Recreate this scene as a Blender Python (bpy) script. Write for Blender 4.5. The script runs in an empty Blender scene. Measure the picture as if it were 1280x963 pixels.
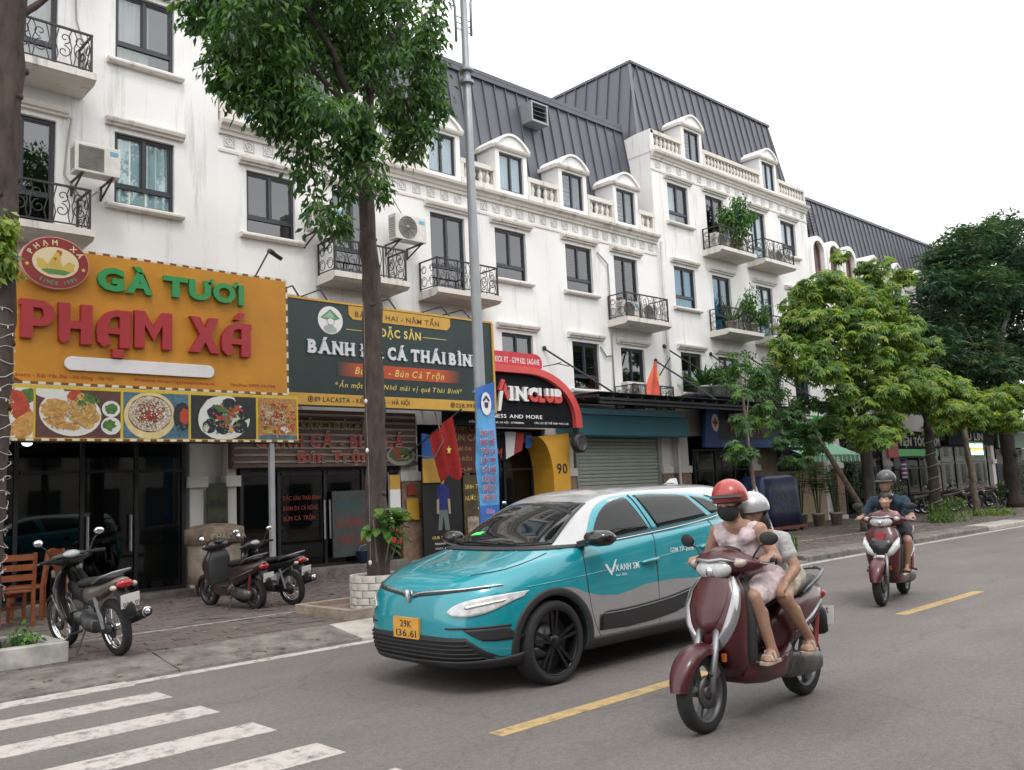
import bpy,bmesh,math,random
from mathutils import Vector,Matrix,Euler,Quaternion
R=math.radians
PI=math.pi
random.seed(7)
scene=bpy.context.scene
COL=scene.collection
# ------------------------------------------------------------------ camera
cam=bpy.data.cameras.new('camera')
cam.sensor_width=36.0
cam.lens=31.375
cam.clip_start=0.05
cam.clip_end=3000
cam_ob=bpy.data.objects.new('camera',cam)
COL.objects.link(cam_ob)
yaw,pitch,roll=R(43.66),R(6.94),R(-2.685)
fw=Vector((math.sin(yaw)*math.cos(pitch),math.cos(yaw)*math.cos(pitch),math.sin(pitch)))
rt=Vector((math.cos(yaw),-math.sin(yaw),0))
up=rt.cross(fw)
rt2=math.cos(roll)*rt+math.sin(roll)*up
up2=-math.sin(roll)*rt+math.cos(roll)*up
cam_ob.matrix_world=Matrix(((rt2.x,up2.x,-fw.x,0),(rt2.y,up2.y,-fw.y,0),(rt2.z,up2.z,-fw.z,1.55),(0,0,0,1)))
scene.camera=cam_ob
# ------------------------------------------------------------------ sky, sun, exposure
SUN_EL,SUN_AZ=R(58),R(205)
world=bpy.data.worlds.new('World')
scene.world=world
world.use_nodes=True
nt=world.node_tree
nt.nodes.clear()
out=nt.nodes.new('ShaderNodeOutputWorld')
bg=nt.nodes.new('ShaderNodeBackground')
sky=nt.nodes.new('ShaderNodeTexSky')
sky.sky_type='NISHITA'
sky.sun_disc=False
sky.sun_elevation=SUN_EL
sky.sun_rotation=SUN_AZ
sky.dust_density=4.0
sky.air_density=1.0
tc=nt.nodes.new('ShaderNodeTexCoord')
mp=nt.nodes.new('ShaderNodeMapping')
mp.inputs['Scale'].default_value=(1,1,2.6)
nz=nt.nodes.new('ShaderNodeTexNoise')
nz.inputs['Scale'].default_value=1.6
nz.inputs['Detail'].default_value=5
rampc=nt.nodes.new('ShaderNodeValToRGB')
rampc.color_ramp.elements[0].position=0.3
rampc.color_ramp.elements[0].color=(9.9,9.9,10.0,1)
rampc.color_ramp.elements[1].position=0.7
rampc.color_ramp.elements[1].color=(13.2,13.0,12.75,1)
mixc=nt.nodes.new('ShaderNodeMixRGB')
mixc.inputs[0].default_value=0.9
nt.links.new(tc.outputs['Generated'],mp.inputs[0])
nt.links.new(mp.outputs[0],nz.inputs['Vector'])
nt.links.new(nz.outputs['Fac'],rampc.inputs[0])
nt.links.new(sky.outputs[0],mixc.inputs[1])
nt.links.new(rampc.outputs[0],mixc.inputs[2])
nt.links.new(mixc.outputs[0],bg.inputs['Color'])
bg.inputs['Strength'].default_value=0.15
nt.links.new(bg.outputs[0],out.inputs[0])
sun=bpy.data.lights.new('sun','SUN')
sun.energy=0.9
sun.angle=R(14)
sun.color=(1.0,0.97,0.92)
sun_ob=bpy.data.objects.new('sun',sun)
COL.objects.link(sun_ob)
sd=Vector((math.sin(SUN_AZ)*math.cos(SUN_EL),math.cos(SUN_AZ)*math.cos(SUN_EL),math.sin(SUN_EL)))
sun_ob.rotation_euler=sd.to_track_quat('Z','Y').to_euler()
sun_ob.location=(0,-10,30)
vs=scene.view_settings
vs.view_transform='Standard'
vs.look='None'
vs.exposure=0.3
vs.gamma=1.0
vs.use_curve_mapping=False
scene.cycles.use_denoising=True
scene.cycles.max_bounces=8
scene.cycles.transparent_max_bounces=16
scene.cycles.caustics_reflective=False
scene.cycles.caustics_refractive=False
# ------------------------------------------------------------------ materials
_mats={}
def mat(name,col=(.5,.5,.5),rough=.6,metal=0.,var=.12,scale=4.,bump=0.,bscale=40.,coat=0.,spec=.5,emit=None,est=1.,aniso=None):
 """Principled material with a noise-varied base colour, made once per name."""
 if name in _mats:
  return _mats[name]
 m=bpy.data.materials.new(name)
 m.use_nodes=True
 t=m.node_tree
 b=t.nodes['Principled BSDF']
 b.inputs['Roughness'].default_value=rough
 b.inputs['Metallic'].default_value=metal
 b.inputs['Specular IOR Level'].default_value=spec
 b.inputs['Coat Weight'].default_value=coat
 b.inputs['Coat Roughness'].default_value=.04
 tcn=t.nodes.new('ShaderNodeTexCoord')
 src=tcn.outputs['Object']
 if aniso:
  mpn=t.nodes.new('ShaderNodeMapping')
  mpn.inputs['Scale'].default_value=aniso
  t.links.new(src,mpn.inputs[0])
  src=mpn.outputs[0]
 if var:
  n=t.nodes.new('ShaderNodeTexNoise')
  n.inputs['Scale'].default_value=scale
  n.inputs['Detail'].default_value=6
  n.inputs['Roughness'].default_value=.62
  r=t.nodes.new('ShaderNodeValToRGB')
  r.color_ramp.elements[0].position=.3
  r.color_ramp.elements[1].position=.7
  r.color_ramp.elements[0].color=(*[max(0,c*(1-var))for c in col],1)
  r.color_ramp.elements[1].color=(*[min(1,c*(1+var))for c in col],1)
  t.links.new(src,n.inputs['Vector'])
  t.links.new(n.outputs['Fac'],r.inputs[0])
  t.links.new(r.outputs[0],b.inputs['Base Color'])
 else:
  b.inputs['Base Color'].default_value=(*col,1)
 if bump:
  n2=t.nodes.new('ShaderNodeTexNoise')
  n2.inputs['Scale'].default_value=bscale
  n2.inputs['Detail'].default_value=5
  bn=t.nodes.new('ShaderNodeBump')
  bn.inputs['Strength'].default_value=bump
  bn.inputs['Distance'].default_value=.02
  t.links.new(src,n2.inputs['Vector'])
  t.links.new(n2.outputs['Fac'],bn.inputs['Height'])
  t.links.new(bn.outputs[0],b.inputs['Normal'])
 if emit:
  b.inputs['Emission Color'].default_value=(*emit,1)
  b.inputs['Emission Strength'].default_value=est
 _mats[name]=m
 return m
def glass_mat(name,tint=(.8,.85,.88),refl=.06,rough=.02,alpha=.9):
 """Window pane: tinted see-through glass with a mirror layer that grows at grazing angles."""
 if name in _mats:
  return _mats[name]
 m=bpy.data.materials.new(name)
 m.use_nodes=True
 t=m.node_tree
 t.nodes.clear()
 o=t.nodes.new('ShaderNodeOutputMaterial')
 tr=t.nodes.new('ShaderNodeBsdfTransparent')
 tr.inputs[0].default_value=(*[c*alpha for c in tint],1)
 gl=t.nodes.new('ShaderNodeBsdfGlossy')
 gl.inputs['Roughness'].default_value=rough
 ge=t.nodes.new('ShaderNodeNewGeometry')
 dt=t.nodes.new('ShaderNodeVectorMath');dt.operation='DOT_PRODUCT'
 t.links.new(ge.outputs['Normal'],dt.inputs[0]);t.links.new(ge.outputs['Incoming'],dt.inputs[1])
 prev=dt.outputs['Value']
 for op,v in(('ABSOLUTE',None),('SUBTRACT',1.0),('POWER',5.0),('MULTIPLY',.9),('ADD',.04+refl)):
  mth=t.nodes.new('ShaderNodeMath');mth.operation=op;mth.use_clamp=op=='ADD'
  if op=='SUBTRACT':
   mth.inputs[0].default_value=v;t.links.new(prev,mth.inputs[1])
  else:
   t.links.new(prev,mth.inputs[0])
   if v is not None:mth.inputs[1].default_value=v
  prev=mth.outputs[0]
 mx=t.nodes.new('ShaderNodeMixShader')
 t.links.new(prev,mx.inputs[0])
 t.links.new(tr.outputs[0],mx.inputs[1])
 t.links.new(gl.outputs[0],mx.inputs[2])
 t.links.new(mx.outputs[0],o.inputs[0])
 _mats[name]=m
 return m
def plaster_mat(name,col,streak=.35):
 """Painted plaster with rain streaks, blotches and fine relief."""
 if name in _mats:
  return _mats[name]
 m=mat(name,col,.85,var=0)
 t=m.node_tree
 b=t.nodes['Principled BSDF']
 geo=t.nodes.new('ShaderNodeNewGeometry')
 mpn=t.nodes.new('ShaderNodeMapping')
 mpn.inputs['Scale'].default_value=(3.4,3.4,.3)
 n=t.nodes.new('ShaderNodeTexNoise')
 n.inputs['Scale'].default_value=1.0
 n.inputs['Detail'].default_value=7
 n.inputs['Roughness'].default_value=.7
 r=t.nodes.new('ShaderNodeValToRGB')
 r.color_ramp.elements[0].position=.56
 r.color_ramp.elements[0].color=(0,0,0,1)
 r.color_ramp.elements[1].position=.82
 r.color_ramp.elements[1].color=(1,1,1,1)
 n2=t.nodes.new('ShaderNodeTexNoise')
 n2.inputs['Scale'].default_value=.7
 n2.inputs['Detail'].default_value=8
 r2=t.nodes.new('ShaderNodeValToRGB')
 r2.color_ramp.elements[0].position=.35
 r2.color_ramp.elements[0].color=(*[c*.9 for c in col],1)
 r2.color_ramp.elements[1].position=.65
 r2.color_ramp.elements[1].color=(*col,1)
 n3=t.nodes.new('ShaderNodeTexNoise')
 n3.inputs['Scale'].default_value=.35
 n3.inputs['Detail'].default_value=3
 mu=t.nodes.new('ShaderNodeMath')
 mu.operation='MULTIPLY'
 mu2=t.nodes.new('ShaderNodeMath')
 mu2.operation='MULTIPLY'
 mu2.inputs[1].default_value=streak*2
 mx=t.nodes.new('ShaderNodeMixRGB')
 mx.inputs[2].default_value=(.2,.19,.17,1)
 L=t.links.new
 L(geo.outputs['Position'],mpn.inputs[0]);L(mpn.outputs[0],n.inputs['Vector']);L(n.outputs['Fac'],r.inputs[0])
 L(geo.outputs['Position'],n2.inputs['Vector']);L(n2.outputs['Fac'],r2.inputs[0])
 L(geo.outputs['Position'],n3.inputs['Vector'])
 L(r.outputs[0],mu.inputs[0]);L(n3.outputs['Fac'],mu.inputs[1]);L(mu.outputs[0],mu2.inputs[0])
 L(mu2.outputs[0],mx.inputs[0]);L(r2.outputs[0],mx.inputs[1]);L(mx.outputs[0],b.inputs['Base Color'])
 n4=t.nodes.new('ShaderNodeTexNoise')
 n4.inputs['Scale'].default_value=22
 n4.inputs['Detail'].default_value=6
 bn=t.nodes.new('ShaderNodeBump')
 bn.inputs['Strength'].default_value=.18
 bn.inputs['Distance'].default_value=.02
 L(geo.outputs['Position'],n4.inputs['Vector']);L(n4.outputs['Fac'],bn.inputs['Height']);L(bn.outputs[0],b.inputs['Normal'])
 return m
# ------------------------------------------------------------------ mesh builder
class MB:
 """Collects faces; build() links them as one mesh object."""
 def __init__(s):
  s.v,s.f,s.m,s.sm=[],[],[],[]
  s.cm,s.cs=0,False
 def mi(s,i,smooth=False):
  s.cm,s.cs=i,smooth
  return s
 def face(s,idx):
  s.f.append(idx);s.m.append(s.cm);s.sm.append(s.cs)
 def poly(s,pts):
  n=len(s.v)
  s.v+=[tuple(p)for p in pts]
  s.face(list(range(n,n+len(pts))))
 def box(s,x0,x1,y0,y1,z0,z1):
  n=len(s.v)
  s.v+=[(x0,y0,z0),(x1,y0,z0),(x1,y1,z0),(x0,y1,z0),(x0,y0,z1),(x1,y0,z1),(x1,y1,z1),(x0,y1,z1)]
  for q in((0,3,2,1),(4,5,6,7),(0,1,5,4),(1,2,6,5),(2,3,7,6),(3,0,4,7)):
   s.face([n+i for i in q])
  return s
 def obox(s,c,size,rot=(0,0,0)):
  e=Euler(rot).to_matrix()
  n=len(s.v)
  for dz in(-.5,.5):
   for dx,dy in((-.5,-.5),(.5,-.5),(.5,.5),(-.5,.5)):
    p=e@Vector((dx*size[0],dy*size[1],dz*size[2]))+Vector(c)
    s.v.append(tuple(p))
  for q in((0,3,2,1),(4,5,6,7),(0,1,5,4),(1,2,6,5),(2,3,7,6),(3,0,4,7)):
   s.face([n+i for i in q])
  return s
 def bar(s,a,b,w,h=None,upv=(0,0,1)):
  """Rectangular bar between two points."""
  a,b=Vector(a),Vector(b)
  h=h or w
  d=(b-a).normalized()
  u=Vector(upv)
  if abs(d.dot(u))>.98:
   u=Vector((1,0,0))
  sx=d.cross(u).normalized();sy=sx.cross(d)
  n=len(s.v)
  for p in(a,b):
   for i,j in((-1,-1),(1,-1),(1,1),(-1,1)):
    s.v.append(tuple(p+sx*(i*w/2)+sy*(j*h/2)))
  for q in((0,3,2,1),(4,5,6,7),(0,1,5,4),(1,2,6,5),(2,3,7,6),(3,0,4,7)):
   s.face([n+i for i in q])
  return s
 def tube(s,pts,rad,n=8,cap=True,closed=False):
  pts=[Vector(p)for p in pts]
  k=len(pts)
  if not hasattr(rad,'__len__'):
   rad=[rad]*k
  base=len(s.v)
  prev=None
  for i,p in enumerate(pts):
   if closed:
    d=pts[(i+1)%k]-pts[i-1]
   else:
    d=pts[min(i+1,k-1)]-pts[max(i-1,0)]
   d=d.normalized()if d.length>1e-9 else Vector((0,0,1))
   if prev is None:
    u=Vector((0,0,1))if abs(d.z)<.9 else Vector((1,0,0))
    u=(u-d*u.dot(d)).normalized()
   else:
    u=prev-d*prev.dot(d)
    u=u.normalized()if u.length>1e-6 else Vector((1,0,0))
   prev=u
   w=d.cross(u)
   for j in range(n):
    a=2*PI*j/n
    s.v.append(tuple(p+(u*math.cos(a)+w*math.sin(a))*rad[i]))
  m=k if closed else k-1
  for i in range(m):
   for j in range(n):
    a0=base+i*n+j;a1=base+i*n+(j+1)%n
    i2=(i+1)%k
    b0=base+i2*n+j;b1=base+i2*n+(j+1)%n
    s.face([a0,a1,b1,b0])
  if cap and not closed:
   s.face([base+j for j in reversed(range(n))])
   s.face([base+(k-1)*n+j for j in range(n)])
  return s
 def lathe(s,prof,n=16,c=(0,0,0),axis='Z',a0=0.,a1=2*PI):
  """Profile of (radius, height) pairs turned round an axis."""
  base=len(s.v)
  full=abs(a1-a0-2*PI)<1e-6
  k=n if full else n+1
  for r,h in prof:
   for j in range(k):
    a=a0+(a1-a0)*j/n
    x,y=r*math.cos(a),r*math.sin(a)
    p=(x,y,h)if axis=='Z' else((x,h,y)if axis=='Y' else(h,x,y))
    s.v.append((p[0]+c[0],p[1]+c[1],p[2]+c[2]))
  for i in range(len(prof)-1):
   for j in range(n if full else n):
    j2=(j+1)%k if full else j+1
    q=[base+i*k+j,base+i*k+j2,base+(i+1)*k+j2,base+(i+1)*k+j]
    s.face(q if axis!='Y' else q[::-1])
  return s
 def prism(s,poly,y0,y1,plane='XZ'):
  """Polygon of (a, b) pairs pushed from y0 to y1 along the remaining axis."""
  def P(a,b,d):
   return(a,d,b)if plane=='XZ' else((d,a,b)if plane=='YZ' else(a,b,d))
  n=len(s.v);k=len(poly)
  s.v+=[P(a,b,y0)for a,b in poly]+[P(a,b,y1)for a,b in poly]
  s.face(list(range(n,n+k)))
  s.face(list(range(n+2*k-1,n+k-1,-1)))
  for i in range(k):
   j=(i+1)%k
   s.face([n+j,n+i,n+k+i,n+k+j])
  return s
 def ell(s,c,r,nu=14,nv=8,rot=None,z0=-1.,z1=1.):
  """Ellipsoid, or a slice of one between z0 and z1 (as sines of latitude)."""
  base=len(s.v)
  e=Euler(rot).to_matrix()if rot else None
  a0,a1=math.asin(z0),math.asin(z1)
  for i in range(nv+1):
   la=a0+(a1-a0)*i/nv
   for j in range(nu):
    lo=2*PI*j/nu
    p=Vector((r[0]*math.cos(la)*math.cos(lo),r[1]*math.cos(la)*math.sin(lo),r[2]*math.sin(la)))
    if e:
     p=e@p
    s.v.append((p.x+c[0],p.y+c[1],p.z+c[2]))
  for i in range(nv):
   for j in range(nu):
    s.face([base+i*nu+j,base+i*nu+(j+1)%nu,base+(i+1)*nu+(j+1)%nu,base+(i+1)*nu+j])
  return s
 def loft(s,rings,cap=True,closed=True):
  """Skin through rings of equal length."""
  base=len(s.v);n=len(rings[0])
  for r in rings:
   s.v+=[tuple(p)for p in r]
  m=n if closed else n-1
  for i in range(len(rings)-1):
   for j in range(m):
    s.face([base+i*n+j,base+i*n+(j+1)%n,base+(i+1)*n+(j+1)%n,base+(i+1)*n+j])
  if cap and closed:
   s.face([base+j for j in reversed(range(n))])
   s.face([base+(len(rings)-1)*n+j for j in range(n)])
  return s
 def mesh(s,name,mats,origin=(0,0,0),smooth=False,fix=True):
  me=bpy.data.meshes.new(name)
  o=origin
  me.from_pydata([(a-o[0],b-o[1],c-o[2])for a,b,c in s.v],[],s.f)
  if not isinstance(mats,(list,tuple)):
   mats=[mats]
  for m in mats:
   me.materials.append(m)
  me.polygons.foreach_set('material_index',[min(i,len(mats)-1)for i in s.m])
  me.polygons.foreach_set('use_smooth',[bool(smooth or q)for q in s.sm])
  if fix:
   bm=bmesh.new();bm.from_mesh(me)
   bmesh.ops.remove_doubles(bm,verts=bm.verts,dist=1e-5)
   bmesh.ops.recalc_face_normals(bm,faces=bm.faces)
   bm.to_mesh(me);bm.free()
  me.update()
  return me
 def build(s,name,mats,parent=None,smooth=False,fix=True,origin=None,bevel=0.,sub=0,auto=None):
  """Link as an object. Parented parts are authored in the frame of the top thing (world if it is unrotated)."""
  if origin is None:
   origin=(0,0,0)
   if parent is not None and parent.get('_world'):
    origin=parent['_world']
  o=bpy.data.objects.new(name,s.mesh(name,mats,origin,smooth,fix))
  COL.objects.link(o)
  if parent is not None:
   o.parent=parent
   if parent.get('_world'):
    o['_world']=parent['_world']
  if bevel:
   b=o.modifiers.new('bevel','BEVEL');b.width=bevel;b.segments=2;b.limit_method='ANGLE'
   b.angle_limit=R(40)
  if sub:
   b=o.modifiers.new('sub','SUBSURF');b.levels=sub;b.render_levels=sub
  return o
def tag(o,label,cat,group=None):
 o['label']=label;o['category']=cat
 if group:
  o['group']=group
 return o
def thing(name,label,cat,loc=(0,0,0),rot=0.,group=None,world=False):
 """An Empty at the base of a thing. world=True: parts are authored in world coordinates."""
 o=bpy.data.objects.new(name,None)
 o.empty_display_size=.2
 COL.objects.link(o)
 o.location=loc
 o.rotation_euler=(0,0,rot)if not hasattr(rot,'__len__')else rot
 if world:
  o['_world']=tuple(loc)
 return tag(o,label,cat,group)
def inst(name,me,parent,loc,rot=(0,0,0),scale=(1,1,1)):
 """Another object on shared mesh data, placed in the frame the parent's parts are authored in."""
 o=bpy.data.objects.new(name,me)
 COL.objects.link(o)
 o.parent=parent
 w=parent.get('_world',(0,0,0))
 o.location=(loc[0]-w[0],loc[1]-w[1],loc[2]-w[2])
 o.rotation_euler=rot
 o.scale=scale
 return o
def struct(o):
 o['kind']='structure'
 return o
def stuff(o):
 o['kind']='stuff'
 return o
def copy_tree(o,parent=None):
 c=o.copy()
 COL.objects.link(c)
 c.parent=parent
 for ch in[q for q in bpy.data.objects if q.parent==o]:
  copy_tree(ch,c)
 return c
# ------------------------------------------------------------------ lettering
_glyph={}
def _textgeo(t,bold,shear):
 cu=bpy.data.curves.new('letters','FONT')
 cu.body=t;cu.size=1.0;cu.offset=bold;cu.shear=shear
 cu.resolution_u=3
 o=bpy.data.objects.new('letters',cu)
 me=o.to_mesh()
 v=[(p.co.x,p.co.y)for p in me.vertices]
 f=[list(p.vertices)for p in me.polygons]
 o.to_mesh_clear()
 bpy.data.objects.remove(o);bpy.data.curves.remove(cu)
 return v,f
SAFE={'Đ':'D','đ':'d','Ơ':'O','ơ':'o','Ư':'U','ư':'u'}
def glyph(c,bold,shear):
 """Triangles of one letter (cap height about .72) and its advance."""
 k=(c,bold,shear)
 if k in _glyph:
  return _glyph[k]
 b=SAFE.get(c,c)
 if b==' ':
  g=([],[],.26)
 else:
  v,f=_textgeo(b,bold,shear)
  if not v:
   g=([],[],.3)
  else:
   x0=min(p[0]for p in v);x1=max(p[0]for p in v)
   v=[(x-x0,y)for x,y in v];w=x1-x0
   y1=max(p[1]for p in v)
   def quad(a,b_,c_,d):
    n=len(v)
    v.extend([(a,b_),(c_,b_),(c_,d),(a,d)])
    f.append([n,n+1,n+2,n+3])
   if c=='Đ':
    quad(-.09,.31,.3,.39)
   if c=='đ':
    quad(w-.3,.56,w+.06,.62)
   if c in 'ƠơƯư':
    h=y1
    n=len(v)
    v.extend([(w-.1,h-.1),(w-.02,h-.16),(w+.12,h+.02),(w+.1,h+.1),(w+.03,h+.1),(w+.03,h+.02)])
    f.append([n,n+1,n+2,n+3,n+4,n+5])
    w+=.08
   g=(v,f,w)
 _glyph[k]=g
 return g
def text_width(t,bold=0.,shear=0.,gap=.1):
 return sum(glyph(c,bold,shear)[2]+gap for c in t)-gap
def lettering(name,t,parent,m,x0,x1,zb,h,y,depth=.01,bold=0.,shear=0.,gap=.1,rise=0.,ext=None,plane=None):
 """One object: a line of raised or printed letters between x0 and x1, baseline zb, cap height h, on the plane Y = y facing -Y."""
 mb=MB()
 w=text_width(t,bold,shear,gap)
 sx=(x1-x0)/w;sz=h/.72
 x=0.
 for c in t:
  v,f,a=glyph(c,bold,shear)
  n=len(mb.v)
  q=len(v)
  for(px,pz)in v:
   mb.v.append((x0+(x+px)*sx,y-depth,zb+pz*sz+rise*(x+px)/w))
  for p in f:
   mb.face([n+i for i in p])
  if depth>.006 and q:
   for(px,pz)in v:
    mb.v.append((x0+(x+px)*sx,y,zb+pz*sz+rise*(x+px)/w))
   ed={}
   for p in f:
    for i in range(len(p)):
     e=(p[i],p[(i+1)%len(p)])
     if(e[1],e[0])in ed:
      del ed[(e[1],e[0])]
     else:
      ed[e]=1
   for a_,b_ in ed:
    mb.face([n+a_,n+q+a_,n+q+b_,n+b_])
  x+=a+gap
 o=mb.build(name,m,parent,fix=False)
 if len(t)>1:stuff(o)
 return o
# ================================================================== SETTING
F=15.5
SW=0.12
def ground_material():
 m=mat('asphalt',(.085,.082,.083),.82,var=0)
 t=m.node_tree;b=t.nodes['Principled BSDF'];L=t.links.new
 geo=t.nodes.new('ShaderNodeNewGeometry')
 big=t.nodes.new('ShaderNodeTexNoise');big.inputs['Scale'].default_value=.55;big.inputs['Detail'].default_value=7;big.inputs['Roughness'].default_value=.65
 mp1=t.nodes.new('ShaderNodeMapping');mp1.inputs['Scale'].default_value=(.25,1.6,1)
 r=t.nodes.new('ShaderNodeValToRGB')
 r.color_ramp.elements[0].position=.3;r.color_ramp.elements[0].color=(.12,.109,.102,1)
 r.color_ramp.elements[1].position=.72;r.color_ramp.elements[1].color=(.168,.154,.144,1)
 fine=t.nodes.new('ShaderNodeTexNoise');fine.inputs['Scale'].default_value=130;fine.inputs['Detail'].default_value=3
 vor=t.nodes.new('ShaderNodeTexVoronoi');vor.inputs['Scale'].default_value=95
 mx=t.nodes.new('ShaderNodeMixRGB');mx.blend_type='OVERLAY';mx.inputs[0].default_value=.55
 bn=t.nodes.new('ShaderNodeBump');bn.inputs['Strength'].default_value=.5;bn.inputs['Distance'].default_value=.006
 L(geo.outputs['Position'],mp1.inputs[0]);L(mp1.outputs[0],big.inputs['Vector']);L(big.outputs['Fac'],r.inputs[0])
 L(geo.outputs['Position'],fine.inputs['Vector']);L(geo.outputs['Position'],vor.inputs['Vector'])
 L(r.outputs[0],mx.inputs[1]);L(fine.outputs['Fac'],mx.inputs[2])
 wv=t.nodes.new('ShaderNodeTexVoronoi');wv.feature='DISTANCE_TO_EDGE';wv.inputs['Scale'].default_value=.38
 nzc=t.nodes.new('ShaderNodeTexNoise');nzc.inputs['Scale'].default_value=2.2;nzc.inputs['Detail'].default_value=6
 mv=t.nodes.new('ShaderNodeVectorMath');mv.operation='MULTIPLY_ADD';mv.inputs[1].default_value=(.5,.5,.5)
 L(geo.outputs['Position'],nzc.inputs['Vector']);L(nzc.outputs['Color'],mv.inputs[0]);L(geo.outputs['Position'],mv.inputs[2]);L(mv.outputs[0],wv.inputs['Vector'])
 rc=t.nodes.new('ShaderNodeValToRGB');rc.color_ramp.elements[0].position=0;rc.color_ramp.elements[0].color=(.62,.62,.62,1)
 rc.color_ramp.elements[1].position=.006;rc.color_ramp.elements[1].color=(1,1,1,1)
 mm=t.nodes.new('ShaderNodeMixRGB');mm.blend_type='MULTIPLY';mm.inputs[0].default_value=.55
 L(wv.outputs['Distance'],rc.inputs[0]);L(mx.outputs[0],mm.inputs[1]);L(rc.outputs[0],mm.inputs[2])
 def layer(src,scale,p0,c0,p1,c1,detail=5,vec=None):
  n=t.nodes.new('ShaderNodeTexNoise');n.inputs['Scale'].default_value=scale;n.inputs['Detail'].default_value=detail;n.inputs['Roughness'].default_value=.7
  rr=t.nodes.new('ShaderNodeValToRGB');rr.color_ramp.elements[0].position=p0;rr.color_ramp.elements[0].color=(c0,c0,c0,1);rr.color_ramp.elements[1].position=p1;rr.color_ramp.elements[1].color=(c1,c1,c1,1)
  m_=t.nodes.new('ShaderNodeMixRGB');m_.blend_type='MULTIPLY';m_.inputs[0].default_value=1
  L(vec or geo.outputs['Position'],n.inputs['Vector']);L(n.outputs['Fac'],rr.inputs[0]);L(src,m_.inputs[1]);L(rr.outputs[0],m_.inputs[2])
  return m_.outputs[0]
 c=layer(mm.outputs[0],22,.35,.8,.65,1.12,8)
 c=layer(c,60,.35,.82,.65,1.15,3)
 c=layer(c,1.7,.6,1.0,.74,.74,6)
 c=layer(c,.5,.35,.9,.65,1.1,6)
 L(c,b.inputs['Base Color'])
 L(vor.outputs['Distance'],bn.inputs['Height']);L(bn.outputs[0],b.inputs['Normal'])
 return m
def paint_mat(name,col,wear=.42):
 """Road paint worn through to the asphalt in specks and scuffs."""
 m=mat(name,col,.7,var=0)
 t=m.node_tree;b=t.nodes['Principled BSDF'];L=t.links.new
 geo=t.nodes.new('ShaderNodeNewGeometry')
 n=t.nodes.new('ShaderNodeTexNoise');n.inputs['Scale'].default_value=7;n.inputs['Detail'].default_value=10;n.inputs['Roughness'].default_value=.75
 r=t.nodes.new('ShaderNodeValToRGB')
 r.color_ramp.elements[0].position=wear-.12;r.color_ramp.elements[0].color=(.12,.115,.11,1)
 r.color_ramp.elements[1].position=wear+.06;r.color_ramp.elements[1].color=(*col,1)
 L(geo.outputs['Position'],n.inputs['Vector']);L(n.outputs['Fac'],r.inputs[0]);L(r.outputs[0],b.inputs['Base Color'])
 return m
A_ASPH=ground_material()
mb=MB();mb.box(-400,600,-400,400,-.6,-.03)
struct(mb.build('ground',mat('earth',(.16,.14,.11),.9,var=.2,scale=.5,bump=.4,bscale=8)))
mb=MB();mb.box(-120,260,-.75,8.9,-.3,0)
struct(mb.build('road',A_ASPH))
PW=paint_mat('road_paint_white',(.45,.42,.395),.455)
PY=paint_mat('road_paint_yellow',(.42,.29,.12),.45)
mb=MB();mb.box(3.175,200,8.46,8.6,0,.004);mb.box(-30,-1.2,8.44,8.6,0,.004)
struct(mb.build('edge_line',PW))
y=8.66
for k in range(9):
 mb=MB();mb.box(-.9,3.17,y-(.35 if k else .26),y,0,.0042)
 struct(mb.build('crossing_bar',PW))
 y=7.93-.87*k
for k in range(-8,26):
 a=4.01+k*6.15
 if k!=0 and-1.4<a<3.6:
  continue
 mb=MB();mb.box(a,a+2.4,4.44,4.58,0,.004)
 struct(mb.build('centre_dash',PY))
# ------------------------------------------------ sidewalk, kerb, pavers
CONC=mat('old_concrete',(.15,.137,.124),.92,var=.5,scale=4.5,bump=.9,bscale=26)
CONC2=mat('pale_concrete',(.36,.34,.31),.88,var=.3,scale=3,bump=.6,bscale=30)
mb=MB();mb.box(-60,160,9.36,40,-.3,SW-.02);
side=struct(mb.build('sidewalk',mat('joint_sand',(.13,.1,.085),.95,var=.3,scale=3)))
mb=MB();mb.box(-60,160,-20,-.75,-.3,SW)
struct(mb.build('near_sidewalk',mat('near_paving',(.2,.17,.15),.9,var=.25,scale=2)))
kerb=struct(MB().box(-60,160,8.78,9.3,-.3,-.02).build('kerb',CONC))
rk=random.Random(3)
x=-2.0
i=0
while x<60:
 w=rk.uniform(1.3,2.2)if x<14 else rk.uniform(.9,1.1)
 mb=MB()
 j=[rk.uniform(-.018,.018)for _ in range(8)]
 e=rk.uniform(-.03,.03)
 n=6
 rows=[]
 for k in range(n+1):
  xx=x+.008+(w-.016)*k/n
  f1,f2,f3=(rk.uniform(-.02,.02)for _ in range(3))
  if x<14:
   rows.append([(xx,8.66+f1,-.02),(xx,8.68+f1,.018+abs(f2)*.4),(xx,9.0+f2,.066+f1*.5),(xx,9.3+f3,SW-.004+f2*.3),(xx,9.37+f3,SW+.004),(xx,9.37+f3,-.02)])
  else:
   rows.append([(xx,8.74+f1*.3,-.02),(xx,8.75+f1*.3,.085),(xx,8.79+f1*.3,SW-.004),(xx,9.1,SW),(xx,9.37,SW+.004),(xx,9.37,-.02)])
 mb.loft(rows,cap=True)
 pale=4.9<x<6.9 or 12<x<13 or 25<x<28
 mb.build('kerb_stone',CONC2 if pale else CONC,kerb)
 x+=w
 i+=1
 if x>44:
  break
mb=MB();mb.box(x,160,8.74,9.37,-.1,SW);mb.build('kerb_run',CONC,kerb)
PAV=[mat('paver_rust',(.118,.094,.084),.9,var=.3,scale=5,bump=.5,bscale=60),
mat('paver_brown',(.105,.089,.08),.9,var=.3,scale=5,bump=.5,bscale=60),
mat('paver_grey',(.13,.11,.098),.92,var=.3,scale=5,bump=.5,bscale=60)]
PLX,PLY,GAP=.3,.15,.012
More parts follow.
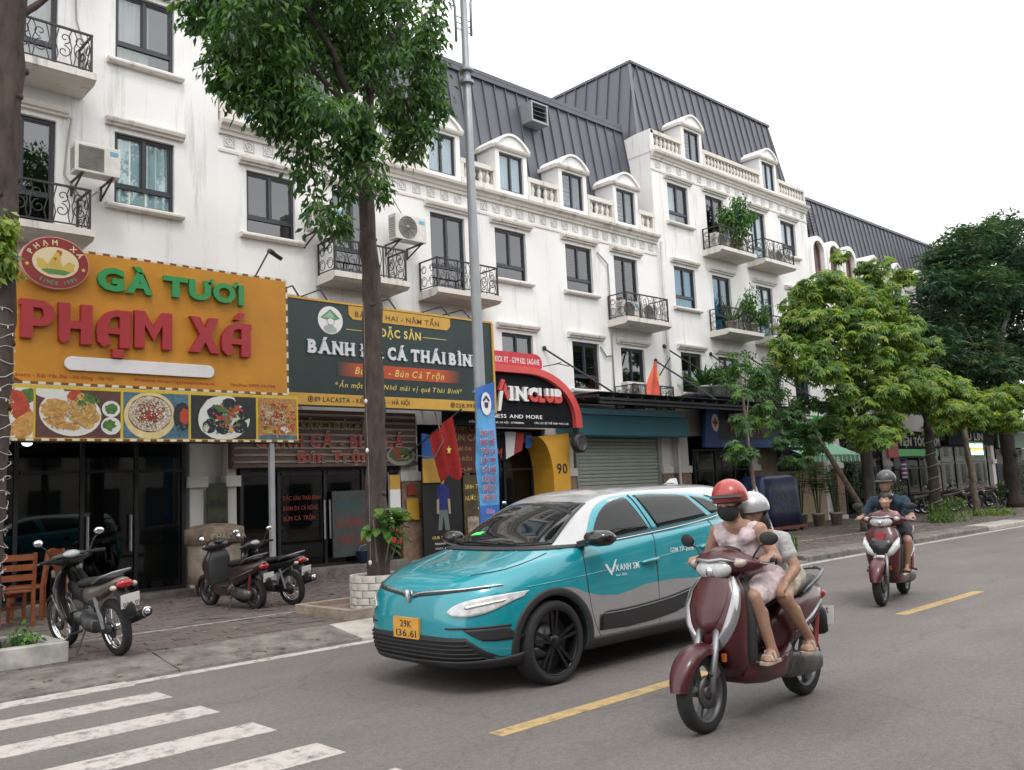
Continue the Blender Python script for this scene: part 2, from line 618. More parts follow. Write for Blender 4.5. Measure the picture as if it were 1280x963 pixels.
def paver_mesh(k):
 b=MB()
 x0,x1,y0,y1=GAP/2,PLX-GAP/2,GAP/2,PLY-GAP/2
 c=.012
 lo=[(x0,y0),(x1,y0),(x1,y1),(x0,y1)]
 hi=[(x0+c,y0+c),(x1-c,y0+c),(x1-c,y1-c),(x0+c,y1-c)]
 n=len(b.v)
 b.v+=[(p[0],p[1],-.03)for p in lo]+[(p[0],p[1],-.006)for p in lo]+[(p[0],p[1],0)for p in hi]
 for q in range(4):
  w=(q+1)%4
  b.face([n+q,n+w,n+4+w,n+4+q]);b.face([n+4+q,n+4+w,n+8+w,n+8+q])
 b.face([n+8,n+9,n+10,n+11])
 return b
pm=[paver_mesh(0).mesh('paver',PAV[k])for k in range(3)]
cells=[]
ny=int((F+.2-9.38)/PLY)
for iy in range(ny):
 y0=9.38+iy*PLY
 x=-3+(PLX/2 if iy%2 else 0)
 while x<42:
  cells.append((x,y0))
  x+=PLX
def visible_size(c):
 d=math.hypot(c[0],c[1])
 ang=math.atan2(c[0],c[1])
 return d if R(15)<ang<R(72)else 1e3+d
cells.sort(key=visible_size)
rp=random.Random(11)
rest=MB()
for k,(x,y0)in enumerate(cells):
 h=rp.uniform(-.007,.005);tx,ty=rp.gauss(0,.012),rp.gauss(0,.02)
 if 5.2<x<9 and rp.random()<.12:
  h+=.012
 w=rp.choices((0,1,2),(5,3,2))[0]
 if k<300:
  inst('paver',pm[w],side,(x,y0,SW+h),(ty,tx,0))
 else:
  rest.mi(w)
  n=len(rest.v)
  a,b_,c,d,s_=x+GAP/2,x+PLX-GAP/2,y0+GAP/2,y0+PLY-GAP/2,.012
  z=SW+h
  zz=[z+(-tx*(px-x)+ty*(py-y0))for px,py in((a,c),(b_,c),(b_,d),(a,d))]
  rest.v+=[(a,c,zz[0]-.02),(b_,c,zz[1]-.02),(b_,d,zz[2]-.02),(a,d,zz[3]-.02),
  (a+s_,c+s_,zz[0]),(b_-s_,c+s_,zz[1]),(b_-s_,d-s_,zz[2]),(a+s_,d-s_,zz[3])]
  rest.face([n+4,n+5,n+6,n+7])
  for q in range(4):
   rest.face([n+q,n+(q+1)%4,n+4+(q+1)%4,n+4+q])
stuff(rest.build('paver_field',PAV,side,fix=False))
mb=MB();mb.box(42,160,9.38,F,SW-.02,SW);mb.build('paving_beyond',PAV[1],side)
mb=MB();mb.box(3.2,30,10.86,10.91,SW,SW+.009)
struct(mb.build('parking_line',paint_mat('parking_line_paint',(.4,.37,.34),.5)))
# leaf litter and grit on the pavement and in the gutter
rl=random.Random(5)
mb=MB()
for k in range(900):
 x=rl.uniform(1.5,30)
 if k%3==0:
  y0=rl.gauss(8.85,.12);z=.03
  if y0<8.7:z=.007
 else:
  y0=rl.uniform(9.4,14.8);z=SW+.016
 if 8.66<y0<9.38:
  z=.03+(y0-8.66)*.15
 s_=rl.uniform(.015,.045);a=rl.uniform(0,6.28)
 c,d=math.cos(a)*s_,math.sin(a)*s_
 mb.mi(rl.randrange(3))
 mb.poly([(x-c,y0-d,z),(x+d*.4,y0-c*.4,z+.008),(x+c,y0+d,z+rl.uniform(0,.012)),(x-d*.4,y0+c*.4,z+.006)])
stuff(tag(mb.build('fallen_leaves',[mat('dry_leaf',(.2,.12,.05),.8),mat('dry_leaf_dark',(.1,.07,.045),.8),mat('dry_leaf_yellow',(.3,.22,.08),.8)],fix=False),'dry brown leaves scattered over pavement and gutter','leaf litter'))
# ================================================================== BUILDINGS
WHITE=plaster_mat('white_plaster',(.8,.797,.79),.8)
WHITE2=plaster_mat('white_plaster_clean',(.82,.817,.81),.5)
TRIM=plaster_mat('moulding_plaster',(.68,.655,.61),1.3)
ORN=plaster_mat('ornament_plaster',(.66,.65,.63),.6)
FRAME=mat('window_frame_paint',(.028,.032,.042),.4,var=.15)
GLASS=glass_mat('window_glass',(.86,.93,.97),.07,alpha=.97)
GLASSD=glass_mat('window_glass_dark',(.42,.48,.55),.1)
GLASSB=glass_mat('window_glass_blue',(.45,.8,.92),.08)
IRON=mat('wrought_iron',(.035,.032,.03),.6,var=.4,scale=14)
ROOFM=mat('roof_metal',(.1,.107,.126),.5,metal=.25,var=.14,scale=1.2,aniso=(1,1,.2))
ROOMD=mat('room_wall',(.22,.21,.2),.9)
CURT={'beige':mat('curtain_beige',(.52,.42,.34),.9,var=.1),'white':mat('curtain_white',(.62,.66,.64),.9,var=.1),
'frost':mat('frosted_film',(.66,.73,.68),.7,var=.12,scale=6),'grey':mat('blind_grey',(.42,.44,.46),.7),'teal':mat('blind_teal',(.25,.5,.6),.6)}
def wall_holes(mb,x0,x1,z0,z1,holes,y,depth=.16):
 """Front wall with real openings and reveals; the outside faces -Y."""
 xs=sorted({x0,x1,*[h[0]for h in holes],*[h[1]for h in holes]})
 zs=sorted({z0,z1,*[h[2]for h in holes],*[h[3]for h in holes]})
 xs=[x for x in xs if x0<=x<=x1];zs=[z for z in zs if z0<=z<=z1]
 for i in range(len(xs)-1):
  for j in range(len(zs)-1):
   cx,cz=(xs[i]+xs[i+1])/2,(zs[j]+zs[j+1])/2
   if any(h[0]<cx<h[1]and h[2]<cz<h[3]for h in holes):
    continue
   mb.poly([(xs[i],y,zs[j]),(xs[i+1],y,zs[j]),(xs[i+1],y,zs[j+1]),(xs[i],y,zs[j+1])])
 for a,b,c,d in holes:
  e=y+depth
  mb.poly([(a,y,c),(a,y,d),(a,e,d),(a,e,c)])
  mb.poly([(b,y,d),(b,y,c),(b,e,c),(b,e,d)])
  mb.poly([(a,y,d),(b,y,d),(b,e,d),(a,e,d)])
  mb.poly([(b,y,c),(a,y,c),(a,e,c),(b,e,c)])
_shared={}
def shared(key,fn):
 if key not in _shared:
  _shared[key]=fn()
 return _shared[key]
rw=random.Random(21)
def curtain_mesh(w,h,kind):
 b=MB();n=22
 pts=[(w*i/n,.02*math.sin(i*1.9)+.008*math.sin(i*5.1))for i in range(n+1)]
 for i in range(n):
  b.mi(0,True).poly([(pts[i][0],pts[i][1],0),(pts[i+1][0],pts[i+1][1],0),(pts[i+1][0],pts[i+1][1],h),(pts[i][0],pts[i][1],h)])
 return b.mesh('curtain',CURT[kind])
def slat_mesh(w,h,kind):
 b=MB();n=max(6,int(h/.075))
 for i in range(n):
  z=h*(i+.5)/n
  b.obox((w/2,0,z),(w,.05,.012),(R(35),0,0))
 return b.mesh('blind',CURT[kind])
def window(par,x0,x1,z0,z1,glass=None,cover=None,y=F,sill=True,lintel=True,part_name='window',low=.24,open_half=False):
 """Sliding window: dark frame, two sashes over a low fixed pane; sill and lintel mouldings."""
 g=glass or GLASS
 w,h=x1-x0,z1-z0
 yy=y+.07
 f=.055
 def frame():
  b=MB()
  b.box(0,w,0,.07,0,f);b.box(0,w,0,.07,h-f,h);b.box(0,f,0.001,.069,f,h-f);b.box(w-f,w,.001,.069,f,h-f)
  if low:
   b.box(f,w-f,.001,.069,low*h,low*h+.07)
  zl=low*h+.07 if low else f
  b.box(w/2-.028,w/2+.028,-.004,.066,zl,h-f)
  for a,c in((f,w/2-.028),(w/2+.028,w-f)):
   b.box(a,a+.028,.02,.05,zl,h-f);b.box(c-.028,c,.02,.05,zl,h-f)
   b.box(a+.028,c-.028,.02,.05,zl,zl+.028);b.box(a+.028,c-.028,.02,.05,h-f-.028,h-f)
  return b.mesh(part_name,FRAME)
 o=inst(part_name,shared(('frame',round(w,2),round(h,2),low,part_name),frame),par,(x0,yy,z0))
 zl=low*h+.07 if low else f
 def pane(a,c,e,d):
  return shared(('pane',round(c-a,3),round(d-e,3),g.name),lambda:MB().box(0,c-a,0,.006,0,d-e).mesh('pane',g))
 for a,c in((f+.028,w/2-.056),(w/2+.056,w-f-.028)):
  p=inst('pane',pane(a,c,zl+.028,h-f-.028),o,(a,.032,zl+.028))
 if low:
  p=inst('pane',pane(f,w-f,f,low*h),o,(f,.032,f))
 if cover:
  kind,fa,fb=cover
  if kind=='slats':
   inst('blind',shared(('slat',round(w,2),round(h,2)),lambda:slat_mesh(w-.12,h*(1-low)-.1,'grey')),o,(.06,.085,low*h+.05))
  else:
   ww=(fb-fa)*w
   inst('curtain',shared(('curt',kind,round(ww,2),round(h,2)),lambda:curtain_mesh(ww-.04,h-.04,kind)),o,(fa*w+.02,.05 if kind=='frost' else .095,.02))
 def sillm():
  b=MB()
  W=w+.3
  b.prism([(0,-.0),(-.10,.0),(-.13,.035),(-.13,.07),(-.1,.1),(0,.1)],-.15,W-.15,plane='YZ')
  return b.mesh('sill',TRIM)
 def lintm():
  b=MB();W=w+.34
  b.prism([(0,0),(-.07,.0),(-.075,.035),(-.12,.05),(-.14,.1),(-.14,.125),(0,.14)],-.17,W-.17,plane='YZ')
  return b.mesh('lintel',TRIM)
 if sill:
  inst('sill',shared(('sill',round(w,2)),sillm),o,(0,-.068,-.11))
 if lintel:
  inst('lintel',shared(('lint',round(w,2)),lintm),o,(0,-.068,h+.09))
 return o
def scroll(b,cx,cz,y,r,turns,a0,sgn,rad=.009):
 pts=[]
 n=16
 for i in range(n+1):
  t=i/n
  a=a0+sgn*turns*2*PI*t
  q=r*(1-.78*t)
  pts.append((cx+q*math.cos(a),y,cz+q*math.sin(a)))
 b.tube(pts,rad,4,cap=False)
def railing_mesh(w,proj,h):
 b=MB()
 for x in(.02,w-.02):
  b.box(x-.016,x+.016,-proj+.02,-proj+.052,0,h+.03)
  b.box(x-.016,x+.016,-.05,-.02,0,h)
 b.box(0,w,-proj+.015,-proj+.055,h,h+.03);b.box(.04,w-.04,-proj+.025,-proj+.045,.05,.07)
 for x in(.02,w-.02):
  b.box(x-.018,x+.018,-proj+.055,-.02,h,h+.025);b.box(x-.01,x+.01,-proj+.055,-.02,.05,.07)
 for k in(1,2):
  x=w*k/3
  b.box(x-.012,x+.012,-proj+.024,-proj+.048,.0,h)
 y=-proj+.035
 n=3
 for k in range(n):
  xa=w*k/n+.03;xb=w*(k+1)/n-.03;xm=(xa+xb)/2;s=xb-xa
  for sg in(-1,1):
   scroll(b,xm+sg*s*.25,.07+h*.30,y,s*.2,1.2,PI/2,sg)
   scroll(b,xm+sg*s*.22,h*.76,y,s*.17,1.1,-PI/2,-sg)
   b.tube([(xm+sg*.015,y,.07),(xm+sg*s*.07,y,h*.3),(xm+sg*s*.03,y,h*.55),(xm+sg*s*.12,y,h*.8),(xm+sg*.02,y,h)],.009,4,cap=False)
   b.tube([(xm+sg*s*.46,y,.07),(xm+sg*s*.4,y,h*.33),(xm+sg*s*.48,y,h*.62),(xm+sg*s*.38,y,h)],.009,4,cap=False)
 for x in(.02,w-.02):
  for k in range(2):
   ya=-proj+.08+(proj-.1)*k/2;yb=ya+(proj-.12)/2;ym=(ya+yb)/2
   for zc,r in((h*.3,.13),(h*.72,.1)):
    pts=[(x,ym+r*math.cos(a)*(1-.5*a/9),zc+r*math.sin(a)*(1-.5*a/9))for a in[j*.7 for j in range(13)]]
    b.tube(pts,.009,4,cap=False)
 return b.mesh('railing',IRON)
def slab_mesh(w,proj):
 b=MB()
 b.prism([(0,-.19),(-proj+.1,-.17),(-proj+.02,-.12),(-proj,-.115),(-proj,0),(0,0)],0,w,plane='YZ')
 return b.mesh('balcony',TRIM)
def balcony(par,x0,x1,z,proj=.72,h=.66):
 w=x1-x0
 o=inst('balcony',shared(('slab',round(w,2),proj),lambda:slab_mesh(w,proj)),par,(x0,F,z))
 inst('railing',shared(('rail',round(w,2),proj,h),lambda:railing_mesh(w-.08,proj-.04,h)),o,(.04,0,.0))
 return o
def cornice(par,x0,x1,z):
 b=MB()
 b.prism([(0,-.2),(-.05,-.2),(-.06,-.14),(-.1,-.12),(-.12,-.06),(-.2,-.03),(-.22,.03),(0,.06)],x0,x1,plane='YZ')
 b.v=[(x,y+F,zz+z)for x,y,zz in b.v]
 b.build('cornice',TRIM,par)
 b=MB();b.box(x0,x1,F-.022,F,z-.55,z-.5)
 b.build('frieze_moulding',TRIM,par)
def ornament_mesh():
 b=MB();s=.11
 for a in((-s,s,s-.018,s),(-s,s,-s,-s+.018)):
  b.box(a[0],a[1],-.018,0,a[2],a[3])
 b.box(-s,-s+.018,-.018,0,-s+.018,s-.018);b.box(s-.018,s,-.018,0,-s+.018,s-.018)
 b.tube([(.065*math.cos(a),-.006,.065*math.sin(a))for a in[2*PI*j/14 for j in range(14)]],.014,5,closed=True)
 b.ell((0,-.002,0),(.03,.016,.03),8,4)
 b.box(-.02,.02,-.016,0,-s,-.05)
 return b.mesh('frieze_ornament',ORN)
def frieze(par,x0,x1,z,step=.4):
 n=int((x1-x0)/step)
 for k in range(n):
  inst('frieze_ornament',shared('orn',ornament_mesh),par,(x0+(x1-x0)*(k+.5)/n,F,z))
def baluster_mesh():
 b=MB()
 b.mi(0,True).lathe([(.0,0),(.05,0),(.05,.04),(.035,.06),(.055,.12),(.066,.17),(.055,.23),(.032,.29),(.028,.31),(.045,.33),(.045,.36),(.0,.36)],10)
 return b.mesh('baluster',TRIM)
def balustrade(par,x0,x1,z):
 """Base block, balusters and top rail between two dormers; z is the cornice top."""
 b=MB()
 b.box(x0,x1,F-.06,F+.16,z+.02,z+.2)
 b.box(x0,x1,F-.05,F+.15,z+.56,z+.68)
 b.box(x0-.01,x0+.09,F-.04,F+.14,z+.2,z+.56);b.box(x1-.09,x1+.01,F-.04,F+.14,z+.2,z+.56)
 o=b.build('balustrade',TRIM,par)
 n=max(2,int((x1-x0-.2)/.19))
 for k in range(n):
  inst('baluster',shared('bal',baluster_mesh),o,(x0+.1+(x1-x0-.2)*(k+.5)/n,F+.05,z+.2))
def dormer(par,xc,z,style='arch',glass=None,y=F,grille=False):
 """Dormer with cheeks, framed window and a segmental or pointed pediment; z is the cornice top."""
 b=MB()
 hw=.55;wz0,wz1=z+.18,z+1.16
 wx=.41
 yb=y+1.9
 wall_holes(b,xc-hw,xc+hw,z+.02,z+1.3,[(xc-wx,xc+wx,wz0,wz1)],y-.03,.14)
 for sx in(-1,1):
  b.poly([(xc+sx*hw,y-.03,z+.02),(xc+sx*hw,yb,z+.02),(xc+sx*hw,yb,z+1.3),(xc+sx*hw,y-.03,z+1.3)])
 b.poly([(xc-hw,y+.5,z+.1),(xc+hw,y+.5,z+.1),(xc+hw,y+.5,z+1.3),(xc-hw,y+.5,z+1.3)])
 b.poly([(xc-hw,y-.03,z+1.3),(xc+hw,y-.03,z+1.3),(xc+hw,yb,z+1.3),(xc-hw,yb,z+1.3)])
 o=b.build('dormer',WHITE2,par)
 b=MB();e=hw+.07
 b.prism([(0,0),(-.05,0),(-.08,.04),(-.09,.08),(0,.1)],xc-e,xc+e,plane='YZ')
 b.v=[(x,yy+y-.03,zz+z+1.22)for x,yy,zz in b.v]
 for sx in(-1,1):
  b.box(min(xc+sx*hw,xc+sx*e),max(xc+sx*hw,xc+sx*e),y-.03,yb,z+1.24,z+1.34)
 b.build('eave_moulding',TRIM,o)
 n=14
 zc=z+1.31
 if style=='arch':
  arc=[(xc-e+2*e*i/n,zc+.36*math.sin(PI*i/n)**.8)for i in range(n+1)]
  arc2=[(xc-(e-.1)+2*(e-.1)*i/n,zc+.3*math.sin(PI*i/n)**.8)for i in range(n+1)]
 else:
  arc=[(xc-e,zc),(xc,zc+.36),(xc+e,zc)]
  arc2=[(xc-e+.14,zc),(xc,zc+.26),(xc+e-.14,zc)]
 b=MB()
 b.prism(arc,y-.07,y+1.0,plane='XZ')
 b.prism(arc+arc2[::-1],y-.125,y-.085,plane='XZ')
 b.build('pediment',WHITE2,o)
 g=glass or GLASS
 b=MB();f=.05;ya=y+.03
 x0,x1=xc-wx,xc+wx
 b.box(x0,x1,ya,ya+.05,wz0,wz0+f);b.box(x0,x1,ya,ya+.05,wz1-f,wz1)
 b.box(x0,x0+f,ya+.001,ya+.049,wz0+f,wz1-f);b.box(x1-f,x1,ya+.001,ya+.049,wz0+f,wz1-f);b.box(xc-.025,xc+.025,ya-.003,ya+.047,wz0+f,wz1-f)
 if grille:
  for k in range(7):
   zz=wz0+f+.12*(k+.5)
   b.box(x0+f,xc-.025,ya+.06,ya+.075,zz,zz+.012)
 b.build('window_frame',FRAME,o)
 for a,c in((x0+f,xc-.025),(xc+.025,x1-f)):
  MB().box(a,c,ya+.025,ya+.03,wz0+f,wz1-f).build('pane',g,o)
 if not grille:
  for a,c in((x0+f,xc-.04),(xc+.04,x1-f)):
   q=MB();nn=8
   for i in range(nn):
    xa,xb2=a+(c-a)*i/nn,a+(c-a)*(i+1)/nn
    q.poly([(xa,y+.1+.02*(i%2),wz0),(xb2,y+.1+.02*((i+1)%2),wz0),(xb2,y+.1+.02*((i+1)%2),wz1),(xa,y+.1+.02*(i%2),wz1)])
   q.build('curtain',CURT['white'],o)
 return o
def roof_panels(par,x0,x1,y0,z0,y1,z1,x0t=None,x1t=None,step=.41,name='roof_panel'):
 """Standing-seam panels on a front slope from (y0,z0) up to (y1,z1); x0t/x1t: ends of the top edge where hips cut it."""
 x0t=x0 if x0t is None else x0t;x1t=x1 if x1t is None else x1t
 n=max(1,round((x1-x0)/step))
 d=Vector((0,y1-y0,z1-z0));nrm=Vector((0,-(z1-z0),y1-y0)).normalized()
 def lim(x):
  t=1.
  if x<x0t:t=min(t,(x-x0)/(x0t-x0))
  if x>x1t:t=min(t,(x1-x)/(x1-x1t))
  return max(0.,t)
 def P(x,t,o):
  return Vector((x,y0,z0))+d*t+nrm*o
 for k in range(n):
  a=x0+(x1-x0)*k/n;c=x0+(x1-x0)*(k+1)/n
  ta,tb=lim(a),lim(c)
  if max(ta,tb)<.02:continue
  b=MB()
  g=.004
  q=[(a+g,0),(c-g,0),(c-g,tb)]
  for xk in(x1t,x0t):
   if a<xk<c and lim(xk)>max(ta,tb):q.append((xk,1.))
  q.append((a+g,ta))
  top=[P(x,t,.03)for x,t in q];bot=[P(x,t,0)for x,t in q]
  b.poly(top)
  m=len(q)
  for i in range(m):
   j=(i+1)%m
   b.poly([bot[i],bot[j],top[j],top[i]])
  if tb>.03:
   s0,s1=c-.016,c+.012
   r0=[P(s0,0,.03),P(s1,0,.03),P(s1,0,.075),P(s0,0,.075)]
   r1=[P(s0,tb,.03),P(s1,tb,.03),P(s1,tb,.075),P(s0,tb,.075)]
   b.loft([r0,r1])
  b.build(name,ROOFM,par,fix=False)
def shell(mb,x0,x1,ztop,depth=9.,holes=(),room_z=3.35,yfront=F):
 """Walls of a block: holed front, sides, back, roof lid, upper room backs, shop rooms."""
 wall_holes(mb,x0,x1,-.1,ztop,holes,yfront)
 yb=yfront+depth
 mb.poly([(x0,yfront,-.1),(x0,yb,-.1),(x0,yb,ztop),(x0,yfront,ztop)])
 mb.poly([(x1,yfront,-.1),(x1,yb,-.1),(x1,yb,ztop),(x1,yfront,ztop)])
 mb.poly([(x0,yb,-.1),(x1,yb,-.1),(x1,yb,ztop),(x0,yb,ztop)])
 mb.poly([(x0,yfront,ztop),(x1,yfront,ztop),(x1,yb,ztop),(x0,yb,ztop)])
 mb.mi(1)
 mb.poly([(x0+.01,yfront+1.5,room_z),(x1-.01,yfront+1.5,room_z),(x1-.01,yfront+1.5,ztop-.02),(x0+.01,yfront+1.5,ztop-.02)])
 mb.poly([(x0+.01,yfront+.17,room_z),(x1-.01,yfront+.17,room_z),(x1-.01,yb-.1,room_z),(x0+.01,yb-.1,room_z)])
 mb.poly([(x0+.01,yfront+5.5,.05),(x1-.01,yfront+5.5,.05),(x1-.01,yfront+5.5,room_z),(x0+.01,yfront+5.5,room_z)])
 mb.mi(0)
SHOPF=mat('shop_floor_tile',(.2,.18,.16),.5,var=.2)
# ------------------------------------------------ left white block
bx0,bx1=-6.0,7.36
B1=thing('apartment_building','plain white block behind the big orange shop sign, cut by the left edge','building',(bx0,F,0),world=True)
wins=[(5.45,6.51,6.88,8.19,'frost'),(5.45,6.51,9.53,10.84,'beige'),(5.45,6.51,4.25,5.5,None),(5.45,6.51,12.15,13.4,'white')]
doors=[(3.45,4.5,6.2,8.12,None),(3.45,4.5,8.86,10.75,'beige'),(3.45,4.5,11.5,13.3,None)]
holes=[w[:4]for w in wins]+[d[:4]for d in doors]+[(1.2,6.64,.1,3.1),(1.0,2.0,6.88,8.19),(1.0,2.0,9.53,10.84)]
mb=MB();shell(mb,bx0,bx1,14.6,holes=holes)
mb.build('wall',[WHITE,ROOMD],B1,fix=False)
for x0,x1,z0,z1,c in wins:
 window(B1,x0,x1,z0,z1,GLASS,(('frost',0,1)if c=='frost' else('beige',.05,.62))if c in('frost','beige')else None)
for x0,x1,z0,z1,c in doors:
 window(B1,x0,x1,z0,z1,GLASSD if not c else GLASS,('beige',0,1)if c else None,sill=False,part_name='balcony_door',low=.3)
balcony(B1,2.95,4.9,6.12);balcony(B1,2.95,4.9,8.8);balcony(B1,2.95,4.9,11.4)
window(B1,1.0,2.0,6.88,8.19);window(B1,1.0,2.0,9.53,10.84)
# ------------------------------------------------ middle block with the mansard roof
bx0,bx1=7.36,20.92
B2=thing('apartment_building','white building with six round-topped dormers above green and black shop signs','building',(bx0,F,0),world=True)
W2=[(7.93,8.98,6.78,8.04,None),(14.45,15.5,6.78,8.04,None),(16.96,18.01,6.78,8.04,'slats')]
W1=[(7.93,8.98,4.2,5.44,None),(14.53,15.58,4.2,5.44,'beige2'),(17.03,18.08,4.18,5.43,'slats')]
D2=[(9.85,10.88,6.12,8.04,None),(12.45,13.48,6.12,8.06,None),(18.93,19.96,6.12,8.02,'slats')]
D1=[(9.85,10.88,3.7,5.42,None),(12.45,13.48,3.7,5.42,None),(19.0,20.03,3.72,5.42,'slats')]
holes=[w[:4]for w in W1+W2+D1+D2]+[(7.62,11.2,.1,3.15),(11.78,13.3,.1,3.15),(13.32,15.86,.1,3.1),(16.75,20.2,.1,2.95)]
mb=MB();shell(mb,bx0,bx1,8.9,holes=holes)
mb.build('wall',[WHITE2,ROOMD],B2,fix=False)
for x0,x1,z0,z1,c in W1+W2:
 window(B2,x0,x1,z0,z1,GLASSD,('slats',0,1)if c=='slats' else(('beige',.55,1)if c=='beige2' else None))
for x0,x1,z0,z1,c in D1+D2:
 window(B2,x0,x1,z0,z1,GLASSD,('slats',0,1)if c=='slats' else None,sill=False,part_name='balcony_door',low=.34)
balcony(B2,9.42,11.28,6.1);balcony(B2,12.02,13.92,6.1);balcony(B2,18.5,20.45,6.12);balcony(B2,18.55,20.45,3.62)
cornice(B2,bx0,bx1,8.84)
frieze(B2,bx0+.02,bx1-.06,8.52)
DX2=[8.3,10.6,12.86,15.1,17.37,19.6]
for k,x in enumerate(DX2):
 dormer(B2,x,8.86,'arch',GLASS,grille=k>=4)
ends=[bx0+.02]+[v for x in DX2 for v in(x-.55,x+.55)]+[bx1-.02]
for k in range(0,len(ends),2):
 if ends[k+1]-ends[k]>.25:
  balustrade(B2,ends[k]+.01,ends[k+1]-.01,8.88)
# mansard
b=MB()
ry0,rz0,ry1,rz1=F+.5,8.9,16.57,12.56
b.poly([(bx0,ry0,rz0),(bx1,ry0,rz0),(bx1,ry1,rz1),(bx0,ry1,rz1)])
b.poly([(bx0,ry1,rz1),(bx1,ry1,rz1),(bx1,F+9,rz1+.3),(bx0,F+9,rz1+.3)])
b.poly([(bx0,ry0,rz0),(bx0,ry1,rz1),(bx0,F+9,rz1+.3),(bx0,F+9,rz0)])
b.poly([(bx1,ry0,rz0),(bx1,F+9,rz0),(bx1,F+9,rz1+.3),(bx1,ry1,rz1)])
rf=b.build('roof',ROOFM,B2,fix=False)
roof_panels(rf,bx0,bx1,ry0,rz0,ry1,rz1)
MB().box(bx0,bx1-.02,ry1-.1,ry1+.12,rz1-.02,rz1+.09).build('ridge_cap',ROOFM,rf)
MB().box(bx0,bx1-.02,ry1-.13,ry1-.02,rz1-.16,rz1-.05).build('ridge_flashing',ROOFM,rf)
b=MB();b.box(16.42,17.06,15.95,16.6,11.45,11.5);b.box(16.42,17.06,15.95,16.6,11.98,12.02)
b.box(16.42,16.47,15.95,16.6,11.5,11.98);b.box(17.01,17.06,15.95,16.6,11.5,11.98);b.box(16.47,17.01,16.3,16.35,11.5,11.98)
v=b.build('roof_vent',mat('vent_metal',(.3,.31,.33),.5,metal=.3),rf)
for k in range(4):
 inst('louvre',shared('louv',lambda:MB().obox((0,0,0),(.54,.15,.012),(R(32),0,0)).mesh('louvre',mat('vent_metal'))),rf,(16.74,16.03,11.56+.125*k))
# ------------------------------------------------ taller block
bx0,bx1=20.93,30.2
B3=thing('apartment_building','tallest white building right of the lamp post, grey mansard roof with two dormers','building',(bx0,F-.08,0),world=True)
W3=[(21.68,22.73,9.5,10.73,'redc'),(28.28,29.3,9.5,10.73,'white')]
W2=[(21.73,22.8,6.88,8.13,'teal'),(28.36,29.38,6.88,8.13,'white')]
W1=[(21.78,22.85,4.3,5.5,None),(28.36,29.38,4.3,5.5,None)]
D3=[(23.68,24.7,8.86,10.73,None),(26.22,27.24,8.86,10.73,'white')]
D2=[(23.74,24.76,6.25,8.12,'teal'),(26.3,27.34,6.25,8.12,'white')]
D1=[(23.74,24.76,3.7,5.5,None),(26.42,27.44,3.7,5.46,'slats')]
holes=[w[:4]for w in W1+W2+W3+D1+D2+D3]+[(21.75,24.75,.1,3.0),(25.4,29.7,.1,3.0)]
F_keep=F
mb=MB();shell(mb,bx0,bx1,11.55,holes=holes)
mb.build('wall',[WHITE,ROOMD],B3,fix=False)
for x0,x1,z0,z1,c in W1+W2+W3:
 window(B3,x0,x1,z0,z1,GLASSB if c=='teal' else GLASS,{'white':('white',0,1),'teal':('teal',0,1),'redc':('white',0,.5)}.get(c))
for x0,x1,z0,z1,c in D1+D2+D3:
 window(B3,x0,x1,z0,z1,GLASSB if c=='teal' else(GLASSD if not c else GLASS),{'white':('white',0,1),'teal':('teal',0,.6),'slats':('slats',0,1)}.get(c),sill=False,part_name='balcony_door',low=.3)
for x,z in((23.3,8.84),(25.85,8.84),(23.36,6.26),(25.95,6.26),(23.3,3.64),(26.0,3.64)):
 balcony(B3,x,x+2.0,z)
cornice(B3,bx0,bx1,11.5)
frieze(B3,bx0+.05,bx1-.05,11.18,.52)
for k,x in enumerate((23.12,27.68)):
 dormer(B3,x,11.52,'arch',GLASS,grille=k==0)
for a,c in((bx0+.02,22.57),(23.67,27.13),(28.23,bx1-.02)):
 balustrade(B3,a+.01,c-.01,11.54)
# parapet end wall on the left and the hipped mansard
b=MB();b.prism([(F-.05,11.5),(F+.3,11.5),(F+2.3,11.5),(F+2.3,12.0),(F+.5,12.2),(F-.05,12.2)],bx0-.015,bx0+.14,plane='YZ')
b.build('parapet',WHITE,B3)
ry0,rz0,ry1,rz1=F+.45,11.55,16.57,14.9
xl,xr,xlt,xrt=bx0+.12,bx1-.05,21.6,29.8
b=MB()
b.poly([(xl,ry0,rz0),(xr,ry0,rz0),(xrt,ry1,rz1),(xlt,ry1,rz1)])
b.poly([(xlt,ry1,rz1),(xrt,ry1,rz1),(xrt,F+8,rz1),(xlt,F+8,rz1)])
b.poly([(xl,ry0,rz0),(xlt,ry1,rz1),(xlt,F+8,rz1),(xl,F+9,rz0)])
b.poly([(xr,ry0,rz0),(xr,F+9,rz0),(xrt,F+8,rz1),(xrt,ry1,rz1)])
b.poly([(xl,F+9,rz0),(xlt,F+8,rz1),(xrt,F+8,rz1),(xr,F+9,rz0)])
rf=b.build('roof',ROOFM,B3,fix=False)
roof_panels(rf,xl,xr,ry0,rz0,ry1,rz1,xlt,xrt)
